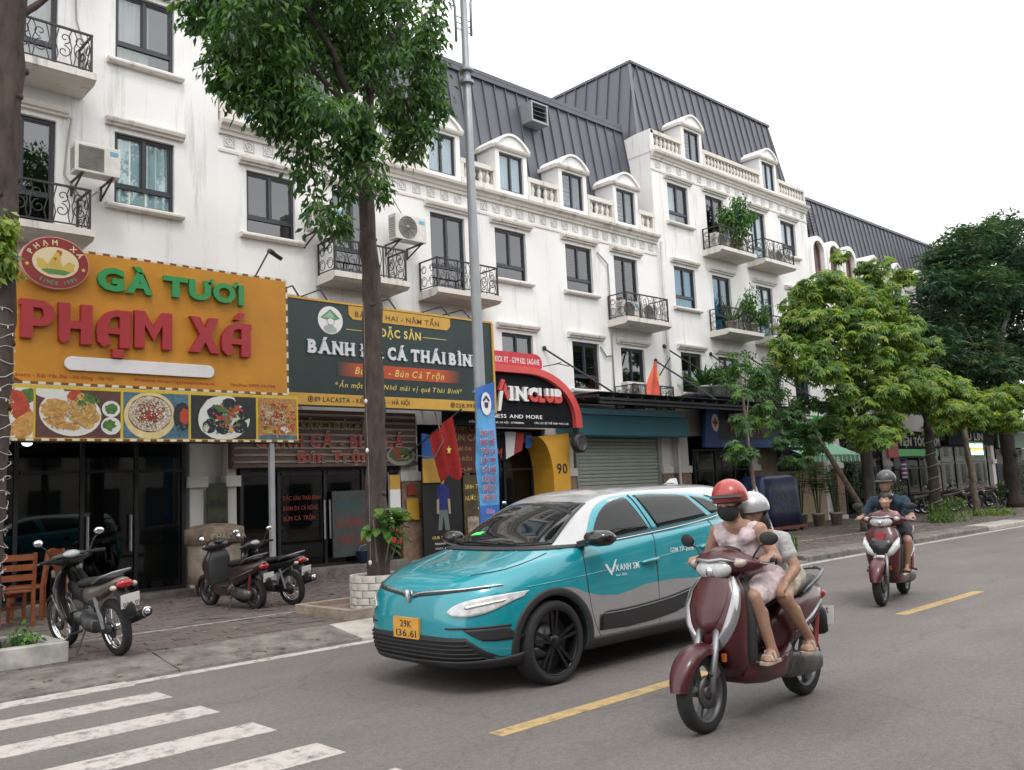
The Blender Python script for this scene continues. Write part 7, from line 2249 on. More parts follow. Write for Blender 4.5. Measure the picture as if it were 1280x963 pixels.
def sandals(sp,o,m):
 for i in(0,1):
  a,t=Vector(sp['ankles'][i]),Vector(sp['toes'][i]);d=(t-a);d.z=0;d.normalize();sd=Vector((-d.y,d.x,0))
  b=MB();rg=[]
  for u,w_ in((-.075,.022),(-.05,.036),(.0,.036),(.06,.044),(.11,.042),(.135,.022)):
   c_=Vector((a.x,a.y,0))+d*u;zz=min(a.z-.085,t.z-.03)
   rg.append([c_+sd*w_+Vector((0,0,zz)),c_-sd*w_+Vector((0,0,zz)),c_-sd*w_+Vector((0,0,zz+.022)),c_+sd*w_+Vector((0,0,zz+.022))])
  b.loft(rg)
  for u,h_ in((.07,.05),(.03,.075)):
   c_=Vector((a.x,a.y,0))+d*u;zz=min(a.z-.085,t.z-.03)
   b.mi(0,True).tube([c_+sd*.042+Vector((0,0,zz+.02)),c_+sd*.03+Vector((0,0,zz+h_)),c_-sd*.03+Vector((0,0,zz+h_)),c_-sd*.042+Vector((0,0,zz+.02))],.013,6)
  b.build('sandal',m,o,bevel=.004)
sandals(spec,w1,SAND)
# ---- passenger behind her
GT=mat('grey_cotton',(.42,.43,.44),.9,var=.14,scale=14,bump=.9,bscale=15)
spec=dict(head=(-.15,.0,1.335),face=(1,-.3,0),neck=(-.22,0,1.19),chest=(-.29,0,1.02),pelvis=(-.42,0,.86),skin=SKIN,marks=True,
shoulders=[(-.25,.165,1.14),(-.25,-.165,1.14)],elbows=[(-.22,.26,.94),(-.2,-.26,.95)],wrists=[(-.08,.245,.85),(-.04,-.2,.9)],
hands=[((.9,-.05,-.4),(0,1,0),False),((.9,.3,-.1),(0,1,0),False)],knees=[(-.07,.235,.76),(-.07,-.235,.76)],ankles=[(-.33,.25,.45),(-.33,-.25,.45)],toes=[(-.21,.27,.39),(-.21,-.27,.39)])
spec['clothes']=[('t_shirt',shirt(spec,.5,.014),GT,.011),('shorts',shorts(spec,.45),mat('cream_shorts',(.4,.36,.3),.85,var=.1),.011)]
w2,P,k=person('person','passenger in grey T-shirt and silver helmet behind the woman',sc_w,spec)
c0=Vector(spec['head'])+Vector((-.012,0,.035))
helmet_mesh(tuple(c0),.118,spec['face'],.1).build('helmet',[mat('helmet_silver',(.42,.44,.45),.3,metal=.3,var=.1,coat=.5),CBLK],w2)
b=MB();b.mi(0,True).tube([P(-.06,0,.0),P(-.09,0,-.1),P(-.08,.0,-.2)],[.07,.065,.04],10);b.build('hair',HAIR,w2)
sandals(spec,w2,SAND)
# ---- man on the far scooter
NAVY=mat('navy_cotton',(.02,.045,.075),.9,var=.22,scale=12,bump=.9,bscale=15)
spec=dict(head=(-.06,0,1.46),face=(1,-.28,0),neck=(-.12,0,1.29),chest=(-.18,0,1.1),pelvis=(-.34,0,.86),hr=.1,
shoulders=[(-.12,.195,1.235),(-.12,-.195,1.235)],elbows=[(.0,.30,1.0),(.0,-.31,1.0)],wrists=[(.1,.275,1.045),(.1,-.285,1.045)],
hands=[((1,.1,-.05),(0,1,0),False),((1,-.1,-.05),(0,1,0),False)],knees=[(.1,.235,.74),(.1,-.26,.74)],ankles=[(.06,.2,.44),(.06,-.21,.44)],toes=[(.2,.21,.385),(.2,-.23,.385)])
spec['clothes']=[('t_shirt',shirt(spec,.6,.012),NAVY,.011),('shorts',shorts(spec,.7,.026),mat('black_shorts',(.012,.013,.02),.85,var=.15),.011)]
m1,P,k=person('person','man in navy T-shirt and dark grey cap helmet driving the far scooter',sc_m,spec)
c0=Vector(spec['head'])+Vector((-.012,0,.055))
DG=mat('helmet_dark_grey',(.055,.055,.062),.4,var=.1,coat=.3)
helmet_mesh(tuple(c0),.118,spec['face'],.02).build('helmet',[DG,CBLK],m1)
brim(c0,.118,spec['face'],-.01,.065,.015).build('helmet_brim',DG,m1)
b=MB()
for e in(-1,1):b.mi(0,True).tube([P(.0,e*.085,.02),P(.02,e*.07,-.06),P(.05,e*.02,-.115)],.006,5)
b.build('chin_strap',CBLK,m1)
b=MB();b.mi(0,True).tube([P(-.05,.05,.02),P(-.08,0,-.05),P(-.05,-.05,.02)],[.05,.05,.05],8);b.build('hair',HAIR,m1)
b=MB();b.mi(0,True).tube([(.06,-.3,1.055),(.075,-.262,1.062),(.09,-.265,1.03),(.075,-.305,1.022)],.012,6,closed=True);b.build('wristwatch',CBLK,m1)
sandals(spec,m1,mat('sandal_maroon',(.08,.03,.03),.7))
# ---- child standing between his arms
spec=dict(head=(.07,0,1.245),face=(1,.05,0),neck=(.03,0,1.11),chest=(.01,0,.99),pelvis=(-.03,0,.77),hr=.086,skin=SKIN2,size=.68,
shoulders=[(.02,.105,1.065),(.02,-.105,1.065)],elbows=[(.07,.16,.99),(.07,-.16,.99)],wrists=[(.14,.13,1.07),(.14,-.13,1.07)],
hands=[((1,0,.15),(0,1,0),False),((1,0,.15),(0,1,0),False)],knees=[(.05,.07,.6),(.05,-.07,.6)],ankles=[(.02,.08,.46),(.02,-.08,.46)],toes=[(.12,.085,.4),(.12,-.085,.4)])
PK=mat('pink_cotton',(.5,.2,.24),.85,var=.12,scale=20)
cs,pv=Vector(spec['chest']),Vector(spec['pelvis'])
spec['clothes']=[('top',[('e',tuple(cs),(.085,.115,.125)),('c',tuple(cs),.085,tuple(pv),.1),('c',(.02,.1,1.06),.05,(.04,.14,1.01),.047),('c',(.02,-.1,1.06),.05,(.04,-.14,1.01),.047)],PK,.01),('trousers',[('c',(-.03,.04,.77),.09,(.05,.07,.62),.06),('c',(-.03,-.04,.77),.09,(.05,-.07,.62),.06),('c',(.05,.07,.6),.055,(.02,.08,.49),.042),('c',(.05,-.07,.6),.055,(.02,-.08,.49),.042)],mat('child_trousers',(.1,.1,.16),.85),.01)]
k1,P,k=person('person','small child in pink standing between the arms of the man',sc_m,spec)
b=MB();b.mi(0,True).ell(P(-.02,0,.035),(.09,.08,.088),20,12,z0=-.15);b.mi(0,True).ell(P(-.06,0,-.01),(.05,.07,.075),14,8)
for e in(-1,1):b.mi(0,True).ell(P(-.03,e*.07,.05),(.03,.03,.035),10,6)
b.build('hair',HAIR,k1)
# ================================================================== TREES AND PLANTS
def leaf_mat(name,col,tr=.3,rough=.45):
 if name in _mats:return _mats[name]
 m=mat(name,col,rough,var=.3,scale=2.2)
 t=m.node_tree;b=t.nodes['Principled BSDF'];o=[n for n in t.nodes if n.type=='OUTPUT_MATERIAL'][0]
 tl=t.nodes.new('ShaderNodeBsdfTranslucent');tl.inputs[0].default_value=(col[0]*1.5,col[1]*1.5,col[2]*.8,1)
 mx=t.nodes.new('ShaderNodeMixShader');mx.inputs[0].default_value=tr
 t.links.new(b.outputs[0],mx.inputs[1]);t.links.new(tl.outputs[0],mx.inputs[2]);t.links.new(mx.outputs[0],o.inputs[0])
 return m
def bark_mat(name,col):
 if name in _mats:return _mats[name]
 return mat(name,col,.95,var=.5,scale=9,bump=1.0,bscale=14,aniso=(1,1,.35))
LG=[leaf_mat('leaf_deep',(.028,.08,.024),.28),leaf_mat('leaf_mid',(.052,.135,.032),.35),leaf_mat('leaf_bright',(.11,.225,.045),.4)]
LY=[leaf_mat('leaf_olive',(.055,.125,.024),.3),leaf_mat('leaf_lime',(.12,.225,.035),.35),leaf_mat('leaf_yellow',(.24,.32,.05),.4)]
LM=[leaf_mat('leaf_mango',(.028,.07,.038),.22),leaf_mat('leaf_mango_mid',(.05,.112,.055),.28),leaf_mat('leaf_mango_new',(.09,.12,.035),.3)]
BARK=bark_mat('bark_brown',(.06,.045,.038));BARK2=bark_mat('bark_grey',(.14,.115,.09));BARK3=bark_mat('bark_dark',(.045,.038,.034))
def leaf(b,p,d,n,L_,W):
 """Folded lozenge leaf: base p, direction d, face normal n."""
 s=d.cross(n)
 if s.length<1e-4:return
 s.normalize();n=s.cross(d)
 i=len(b.v)
 m1=p+d*(L_*.45)
 b.v+=[tuple(p),tuple(m1+s*(W/2)+n*(W*.14)),tuple(p+d*L_-n*(L_*.08)),tuple(m1-s*(W/2)+n*(W*.14))]
 b.face([i,i+1,i+2]);b.face([i,i+2,i+3])
def crown(rnd,clumps,dens,kind,wts,L_=.13,W=.05):
 b=MB()
 small=[]
 for cx,cy,cz,rx,rz in clumps:
  if rx<.3:small.append((cx,cy,cz,rx,rz));continue
  for _ in range(6):
   v=Vector((rnd.gauss(0,1),rnd.gauss(0,1),rnd.gauss(0,1))).normalized();f_=rnd.uniform(.36,.66);g_=rnd.uniform(.3,1.08)
   small.append((cx+v.x*rx*g_,cy+v.y*rx*g_,cz+v.z*rz*g_,rx*f_,rz*f_))
 for cx,cy,cz,rx,rz in small:
  n=max(int(dens*.12),int(dens*(rx*rx*2+rx*rz*4)/3))
  for _ in range(n):
   v=Vector((rnd.gauss(0,1),rnd.gauss(0,1),rnd.gauss(0,1))).normalized()
   q=rnd.uniform(.2,1.0)**.6*(1+.35*rnd.random()**3)
   p=Vector((cx+v.x*rx*q,cy+v.y*rx*q,cz+v.z*rz*q))
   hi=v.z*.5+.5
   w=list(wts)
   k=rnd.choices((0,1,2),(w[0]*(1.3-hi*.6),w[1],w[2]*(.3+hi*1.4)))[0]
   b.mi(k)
   if kind=='droop':
    for _2 in range(3):
     d=Vector((v.x*.5+rnd.gauss(0,.45),v.y*.5+rnd.gauss(0,.45),-.75+rnd.gauss(0,.35))).normalized()
     nn=Vector((v.x+rnd.gauss(0,.6),v.y+rnd.gauss(0,.6),.6+rnd.gauss(0,.4)))
     leaf(b,p+Vector((rnd.gauss(0,.05),rnd.gauss(0,.05),rnd.gauss(0,.06))),d,nn,L_*rnd.uniform(.7,1.2),W*rnd.uniform(.8,1.2))
   elif kind=='pinnate':
    a=math.atan2(v.y,v.x)+rnd.gauss(0,.9)
    ax=Vector((math.cos(a),math.sin(a),rnd.uniform(-.35,.35)))
    sd=Vector((-math.sin(a),math.cos(a),0))
    m_=4
    for j in range(m_):
     c=p+ax*(L_*.55*j)-Vector((0,0,.03*j*j*L_/.15))
     for e in(-1,1):
      d=(sd*e*.8+ax*.55-Vector((0,0,.45+rnd.uniform(-.2,.3)))).normalized()
      leaf(b,c,d,Vector((rnd.gauss(0,.25),rnd.gauss(0,.25),1)),L_*rnd.uniform(.8,1.15),W)
    leaf(b,p+ax*(L_*.55*m_)-Vector((0,0,.03*m_*m_*L_/.15)),(ax-Vector((0,0,.6))).normalized(),Vector((0,0,1)),L_*1.1,W)
   elif kind=='rosette':
    m_=9;r0=rnd.uniform(0,6)
    ax=Vector((v.x*.45+rnd.gauss(0,.15),v.y*.45+rnd.gauss(0,.15),.5+v.z*.3)).normalized()
    u=ax.orthogonal().normalized();w2=ax.cross(u)
    for j in range(m_):
     a=2*PI*j/m_+r0
     d=(u*math.cos(a)+w2*math.sin(a))*.9+ax*rnd.uniform(-.1,.25)-Vector((0,0,rnd.uniform(.2,.95)))
     leaf(b,p,d.normalized(),ax,L_*rnd.uniform(.75,1.15),W*rnd.uniform(.85,1.15))
   else:
    for j in range(7):
     a=2*PI*j/7+rnd.uniform(0,.8)
     d=Vector((math.cos(a)*.8+v.x*.5,math.sin(a)*.8+v.y*.5,-.25+v.z*.4+rnd.gauss(0,.2))).normalized()
     leaf(b,p,d,Vector((rnd.gauss(0,.3),rnd.gauss(0,.3),1)),L_*rnd.uniform(.8,1.2),W)
 return b
def stub(b,p,d,r,l,n=6):
 p,d=Vector(p),Vector(d).normalized()
 b.mi(b.cm,True).tube([p,p+d*l*.7,p+d*l],[r,r*.9,r*.55],n)
def wobble(rnd,pts,k,amt):
 """Add in-between points with a little sideways wander."""
 out_=[]
 for a,c in zip(pts[:-1],pts[1:]):
  for j in range(k):
   t=j/k
   out_.append(tuple(a[i]+(c[i]-a[i])*t+(rnd.gauss(0,amt)if i<2 and j else 0)for i in range(3)))
 return out_+[pts[-1]]
def tree(label,base,limbs,clumps,kind,mats_,wts,dens,seed,L_=.13,W=.05,bark=None,knots=0,group='street trees along the sidewalk'):
 rnd=random.Random(seed)
 o=thing('street_tree',label,'tree',base,world=True,group=group)
 b=MB();first=True
 for pts,r0,r1 in limbs:
  q=wobble(rnd,pts,9 if r0>.1 else 4,r0*.07)
  n=len(q)
  rr_=[(r0+(r1-r0)*i/(n-1))*(1+rnd.uniform(-.06,.06))for i in range(n)]
  if first:rr_[0]*=1.25
  i0=len(b.v);nn=18 if r0>.1 else 7
  b.mi(0,True).tube(q,rr_,nn)
  if r0>.1:
   ph=[rnd.uniform(.9,1.1)for _ in range(nn)]
   for i in range(n):
    for j in range(nn):
     v=Vector(b.v[i0+i*nn+j]);c_=Vector(q[i]);b.v[i0+i*nn+j]=tuple(c_+(v-c_)*(ph[j]*rnd.uniform(.93,1.07)))
  if first:
   for _ in range(knots):
    i=rnd.randrange(1,n-1);a=rnd.uniform(-2.6,.2);p=Vector(q[i])+Vector((math.cos(a),math.sin(a),0))*rr_[i]*.8
    stub(b,p,(math.cos(a),math.sin(a),.3),rr_[i]*.32,rr_[i]*.42)
   first=False
 b.build('trunk',bark or BARK,o,fix=False)
 c=crown(rnd,clumps,dens*.8,kind,wts,L_,W)
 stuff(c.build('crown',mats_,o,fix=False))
 return o
CL_A=[(4.43,9.8,7.3,0.42,0.55),(4.72,9.6,6.85,0.5,0.5),(4.88,10.2,7.95,0.6,0.5),(5.06,9.4,7.29,0.6,0.7),(5.24,9.6,6.54,0.45,0.55),(6.03,10.3,7.77,0.6,0.7),(5.75,9.5,6.49,0.5,0.5),(5.82,9.7,5.88,0.28,0.5),(5.62,9.6,6.17,0.3,0.4),(5.96,9.7,5.27,0.17,0.4),(6.88,10.6,8.55,0.6,0.6),(7.06,10.5,7.69,0.5,0.6),(6.43,9.5,6.29,0.35,0.35),(6.51,9.45,5.85,0.3,0.35),(7.01,9.7,8.08,0.55,0.7),(7.96,10.3,8.4,0.55,0.7),(8.08,10.2,7.5,0.42,0.5),(8.01,10.2,6.85,0.25,0.35),(7.92,10.6,7.34,0.45,0.5),(7.41,10.3,6.06,0.12,0.25),(6.38,9.7,5.73,0.22,0.5),(6.28,9.7,5.11,0.12,0.25),(8.06,9.8,8.36,0.22,0.6),(5.06,10,8.64,0.9,0.7),(6.01,9.6,9.06,1.0,0.8),(7.65,10.4,10.03,0.9,0.8),(8.25,10,9.55,0.45,0.5),(4.37,10,8.04,0.4,0.5)]
CL_young=[(16.75,10.4,4.1,0.35,0.35),(17.49,10.5,3.72,0.45,0.4),(16.35,10.3,3.46,0.35,0.35),(17.39,10.4,2.99,0.4,0.35),(16.56,10.4,2.8,0.35,0.3),(16.79,10.4,2.2,0.4,0.25),(18.19,10.6,2.76,0.3,0.3),(16.12,10.3,2.28,0.25,0.2)]
CL_lean=[(19.67,11,3.2,0.5,0.4),(20.19,10.9,2.82,0.55,0.4),(19.74,11.1,2.53,0.5,0.3),(21.45,11.2,3.38,0.6,0.45),(21.59,11,2.75,0.5,0.35),(18.92,11,3.09,0.35,0.3),(20.05,11,2.04,0.4,0.2),(20.89,11,2.34,0.4,0.25)]
CL_B=[(20.65,11,5.57,0.5,0.45),(19.9,10.8,4.46,0.6,0.5),(22.21,11.2,6.41,0.7,0.5),(21.25,10.6,5.15,0.8,0.6),(20.85,10.6,4.1,0.8,0.6),(24.32,11.4,6.94,0.7,0.45),(25.24,11.2,7.37,0.45,0.4),(23.58,10.8,5.83,0.9,0.6),(22.7,10.5,4.62,0.9,0.6),(22.47,10.6,3.56,0.9,0.5),(26.42,11.2,6.67,0.8,0.5),(25.48,10.8,5.32,0.9,0.6),(24.49,10.6,4.08,0.9,0.55),(21.88,10.6,2.82,0.8,0.4),(24.24,10.7,3.09,0.8,0.4),(28.31,11.3,6.39,0.7,0.5),(22.98,11.2,6.95,0.3,0.3),(21.19,11,6.36,0.3,0.3),(27.55,11,5.03,0.9,0.6),(23.59,11.2,7.72,0.2,0.2),(27.79,11.2,7.72,0.3,0.3)]
CL_C=[(26.53,10.8,3.97,0.9,0.5),(28.68,11,4.72,0.9,0.5),(27.28,10.7,3.4,1.0,0.5),(30.14,11,4.16,1.0,0.5),(29.02,10.8,3.2,0.9,0.4),(26.49,10.8,2.68,0.7,0.35),(28.49,10.9,2.58,0.6,0.3),(32.35,11.2,3.87,0.9,0.45)]
CL_D=[(33.92,11.2,4.06,1.0,0.5),(36.74,11.4,4.5,1.1,0.5),(33.89,11,3.33,0.9,0.4),(37.23,11.2,3.89,1.0,0.5),(39.5,11.4,4.46,1,0.6),(31.86,11.1,3.16,0.6,0.3)]
CL_M=[(36.03,12.5,9.6,1.3,1.1),(34.77,12.5,7.87,1.4,1.2),(33.43,12.3,6.2,1.4,1.1),(40.83,13,10.77,1.7,1.3),(38.27,12.5,8.6,1.7,1.3),(37.06,12.3,6.5,1.7,1.3),(44.68,13,11.73,1.8,1.4),(43.08,12.6,9.2,1.9,1.5),(41.54,12.4,6.54,1.8,1.3),(47.84,13,11.04,2,1.6),(45.82,12.6,7.64,2,1.5),(31.68,12.4,6.64,1.0,0.7),(30.8,12.3,5.44,0.9,0.6),(42.61,13,11.77,0.8,0.6),(38.02,12.8,10.79,0.7,0.5),(32.29,12.4,4.98,1.0,0.6),(35.84,12.3,5.17,1.4,0.8)]
# the big tree before the green sign: trunk, forks and hanging boughs
tree('tall tree in a white brick planter, its trunk crossing the green sign',(6.95,10.0,.5),
[([(6.95,10,.3),(6.94,10,1.8),(6.95,10,4.0),(6.91,10,5.7),(6.86,10,6.3)],.15,.095),([(6.86,10,6.2),(6.68,9.9,6.9),(6.3,9.8,7.6),(5.8,9.8,8.2)],.075,.03),([(6.88,10,6.2),(7.0,10.05,7.0),(7.1,10.1,7.7),(7.0,10.1,8.7),(6.95,10.1,9.6)],.1,.04),
([(7.05,10.05,7.3),(7.4,10.1,7.9),(7.6,10.1,8.5),(8.1,10.1,9.3)],.06,.025),([(6.88,10,6.0),(6.5,9.8,6.25),(6.0,9.7,6.5),(5.4,9.6,7.0),(4.9,9.6,7.3)],.05,.02),([(6.7,9.95,6.9),(6.2,10,7.3),(5.5,10,7.7),(4.7,10,8.0)],.045,.018),
([(5.9,9.7,6.5),(5.85,9.7,6.0),(5.95,9.7,5.4)],.018,.007),([(6.5,9.8,6.25),(6.4,9.7,5.8),(6.3,9.7,5.2)],.018,.006),([(7.1,10.1,7.5),(7.7,10.2,7.6),(8.05,10.2,7.1)],.03,.01)],
[(max(a,4.95)+.05 if a<5.1 else a,b_,c+.05,d*.94,e*.95)for a,b_,c,d,e in CL_A],'droop',LG,(4,6,3.4),450,4,.14,.054,BARK,16)
# the leftmost trunk, cut by the frame
rt_=random.Random(8)
tree('leftmost trunk wound with wire lights, cut by the left edge',(2.46,10.2,.3),[([(2.36,10.2,.2),(2.39,10.2,2),(2.44,10.2,4),(2.46,10.2,6),(2.56,10.2,9)],.15,.145),([(2.5,10.2,6.9),(2.75,10.1,7.15),(2.95,10.0,7.4)],.05,.02)],
[(2.2,10.1,9.6,1.4,.8),(3.0,10.0,9.7,.9,.6),(1.2,10.1,9.2,1.2,.9)],'droop',LG,(5,5,1.5),300,12,.13,.05,BARK,12)
tree('young tree tied to white props beside the blue box',(16.95,10.4,SW),[([(16.95,10.4,SW),(16.93,10.4,1.2),(16.8,10.4,2.6),(16.72,10.4,3.9)],.055,.025),([(16.8,10.4,2.5),(17.3,10.45,2.9),(17.9,10.55,2.8)],.02,.008),([(16.78,10.4,2.8),(17.2,10.5,3.5)],.02,.008)],
[(a,b_,c,d*.8,e*.85)for a,b_,c,d,e in CL_young],'rosette',LG,(3,6,4),125,21,.17,.048,BARK2,2)
tree('leaning tree whose bare trunk slants across the potted palms',(23.3,11.1,SW),[([(23.3,11.1,SW),(22.98,11,.82),(21.3,11,2.34),(20.4,11,3.1)],.085,.05),([(20.6,11,3.0),(19.8,11,3.1)],.03,.01),([(20.9,11,2.7),(21.4,11.1,3.3)],.03,.01)],
[(a,b_,c,d*.85,e*.8)for a,b_,c,d,e in CL_lean],'rosette',LG,(5,5,1.2),115,22,.17,.048,BARK2,3)
tree('largest light green tree behind the man on the scooter',(23.62,11.0,SW),[([(23.62,11,SW),(23.6,11,1.5),(23.56,11,3.0),(23.6,11,4.5)],.17,.1),([(23.58,11,3.2),(22.4,10.8,4.2),(21.2,10.8,5)],.07,.02),([(23.6,11,3.6),(25,10.9,4.8),(26.4,11,6.2)],.07,.02),([(23.6,11,4.3),(23.2,11.1,5.6),(23.2,11.2,7.0)],.07,.02),([(23.6,11,4.3),(24.6,11.2,6),(25.2,11.2,7.2)],.05,.015)],
[(a,b_,c,d*1.08,e*1.05)for a,b_,c,d,e in CL_B if c>2.7],'rosette',LY,(3,6,3.2),185,23,.21,.06,BARK3,6)
tree('yellow-green tree with a ribbon-wrapped trunk on the far sidewalk',(28.0,11.05,SW),[([(28.0,11.05,SW),(27.95,11,1.6),(27.9,11,2.9),(28.1,11,3.8)],.16,.1),([(27.9,11,2.9),(26.9,10.8,3.8)],.05,.02),([(28,11,3.2),(29.4,11,3.9)],.05,.02)],
[(a,b_,c+.08,d*1.08,e)for a,b_,c,d,e in CL_C if c>2.9],'rosette',LY,(2,5,4),160,24,.22,.064,BARK3,6)
tree('thin slanting tree among the parked motorbikes at the right',(31.5,11.1,SW),[([(31.5,11.1,SW),(31.2,11.05,1.5),(30.85,11,2.7),(31.2,11.1,3.6)],.12,.07),([(31.0,11,3.0),(32.6,11.1,3.8),(34.5,11.3,4.1)],.05,.02)],
[(a,b_,c+.05,d*1.05,e)for a,b_,c,d,e in CL_D],'rosette',LY,(2,5,4),150,25,.22,.066,BARK2,3)
tree('tall dark mango tree against the sky at the right edge',(38.2,12.0,SW),[([(38.2,12,SW),(38.0,12,2.4),(38.4,12.2,5),(39,12.4,7.5)],.3,.18),([(38.3,12.2,4.6),(36,12.4,6.8),(35,12.5,8)],.13,.05),([(38.5,12.2,5.4),(41,12.6,7.6),(43,12.7,9)],.13,.05),([(39,12.4,7.3),(40,12.9,10)],.1,.04),([(37.6,12.2,4.2),(34,12.3,5.4),(32,12.4,5.6)],.1,.04)],
CL_M,'whorl',LM,(5,6,.8),85,26,.36,.085,BARK3,4)
# trees on the near side, over and behind the camera: they darken the street and show in the glass
ro=random.Random(31)
for k,(x,y_)in enumerate(((-4,-6.5),(3.5,-7.0),(10.5,-6.5),(18,-7),(26,-6.5),(-12,-7))):
 cl=[(x+ro.uniform(-1.8,1.8),y_+ro.uniform(-1.6,1.6),ro.uniform(4.2,8.2),ro.uniform(1.0,1.5),ro.uniform(.8,1.2))for _ in range(12)]
 tree('leafy tree on the near sidewalk, seen only in reflections',(x,y_,SW),[([(x,y_,SW),(x+.1,y_,2.5),(x,y_,5)],.16,.09)],cl,'whorl',LM,(5,5,1),26,40+k,.34,.12,BARK3,0,group='trees along the near sidewalk')
# ------------------------------------------------ pots, shrubs and climbers
def blades(rnd,c,n,L_,W,spread=.7,droop=.35,k=4):
 """Sword leaves arching from one point, several quads each."""
 b=MB()
 for i in range(n):
  a=rnd.uniform(0,2*PI);el=rnd.uniform(.3,1.35)*(1-spread*.3)
  d=Vector((math.cos(a)*math.cos(el),math.sin(a)*math.cos(el),math.sin(el)));s=Vector((-math.sin(a),math.cos(a),0))
  l=L_*rnd.uniform(.65,1.1);P=Vector(c);prev=None
  b.mi(rnd.randrange(3))
  for j in range(k+1):
   t=j/k;w=W*(1-t**2)*.5+.002
   q=P+d*(l*t)-Vector((0,0,droop*l*t*t))
   cur=(q+s*w,q-s*w)
   if prev:b.poly([prev[0],prev[1],cur[1],cur[0]])
   prev=cur
 return b
def pot(b,x,y,z,r,h):
 b.mi(b.cm,True).lathe([(0,z),(r*.72,z),(r*.95,z+h*.85),(r*1.06,z+h*.86),(r*1.06,z+h),(r*.92,z+h),(r*.9,z+h*.9),(0,z+h*.9)],18,(x,y,0))
POTG=mat('pot_grey',(.3,.28,.25),.8,var=.25);POTW=mat('pot_white',(.62,.62,.6),.6,var=.1);POTO=mat('pot_terracotta',(.42,.13,.06),.7,var=.15);SOIL=mat('soil',(.05,.035,.025),.95,var=.3,scale=30,bump=.6)
def potted(name,label,x,y,z,r,h,potm,plant,group=None,cat='potted plant'):
 o=thing(name,label,cat,(x,y,z),world=True,group=group)
 b=MB();pot(b,x,y,z,r,h);b.build('pot',potm,o)
 stuff(plant.build('foliage',LG,o,fix=False))
 return o
def palm(rnd,x,y,z,h):
 """Clump of thin canes with feathered fronds."""
 b=MB()
 for c in range(9):
  a=rnd.uniform(0,6.28);tip=Vector((x+math.cos(a)*.22,y+math.sin(a)*.22,z+h*rnd.uniform(.5,.95)))
  b.mi(0,True).tube([(x+math.cos(a)*.05,y+math.sin(a)*.05,z),((x+tip.x)/2,(y+tip.y)/2,z+(tip.z-z)*.55),tuple(tip)],.011,5,cap=False)
  for f in range(4):
   a2=rnd.uniform(0,6.28);d=Vector((math.cos(a2)*.8,math.sin(a2)*.8,.55));s=Vector((-math.sin(a2),math.cos(a2),0))
   st=tip-Vector((0,0,rnd.uniform(0,.4)))
   for j in range(7):
    t=(j+1)/7;q=st+d*(.42*t)-Vector((0,0,.3*t*t))
    for e in(-1,1):
     b.mi(rnd.choice((0,1,1)),False);leaf(b,q,(s*e*.8+d*.6-Vector((0,0,.3))).normalized(),Vector((0,0,1)),.17,.03)
 return b
rq=random.Random(77)
for k,((x,y_),lab)in enumerate(zip(((25.75,14.25),(26.0,13.8),(26.45,13.45)),('leftmost of three grey pots with tall palm canes','middle of three grey pots with tall palm canes','rightmost of three grey pots with tall palm canes'))):
 potted('potted_palm',lab,x,y_,SW,.2,.4,POTG,palm(rq,x,y_,SW+.36,1.75),'potted palms by the beige wall')
def bush(rnd,x,y,z,rx,rz,n,L_=.1,W=.045,kind='droop',lift=0):
 return crown(rnd,[(x,y,z,rx,rz),(x+rx*.4,y-.1,z+rz*.4,rx*.7,rz*.7),(x-rx*.4,y-.05,z-rz*.2,rx*.7,rz*.7)],n,kind,(4,5,2),L_,W)
o=potted('potted_shrub','leafy shrub in terracotta pot on the top balcony of the tallest building',24.55,15.05,8.84,.2,.3,POTO,crown(rq,[(24.4,15.0,9.7,.4,.55),(24.0,15.05,9.9,.35,.35),(24.9,14.95,10.1,.35,.3),(24.8,14.9,10.5,.25,.25),(24.5,15,10.2,.3,.4),(25.2,14.9,10.05,.2,.15)],260,'droop',(3,6,4),.14,.06))
b=MB();b.tube([(24.55,15.05,9.1),(24.5,15.02,9.6),(24.7,14.95,10.3)],.02,6);b.build('stem',BARK2,o)
b=MB();b.tube([(0,0,0),(.01,0,.01)],.001,3)
potted('potted_plant','spiky plant on the middle balcony of the tallest building',24.0,15.1,6.26,.18,.3,POTG,blades(rq,(24.0,15.1,6.55),18,1.0,.07,.3,.1))
o=potted('potted_shrub','rounded green shrub at the right end of the middle balcony',24.95,14.95,6.26,.2,.3,POTG,crown(rq,[(24.9,14.95,7.0,.4,.5),(25.0,14.9,7.5,.25,.35),(25.3,14.85,6.8,.3,.3)],300,'droop',(3,6,3),.12,.05))
sf=thing('plant_shelf','black steel shelf of white pots with spiky and bushy plants','plant shelf',(22.4,15.1,4.1),world=True)
b=MB();b.bar((21.3,14.7,4.12),(23.6,14.7,4.12),.05);b.bar((21.3,15.4,4.12),(23.6,15.4,4.12),.05)
for k in range(9):b.bar((21.3+.285*k,14.7,4.12),(21.3+.285*k,15.45,4.12),.03)
for x in(21.35,23.55):b.bar((x,14.7,4.12),(x,15.5,3.88),.03)
for k in range(7):b.bar((21.3+.12*k,14.7,4.12),(21.3+.12*k,14.7,4.34),.015)
b.bar((21.3,14.7,4.34),(22.0,14.7,4.34),.02);b.build('frame',BLACKM,sf)
potted('potted_plant','spiky sword-leaved plant in a white pot on the steel shelf',22.1,15.0,4.15,.2,.28,POTW,blades(rq,(22.1,15.0,4.4),34,1.15,.1,.8,.25))
potted('potted_shrub','low bushy plant in a long white trough on the steel shelf',22.7,14.95,4.15,.3,.3,POTW,bush(rq,22.75,14.9,4.7,.5,.25,260))
potted('potted_plant','small plant in a tall white pot at the right end of the shelf',23.3,14.95,4.15,.16,.42,POTW,bush(rq,23.35,14.9,4.68,.22,.14,260))
bg_=thing('climbing_shrub','flowering climber with pink blooms spilling over the low balcony','climber',(25.2,15.0,3.9),world=True)
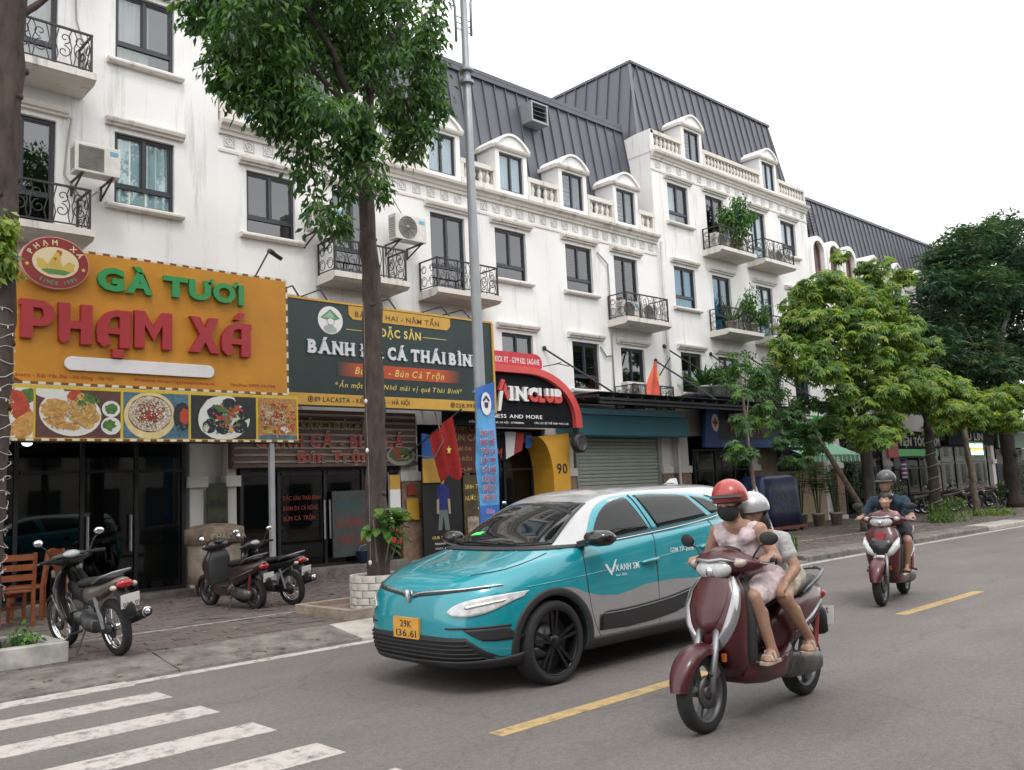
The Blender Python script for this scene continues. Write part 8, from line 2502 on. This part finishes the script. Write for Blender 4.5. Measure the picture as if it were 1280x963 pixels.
c=crown(rq,[(24.6,14.9,4.9,.5,.6),(25.1,14.9,5.2,.5,.4),(25.5,14.85,4.7,.5,.5),(24.3,14.9,4.4,.45,.4),(25.8,14.85,4.3,.35,.3),(25.0,14.8,4.3,.5,.4),(24.6,14.9,5.55,.25,.15)],190,'droop',(5,5,1),.1,.05)
stuff(c.build('foliage',LG,bg_,fix=False))
b=MB()
for x,z in((25.35,5.15),(26.05,5.25),(25.5,5.0),(26.1,5.1)):
 for j in range(16):
  v=Vector((rq.gauss(0,.1),rq.gauss(0,.06)-.45,rq.gauss(0,.07)));leaf(b,Vector((x,14.9,z))+v,Vector((rq.gauss(0,1),rq.gauss(0,1),rq.gauss(0,1))).normalized(),Vector((0,-1,.3)),.08,.07)
b.build('blossom',COLR['pink'],bg_,fix=False)
b=MB();b.tube([(25.0,15.2,3.7),(25.0,15.0,4.3),(24.8,14.9,5.0)],.025,6);b.build('stem',BARK2,bg_)
def shrub(name,label,cat,cl,dens,mats_,L_=.11,W=.05,kind='droop',wts=(4,5,2),group=None):
 o=thing(name,label,cat,(cl[0][0],cl[0][1],SW),world=True,group=group)
 stuff(crown(rq,cl,dens,kind,wts,L_,W).build('foliage',mats_,o,fix=False))
 b=MB()
 for cx,cy,cz,rx,rz in cl[:3]:b.tube([(cl[0][0],cl[0][1],SW),((cx+cl[0][0])/2,cy,cz*.5),(cx,cy,cz)],.014,5)
 b.build('stem',BARK2,o);return o
shrub('shrub','green shrubs in front of the barber shop window','shrub',[(31.9,14.3,.9,.5,.6),(32.5,14.4,1.2,.45,.8),(32.2,14.2,.5,.5,.4)],90,LG,.14,.05)
shrub('shrub','dark bush at the right edge behind the slanting tree','shrub',[(38.6,12.2,.9,.7,.6),(39.6,12.2,1.1,.8,.7),(39.2,11.8,.6,.7,.4)],90,LM,.16,.06)
shrub('climber','ivy column climbing beside the striped awning','climber',[(31.2,15.1,1.0,.25,.8),(31.2,15.1,2.2,.28,.8),(31.25,15.1,3.0,.2,.4)],260,LM,.12,.07)
shrub('weeds','weeds round the ribbon-wrapped tree trunk','weeds',[(27.8,10.7,.4,.45,.35),(28.3,10.8,.5,.4,.35),(27.4,10.8,.25,.3,.15)],130,LY,.16,.035,wts=(4,3,1))
shrub('weeds','low weeds at the foot of the slanting tree','weeds',[(31.4,10.7,.25,.5,.18),(32.2,10.8,.2,.6,.14),(33.2,10.9,.2,.6,.12)],130,LY,.14,.03)
# broad-leaved plant growing on the big trunk
ep=thing('epiphyte','broad-leaved green plant growing on the big tree trunk','plant',(6.9,9.8,1.0),world=True)
def broad_leaf():
 b=MB();n=6
 for i in range(n):
  t0,t1=i/n,(i+1)/n
  w0,w1=.07*math.sin(PI*t0**.7)+.003,.07*math.sin(PI*min(1,t1**.7))+.003
  z0,z1=-.05*t0*t0,-.05*t1*t1
  for s in(-1,1):
   b.mi(0,True).poly([(t0*.26,0,z0),(t1*.26,0,z1),(t1*.26,s*w1,z1+.018),(t0*.26,s*w0,z0+.018)])
 return b
lm=[broad_leaf().mesh('leaf',LG[2],fix=True),broad_leaf().mesh('leaf',LG[1],fix=True)]
for k in range(44):
 a=rq.uniform(-2.9,-.1)if k>6 else rq.uniform(-3.6,.6)
 z=rq.choice((1.38,1.32,1.25,1.2,1.1,.95))+rq.uniform(-.06,.06)
 rr0=.13+rq.uniform(0,.1)
 inst('leaf',rq.choice(lm),ep,(6.93+math.cos(a)*rr0,9.95+math.sin(a)*rr0,z),(rq.uniform(-.4,.4),rq.uniform(-.5,.9),a+rq.uniform(-.6,.6)),(rq.uniform(.7,1.1),)*3)
b=MB()
for a in(-2.4,-1.6,-.7):b.tube([(6.93+math.cos(a)*.15,9.95+math.sin(a)*.15,.75),(6.93+math.cos(a)*.25,9.95+math.sin(a)*.25,1.05),(6.93+math.cos(a)*.3,9.95+math.sin(a)*.3,1.3)],.012,5)
b.build('stem',BARK2,ep)
vn=thing('vine','pale small-leaved vine on the leftmost trunk beside the emblem','vine',(2.5,10.0,3.6),world=True)
stuff(crown(rq,[(2.36,9.98,4.35,.1,.12),(2.42,9.98,4.15,.09,.1),(2.4,9.98,4.5,.07,.08)],420,'droop',(1,3,6),.1,.06).build('foliage',LY,vn,fix=False))
# ================================================================== STREET FURNITURE AND SMALL THINGS
# marble planter at the left
pl1=thing('planter','low marble planter round the leftmost trunk','planter',(2.4,10.2,SW),world=True)
MARB=mat('marble_grey',(.36,.35,.335),.45,var=.4,scale=5)
b=MB()
x0,x1,y0,y1,t=1.6,2.99,9.64,10.75,.15
b.box(x0,x1,y0,y0+t,SW-.01,.31);b.box(x0,x1,y1-t,y1,SW-.01,.31);b.box(x0,x0+t,y0+t,y1-t,SW-.01,.309);b.box(x1-t,x1,y0+t,y1-t,SW-.01,.309)
b.build('rim',MARB,pl1,bevel=.01)
b=MB();b.box(x0+t,x1-t,y0+t,y1-t,SW,.27);b.build('soil',SOIL,pl1)
stuff(crown(rq,[(2.2,9.9,.34,.16,.08),(2.65,9.95,.33,.1,.06)],500,'droop',(2,5,4),.07,.04).build('seedlings',LG,pl1,fix=False))
# string lights wound round the leftmost trunk
sl=thing('string_lights','white wire lights wound round the leftmost trunk','string lights',(2.46,10.2,.4),world=True)
b=MB();pts=[]
for k in range(420):
 a=k*.33;z=.75+2.95*k/420;r=.165+.012*math.sin(k*1.7)
 pts.append((2.365+.019*z+r*math.cos(a),10.2+r*math.sin(a),z+.03*math.sin(k*.9)))
b.tube(pts,.0042,4,cap=False);b.build('wire',mat('wire_white',(.42,.41,.39),.6),sl,fix=False)
b=MB()
for k in range(0,420,6):
 p=pts[k];b.ell((p[0]*1.0,p[1],p[2]-.02),(.007,.007,.016),5,4)
stuff(b.build('bulbs',mat('bulb_plastic',(.6,.6,.58),.3),sl,fix=False))
# hanging bulbs on the big trunk
sl2=thing('string_lights','thin cord with white bulbs hanging on the big trunk','string lights',(6.75,9.85,1.0),world=True)
b=MB();b.tube([(6.72,9.85,4.2),(6.7,9.84,3.0),(6.72,9.84,2.0),(6.7,9.83,.7)],.0032,4);b.build('cord',mat('cord_grey',(.2,.2,.19),.7),sl2)
for z in(2.85,2.2,1.05,.75):
 b=MB();b.mi(0,True).ell((6.69,9.82,z),(.022,.022,.034),8,6);b.build('bulb',mat('bulb_plastic'),sl2)
# round white brick planter on a square kerb
pl2=thing('planter','round white-painted brick planter at the foot of the tall tree','planter',(6.95,10,SW),world=True)
WB=mat('white_brick',(.5,.49,.45),.8,var=.3,scale=6,bump=.5,bscale=30)
b=MB();b.lathe([(.26,SW),(.26,.56),(.28,.58),(.35,.58),(.36,.56),(.36,SW)],28,(6.95,10,0));b.build('core',mat('mortar_grey',(.33,.32,.3),.9),pl2)
def brick():
 b=MB();n=3;da=2*PI/13*.94/2
 ring=lambda r,z:[(r*math.cos(-PI/2+a),r*math.sin(-PI/2+a),z)for a in[-da+2*da*i/n for i in range(n+1)]]
 lo,hi,li,hi2=ring(.385,0),ring(.385,.082),ring(.34,0),ring(.34,.082)
 for i in range(n):
  b.poly([lo[i],lo[i+1],hi[i+1],hi[i]]);b.poly([hi[i],hi[i+1],hi2[i+1],hi2[i]]);b.poly([li[i+1],li[i],lo[i],lo[i+1]])
 b.poly([lo[0],hi[0],hi2[0],li[0]]);b.poly([lo[n],li[n],hi2[n],hi[n]])
 return b.mesh('brick',WB)
bm_=brick()
for r_ in range(5):
 for k in range(13):inst('brick',bm_,pl2,(6.95,10,SW+.01+.092*r_),(0,0,2*PI*(k+.5*(r_%2))/13),(1+rq.uniform(-.012,.012),)*2+(1,))
b=MB();b.box(6.97-.3,6.97+.3,9.8,10.2,.5,.56);b.build('soil',SOIL,pl2)
b=MB();x0,x1,y0,y1,t=6.12,7.75,9.42,10.75,.09
b.box(x0,x1,y0,y0+t,SW-.01,.24);b.box(x0,x1,y1-t,y1,SW-.01,.24);b.box(x0,x0+t,y0+t,y1-t,SW-.01,.239);b.box(x1-t,x1,y0+t,y1-t,SW-.01,.239)
b.build('kerb',mat('planter_kerb',(.26,.21,.17),.9,var=.35,scale=5,bump=.5),pl2,bevel=.008)
b=MB();b.box(x0+t,x1-t,y0+t,y1-t,SW,.17);b.build('gravel',mat('pebble_soil',(.2,.15,.12),.95,var=.6,scale=40,bump=1.0,bscale=50),pl2)
# lamp post with the blue banner
lp=thing('lamp_post','tall grey steel lamp post in front of the gym sign','lamp post',(8.78,9.9,SW),world=True)
b=MB();b.mi(0,True).tube([(8.78,9.9,SW),(8.78,9.9,3.0),(8.78,9.9,6.5),(8.78,9.9,10.5)],[.1,.088,.068,.05],14);b.build('pole',mat('pole_zinc',(.3,.32,.34),.5,metal=.4,var=.14,scale=2.5),lp)
for z in(3.05,7.9,8.1):MB().lathe([(.07,z),(.112,z+.01),(.112,z+.05),(.07,z+.06)],14,(8.78,9.9,0)).build('collar',mat('pole_zinc'),lp)
b=MB();b.box(8.62,8.94,9.74,10.06,SW,SW+.03);b.build('base_plate',mat('pole_zinc'),lp)
for s,pts in((-1,[(8.6,9.9,8.55),(8.6,9.9,9.1),(8.56,9.9,9.28),(8.46,9.9,9.36),(8.36,9.9,9.33)]),(1,[(8.92,9.9,8.75),(8.93,9.9,9.3),(8.98,9.9,9.6),(9.08,9.9,9.9)])):
 b=MB();b.mi(0,True).tube(pts,.022,8)
 for z in(8.78,8.88,8.98):b.tube([(pts[0][0],9.9,z),(8.78,9.9,z)],.01,5)
 b.build('arm',mat('pole_zinc'),lp)
b=MB();b.mi(0,True).tube([(8.78,9.9,10.2),(8.5,9.9,9.75),(8.3,9.9,9.45),(7.6,9.7,9.9)],.03,8);b.build('lamp_arm',mat('pole_zinc'),lp)
bn=thing('pole_banner','blue vertical banner with red lettering tied to the lamp post','banner',(8.72,9.7,1.1),world=True)
b=MB();n=20
def bx_(v):return 8.53+.012*math.sin(v*9)-.02*v*(v<.5),8.93+.01*math.sin(v*7+1)
for i in range(n):
 v0,v1=i/n,(i+1)/n;r0,r1=bx_(v0),bx_(v1)
 z0,z1=1.1+2.0*v0,1.1+2.0*v1
 for j in range(4):
  a,c=j/4,(j+1)/4
  b.mi(0 if v0<.12 or v0>.83 else 1,True)
  f=lambda r,u,z:(r[0]+(r[1]-r[0])*u,9.74+.02*math.sin(u*3+z*4),z+.12*u*(1 if z>2.9 else 0))
  b.poly([f(r0,a,z0),f(r0,c,z0),f(r1,c,z1),f(r1,a,z1)])
b.build('cloth',[COLR['blue'],mat('banner_skyblue',(.08,.3,.58),.5,var=.35,scale=2.5)],bn)
b=MB();b.tube([(8.94,9.78,1.1),(8.93,9.78,3.2)],.014,6);b.build('hem',COLR['white'],bn)
b=MB();disc(b,8.73,2.88,.1,.17,9.715,18);b.build('badge',COLR['white'],bn,fix=False)
b=MB();b.poly([(8.66,9.71,2.93),(8.73,9.71,3.01),(8.8,9.71,2.93),(8.78,9.71,2.91),(8.73,9.71,2.96),(8.68,9.71,2.91)]);b.poly([(8.69,9.71,2.9),(8.77,9.71,2.9),(8.76,9.71,2.82),(8.7,9.71,2.82)]);b.build('badge_mark',mat('badge_navy',(.02,.03,.12),.5),bn,fix=False)
for k,t in enumerate(('CHƯA TỪ','PHỤ ĐỀ','TOÀ L4','LỚP TP','VÕ CHÉ','CẦU LẠ','QUYỀN LA','NHẬN THƯ')):
 lettering('lettering',t,bn,COLR['white'],8.587,8.863,2.41-.133*k-.003,.085,9.714,.003,bold=.03)
 lettering('lettering',t,bn,COLR['red'],8.59,8.86,2.41-.133*k,.08,9.71,.003,bold=.02)
lettering('lettering','Giảm',bn,mat('banner_pink',(.6,.2,.3),.5),8.64,8.8,1.28,.07,9.712,.003,bold=.02,shear=.2)
# air conditioners
ACW=mat('ac_white',(.62,.61,.57),.55,var=.14,scale=5);ACG=mat('ac_grille',(.2,.19,.175),.6,var=.3);ACB=mat('ac_bracket',(.07,.06,.055),.7,var=.4)
def ac_unit(label,x,y,z,w=.78,h=.52,d=.28,bracket=True,group='outdoor air conditioner units',round_=True):
 o=thing('air_conditioner',label,'air conditioner',(x,y,z),world=True,group=group)
 b=MB();b.box(x,x+w,y,y+d,z,z+h);b.build('housing',ACW,o,bevel=.012)
 cx,cz,r=x+w*.38,z+h*.5,h*.42
 b=MB()
 if round_:
  b.mi(0,True).lathe([(r,0),(r*1.04,-.015),(r*.98,-.02),(r*.98,.0)],24,(cx,y-.001,cz),axis='Y')
  b.lathe([(0,-.006),(r*.98,-.006)],24,(cx,y-.001,cz),axis='Y')
  b.lathe([(0,-.022),(r*.22,-.022),(r*.24,-.006)],14,(cx,y,cz),axis='Y')
  for k in range(3):b.tube([(cx+r*(.35+.2*k)*math.cos(a),y-.014,cz+r*(.35+.2*k)*math.sin(a))for a in[2*PI*j/20 for j in range(20)]],.005,4,closed=True)
  for k in range(8):b.tube([(cx+r*.2*math.cos(k*PI/4),y-.014,cz+r*.2*math.sin(k*PI/4)),(cx+r*math.cos(k*PI/4),y-.014,cz+r*math.sin(k*PI/4))],.005,4)
 else:
  for k in range(14):b.box(x+.06,x+w*.62,y-.012,y-.001,z+.06+(h-.12)*k/14,z+.06+(h-.12)*k/14+.014)
  b.box(x+.05,x+w*.63,y-.004,y,z+.05,z+h-.05)
 b.build('fan_grille',ACG,o)
 b=MB();b.box(x+w*.76,x+w*.94,y-.006,y-.001,z+h*.72,z+h*.86);b.build('sticker',mat('ac_sticker',(.12,.4,.55),.5),o)
 b=MB()
 for k in range(9):b.box(x-.004,x-.001,y+.04,y+d-.04,z+.06+(h-.12)*k/9,z+.06+(h-.12)*k/9+.02)
 b.build('side_vent',ACG,o)
 if bracket:
  for xx in(x+.12,x+w-.12):
   b=MB();b.bar((xx,y-.02,z-.02),(xx,F,z-.02),.03);b.bar((xx,y+.05,z-.03),(xx,F-.01,z-.24),.025);b.bar((xx,F-.02,z),(xx,F-.02,z-.26),.03);b.build('bracket',ACB,o)
 return o
ac_unit('grilled air conditioner left of the frosted window',4.62,14.9,7.12,.72,.5,round_=False)
ac_unit('air conditioner with blue sticker between the two scroll balconies',11.05,14.92,7.06,.82,.56)
ac_unit('air conditioner half hidden by hanging leaves right of the dark window',9.05,14.95,6.92,.7,.56)
ac_unit('left air conditioner of the pair in the balcony above the light red flag',18.62,15.05,6.14,.72,.5,.24,False);ac_unit('right air conditioner of the pair in the balcony above the light red flag',19.5,15.05,6.14,.72,.5,.24,False)
ac_unit('left air conditioner in the low balcony directly behind the light red flag',18.66,15.05,3.9,.7,.5,.24,False);ac_unit('right air conditioner in the low balcony directly behind the light red flag',19.5,15.05,3.9,.7,.5,.24,False)
ac_unit('air conditioner in the top right balcony of the tallest building',26.9,15.05,8.86,.72,.5,.24,False);ac_unit('air conditioner in the middle right balcony of the tallest building',26.6,15.05,6.28,.72,.5,.24,False)
ac_unit('air conditioner in the top left balcony beside the terracotta pot',23.45,15.05,8.86,.72,.5,.24,False)
# pipes and cables on the wall
def pipe(label,pts,r,m=None,name='wall_cable',cat='cable'):
 b=MB();b.mi(0,True).tube(pts,r,6);return tag(b.build(name,m or mat('cable_grey',(.32,.31,.29),.7)),label,cat)
pipe('grey hose beside the balcony doors at the left',[(4.62,F-.03,8.25),(4.72,F-.05,8.2),(4.66,F-.04,7.7),(4.62,F-.04,7.2),(4.9,F-.15,6.75),(5.1,F-.2,6.95)],.018)
pipe('grey hose above the upper left balcony',[(4.75,F-.04,10.9),(4.78,F-.05,10.0),(4.92,F-.06,9.5),(4.9,F-.05,9.1)],.018)
pipe('thin pipe bent beside the shuttered window',[(18.2,F-.03,7.98),(18.35,F-.06,7.85),(18.6,F-.05,7.7),(18.62,F-.04,6.8),(18.6,F-.04,5.6),(18.58,F-.04,4.0)],.022)
pipe('pipe from lower shuttered window lintel',[(18.12,F-.03,5.36),(18.3,F-.06,5.1),(18.55,F-.06,5.15)],.024)
pipe('white downpipe at the corner of the tallest building',[(20.99,F-.14,8.7),(20.97,F-.14,6),(20.95,F-.14,3.6)],.045,mat('pipe_white',(.5,.5,.49),.6,var=.15),'downpipe','pipe')
pipe('grey downpipe between the stone pilasters',[(20.9,F-.32,2.9),(20.9,F-.32,SW)],.04,mat('pipe_white'),'downpipe','pipe')
pipe('cable sagging from the air conditioner with the sticker',[(11.0,F-.1,8.25),(11.3,F-.15,8.1),(11.5,F-.2,7.75),(11.7,15.1,7.6)],.014)
pipe('black cable hanging below the green sign',[(11.5,14.4,3.3),(11.62,14.3,2.7),(11.45,14.4,2.35),(11.1,15.1,2.5)],.012,mat('cable_dull',(.16,.16,.15),.6))
# big rusty drum, green notice board, chairs, stool with water bottle
dr=thing('drum','large rusty cylindrical drum with lid behind the parked scooter','drum',(6.75,14.45,SW),world=True)
RUST=mat('rusty_metal',(.2,.15,.11),.75,var=.5,scale=6,bump=.3)
b=MB();b.mi(0,True).lathe([(0,SW+.2),(.4,SW+.2),(.42,.5),(.42,.95),(.4,1.0)],28,(6.72,14.4,0));b.build('body',mat('drum_tan',(.26,.21,.16),.7,var=.35,scale=5),dr)
b=MB();b.mi(0,True).lathe([(.4,.95),(.47,.97),(.48,1.2),(.46,1.22),(.3,1.27),(0,1.3)],28,(6.72,14.4,0));b.build('lid',RUST,dr)
for a in(.5,2.1,3.7,5.3):
 b=MB();b.bar((6.72+.34*math.cos(a),14.4+.34*math.sin(a),SW),(6.72+.34*math.cos(a),14.4+.34*math.sin(a),SW+.22),.05);b.build('leg',RUST,dr)
lettering('lettering','CHÁO GÀ',dr,mat('chalk',(.4,.36,.3),.8),6.45,7.05,1.04,.09,13.93,.004)
nb2=tag(MB().box(6.98,7.36,15.22,15.25,.9,1.98).build('notice_board',mat('board_olive',(.035,.045,.02),.6,var=.3,scale=3)),'dark green notice board between the white pilasters','notice board')
lettering('letters','NƯỚNG',nb2,mat('board_ink',(.008,.008,.008),.6),7.02,7.33,1.55,.13,15.218,.003,bold=.02);lettering('letters','KHỎE TỐT',nb2,mat('board_ink'),7.01,7.34,1.2,.12,15.218,.003,bold=.02)
WOOD=mat('varnished_wood',(.2,.055,.017),.5,var=.3,scale=6,aniso=(1,1,6),coat=.3)
def wood_chair(label,x,y,rz,w=.46):
 o=thing('wooden_chair',label,'chair',(x,y,SW),rz,'wooden chairs in front of the left shop')
 for sx in(-1,1):
  b=MB();b.box(sx*(w/2)-.022,sx*(w/2)+.022,-.22,-.176,0,.44);b.build('leg',WOOD,o)
  b=MB();b.bar((sx*w/2,.2,0),(sx*w/2,.2,.45),.044);b.bar((sx*w/2,.2,.45),(sx*w/2,.27,.95),.044);b.build('leg',WOOD,o)
 MB().box(-w/2-.02,w/2+.02,-.24,.2,.44,.475).build('seat',WOOD,o,bevel=.008)
 for k in range(3):
  b=MB();b.box(-w/2+.022,w/2-.022,.215+.022*k,.245+.022*k,.6+.13*k,.68+.13*k);b.build('back_slat',WOOD,o)
 for z in(.2,.36):
  b=MB();b.box(-w/2+.022,w/2-.022,-.21,-.19,z,z+.04);b.build('stretcher',WOOD,o)
 return o
wood_chair('orange-brown wooden chair nearest the leftmost trunk',3.3,13.3,R(180),.62);wood_chair('orange-brown wooden chair behind the black motorbike handlebar',4.5,14.2,R(90));wood_chair('orange-brown wooden chair by the dark glass, back to the street',3.75,13.9,R(250))
tb=thing('wooden_table','low orange-brown wooden table among the chairs','table',(3.0,13.2,SW),world=True)
MB().box(2.6,3.25,12.95,13.45,.62,.66).build('top',WOOD,tb,bevel=.006)
for x in(2.65,3.18):
 for y_ in(13.0,13.4):MB().box(x-.02,x+.025,y_-.02,y_+.025,SW,.62).build('leg',WOOD,tb)
st=thing('plastic_stool','green plastic stool inside the glass door','stool',(8.7,15.75,.3),world=True)
GP=mat('plastic_green',(.06,.13,.06),.5)
b=MB();b.lathe([(0,.78),(.19,.78),(.2,.75),(.18,.74)],16,(8.75,15.8,0));b.build('seat',GP,st)
for a in(.8,2.4,3.9,5.5):MB().bar((8.75+.15*math.cos(a),15.8+.15*math.sin(a),.75),(8.75+.22*math.cos(a),15.8+.22*math.sin(a),.3),.04,.02).build('leg',GP,st)
wb=thing('water_bottle','blue water bottle on the plastic stool','bottle',(8.75,15.8,.78),world=True)
b=MB();b.mi(0,True).lathe([(0,.785),(.11,.785),(.115,.9),(.11,1.0),(.05,1.06),(.03,1.09),(0,1.09)],16,(8.75,15.8,0));b.build('body',mat('bottle_blue',(.05,.1,.18),.2,coat=.5),wb)
b=MB();b.lathe([(.034,1.085),(.034,1.12),(0,1.12)],12,(8.75,15.8,0));b.build('cap',COLR['white'],wb)
bk=thing('bucket','small blue bucket on the shop step','bucket',(10.15,15.05,.32),world=True)
b=MB();b.mi(0,True).lathe([(0,.33),(.1,.33),(.135,.56),(.145,.57),(.14,.58),(.125,.56),(.095,.36),(0,.36)],16,(10.15,15.1,0));b.build('body',mat('bucket_blue',(.03,.05,.12),.5),bk);b=MB();b.tube([(10.02,15.1,.56),(10.05,15.08,.66),(10.15,15.06,.69),(10.25,15.08,.66),(10.28,15.1,.56)],.006,5);b.build('handle',STEEL,bk)
pp=tag(MB().box(11.3,11.62,15.19,15.2,1.1,1.55).build('notice',COLR['gold']),'small yellow notice on the brown stone pilaster','notice')
pp2=tag(MB().box(11.33,11.55,15.19,15.2,1.62,1.85).build('notice',mat('notice_red',(.3,.06,.03),.5)),'small red notice on the brown stone pilaster','notice')
lb=thing('standing_banner','narrow white and orange banner behind the big trunk','banner',(10.95,14.9,.3),world=True)
b=MB();b.mi(0);b.box(10.82,11.08,15.1,15.12,1.05,1.75);b.mi(1);b.box(10.82,11.08,15.1,15.12,1.75,2.05);b.mi(2);b.box(10.82,11.08,15.1,15.12,.65,1.05);b.build('sheet',[COLR['white'],COLR['gold'],COLR['red']],lb)
b=MB();b.tube([(10.8,15.12,.33),(10.8,15.12,2.1)],.012,5);b.build('stand',STEEL,lb)
# blue tarpaulin cart, crate, props of the young tree
tp=thing('covered_cart','cart wrapped in a shiny blue tarpaulin','cart',(23.2,13.8,SW),world=True)
b=MB();rg=[]
for k,(z,xa,xb,ya,yb)in enumerate(((.28,22.3,24.3,13.3,14.3),(.7,22.33,24.27,13.32,14.28),(1.2,22.3,24.24,13.34,14.28),(1.6,22.34,24.2,13.36,14.25),(1.7,22.5,24.05,13.45,14.2),(1.73,22.8,23.8,13.6,14.0))):
 r_=[]
 for i in range(40):
  a=2*PI*i/40;c_,s_=math.cos(a),math.sin(a);n_=7
  x=(xa+xb)/2+(xb-xa)/2*math.copysign(abs(c_)**(2/n_),c_);y_=(ya+yb)/2+(yb-ya)/2*math.copysign(abs(s_)**(2/n_),s_)
  r_.append((x+rq.uniform(-.02,.02),y_+rq.uniform(-.025,.025),z+rq.uniform(-.015,.015)))
 rg.append(r_)
b.mi(0,True).loft(rg);b.build('tarpaulin',COLR['navy'],tp)
b=MB();b.box(22.28,24.32,13.28,14.32,.2,.28);b.build('base',mat('cart_red',(.22,.06,.04),.6),tp)
for x in(22.4,24.2):
 for y_ in(13.4,14.2):
  b=MB();b.mi(0,True).lathe([(0,-.03),(.05,-.03),(.05,.03),(0,.03)],12,(x,y_,SW+.05),axis='Y');b.build('caster',TYRE,tp)
cr=thing('crate','yellow and green slatted crate on the kerb behind the scooter','crate',(16.5,9.45,SW),world=True)
CG=mat('crate_green',(.03,.1,.03),.5);CY=mat('crate_yellow',(.5,.42,.12),.6,var=.25,scale=8)
x0,x1,y0,y1,z0,z1=16.15,16.75,9.4,9.8,SW+.016,SW+.3
MB().box(x0+.03,x1-.03,y0+.03,y1-.03,z0+.01,z1-.03).build('contents',CY,cr)
for x in(x0,x1-.04):
 for y_ in(y0,y1-.04):MB().box(x,x+.04,y_,y_+.04,z0,z1).build('post',CG,cr)
for z in(z0+.0,z0+.13,z1-.03):
 for y_ in(y0-.002,y1-.018):MB().box(x0+.04,x1-.04,y_,y_+.02,z,z+.03).build('slat',CG,cr)
 for x in(x0-.002,x1-.018):MB().box(x,x+.02,y0+.04,y1-.04,z,z+.03).build('slat',CG,cr)
for k in range(3):
 x=x0+.15+.14*k;MB().box(x,x+.025,y0-.005,y0-.003+.01,z0+.03,z1-.03).build('slat',CG,cr)
pr_=thing('tree_props','white wooden props tied round the young tree','tree props',(16.95,10.4,SW),world=True)
for dx,dy in((-.5,-.1),(.25,-.35),(.35,.4)):
 b=MB();b.tube([(16.95+dx,10.4+dy,SW),(16.93,10.4,1.5)],.025,6);b.build('prop',mat('limed_wood',(.55,.53,.48),.8,var=.2),pr_)
# tube lights wrapped on the far trunk
sl3=thing('trunk_ribbon','pale ribbon wound round the far yellow-green tree trunk','ribbon',(27.95,11,.5),world=True)
b=MB();b.mi(0,True).tube([(27.96+.19*math.cos(k*.45),11.02+.19*math.sin(k*.45),.5+.026*k)for k in range(90)],.011,5);b.build('band',mat('ribbon_pale',(.26,.24,.2),.7),sl3)
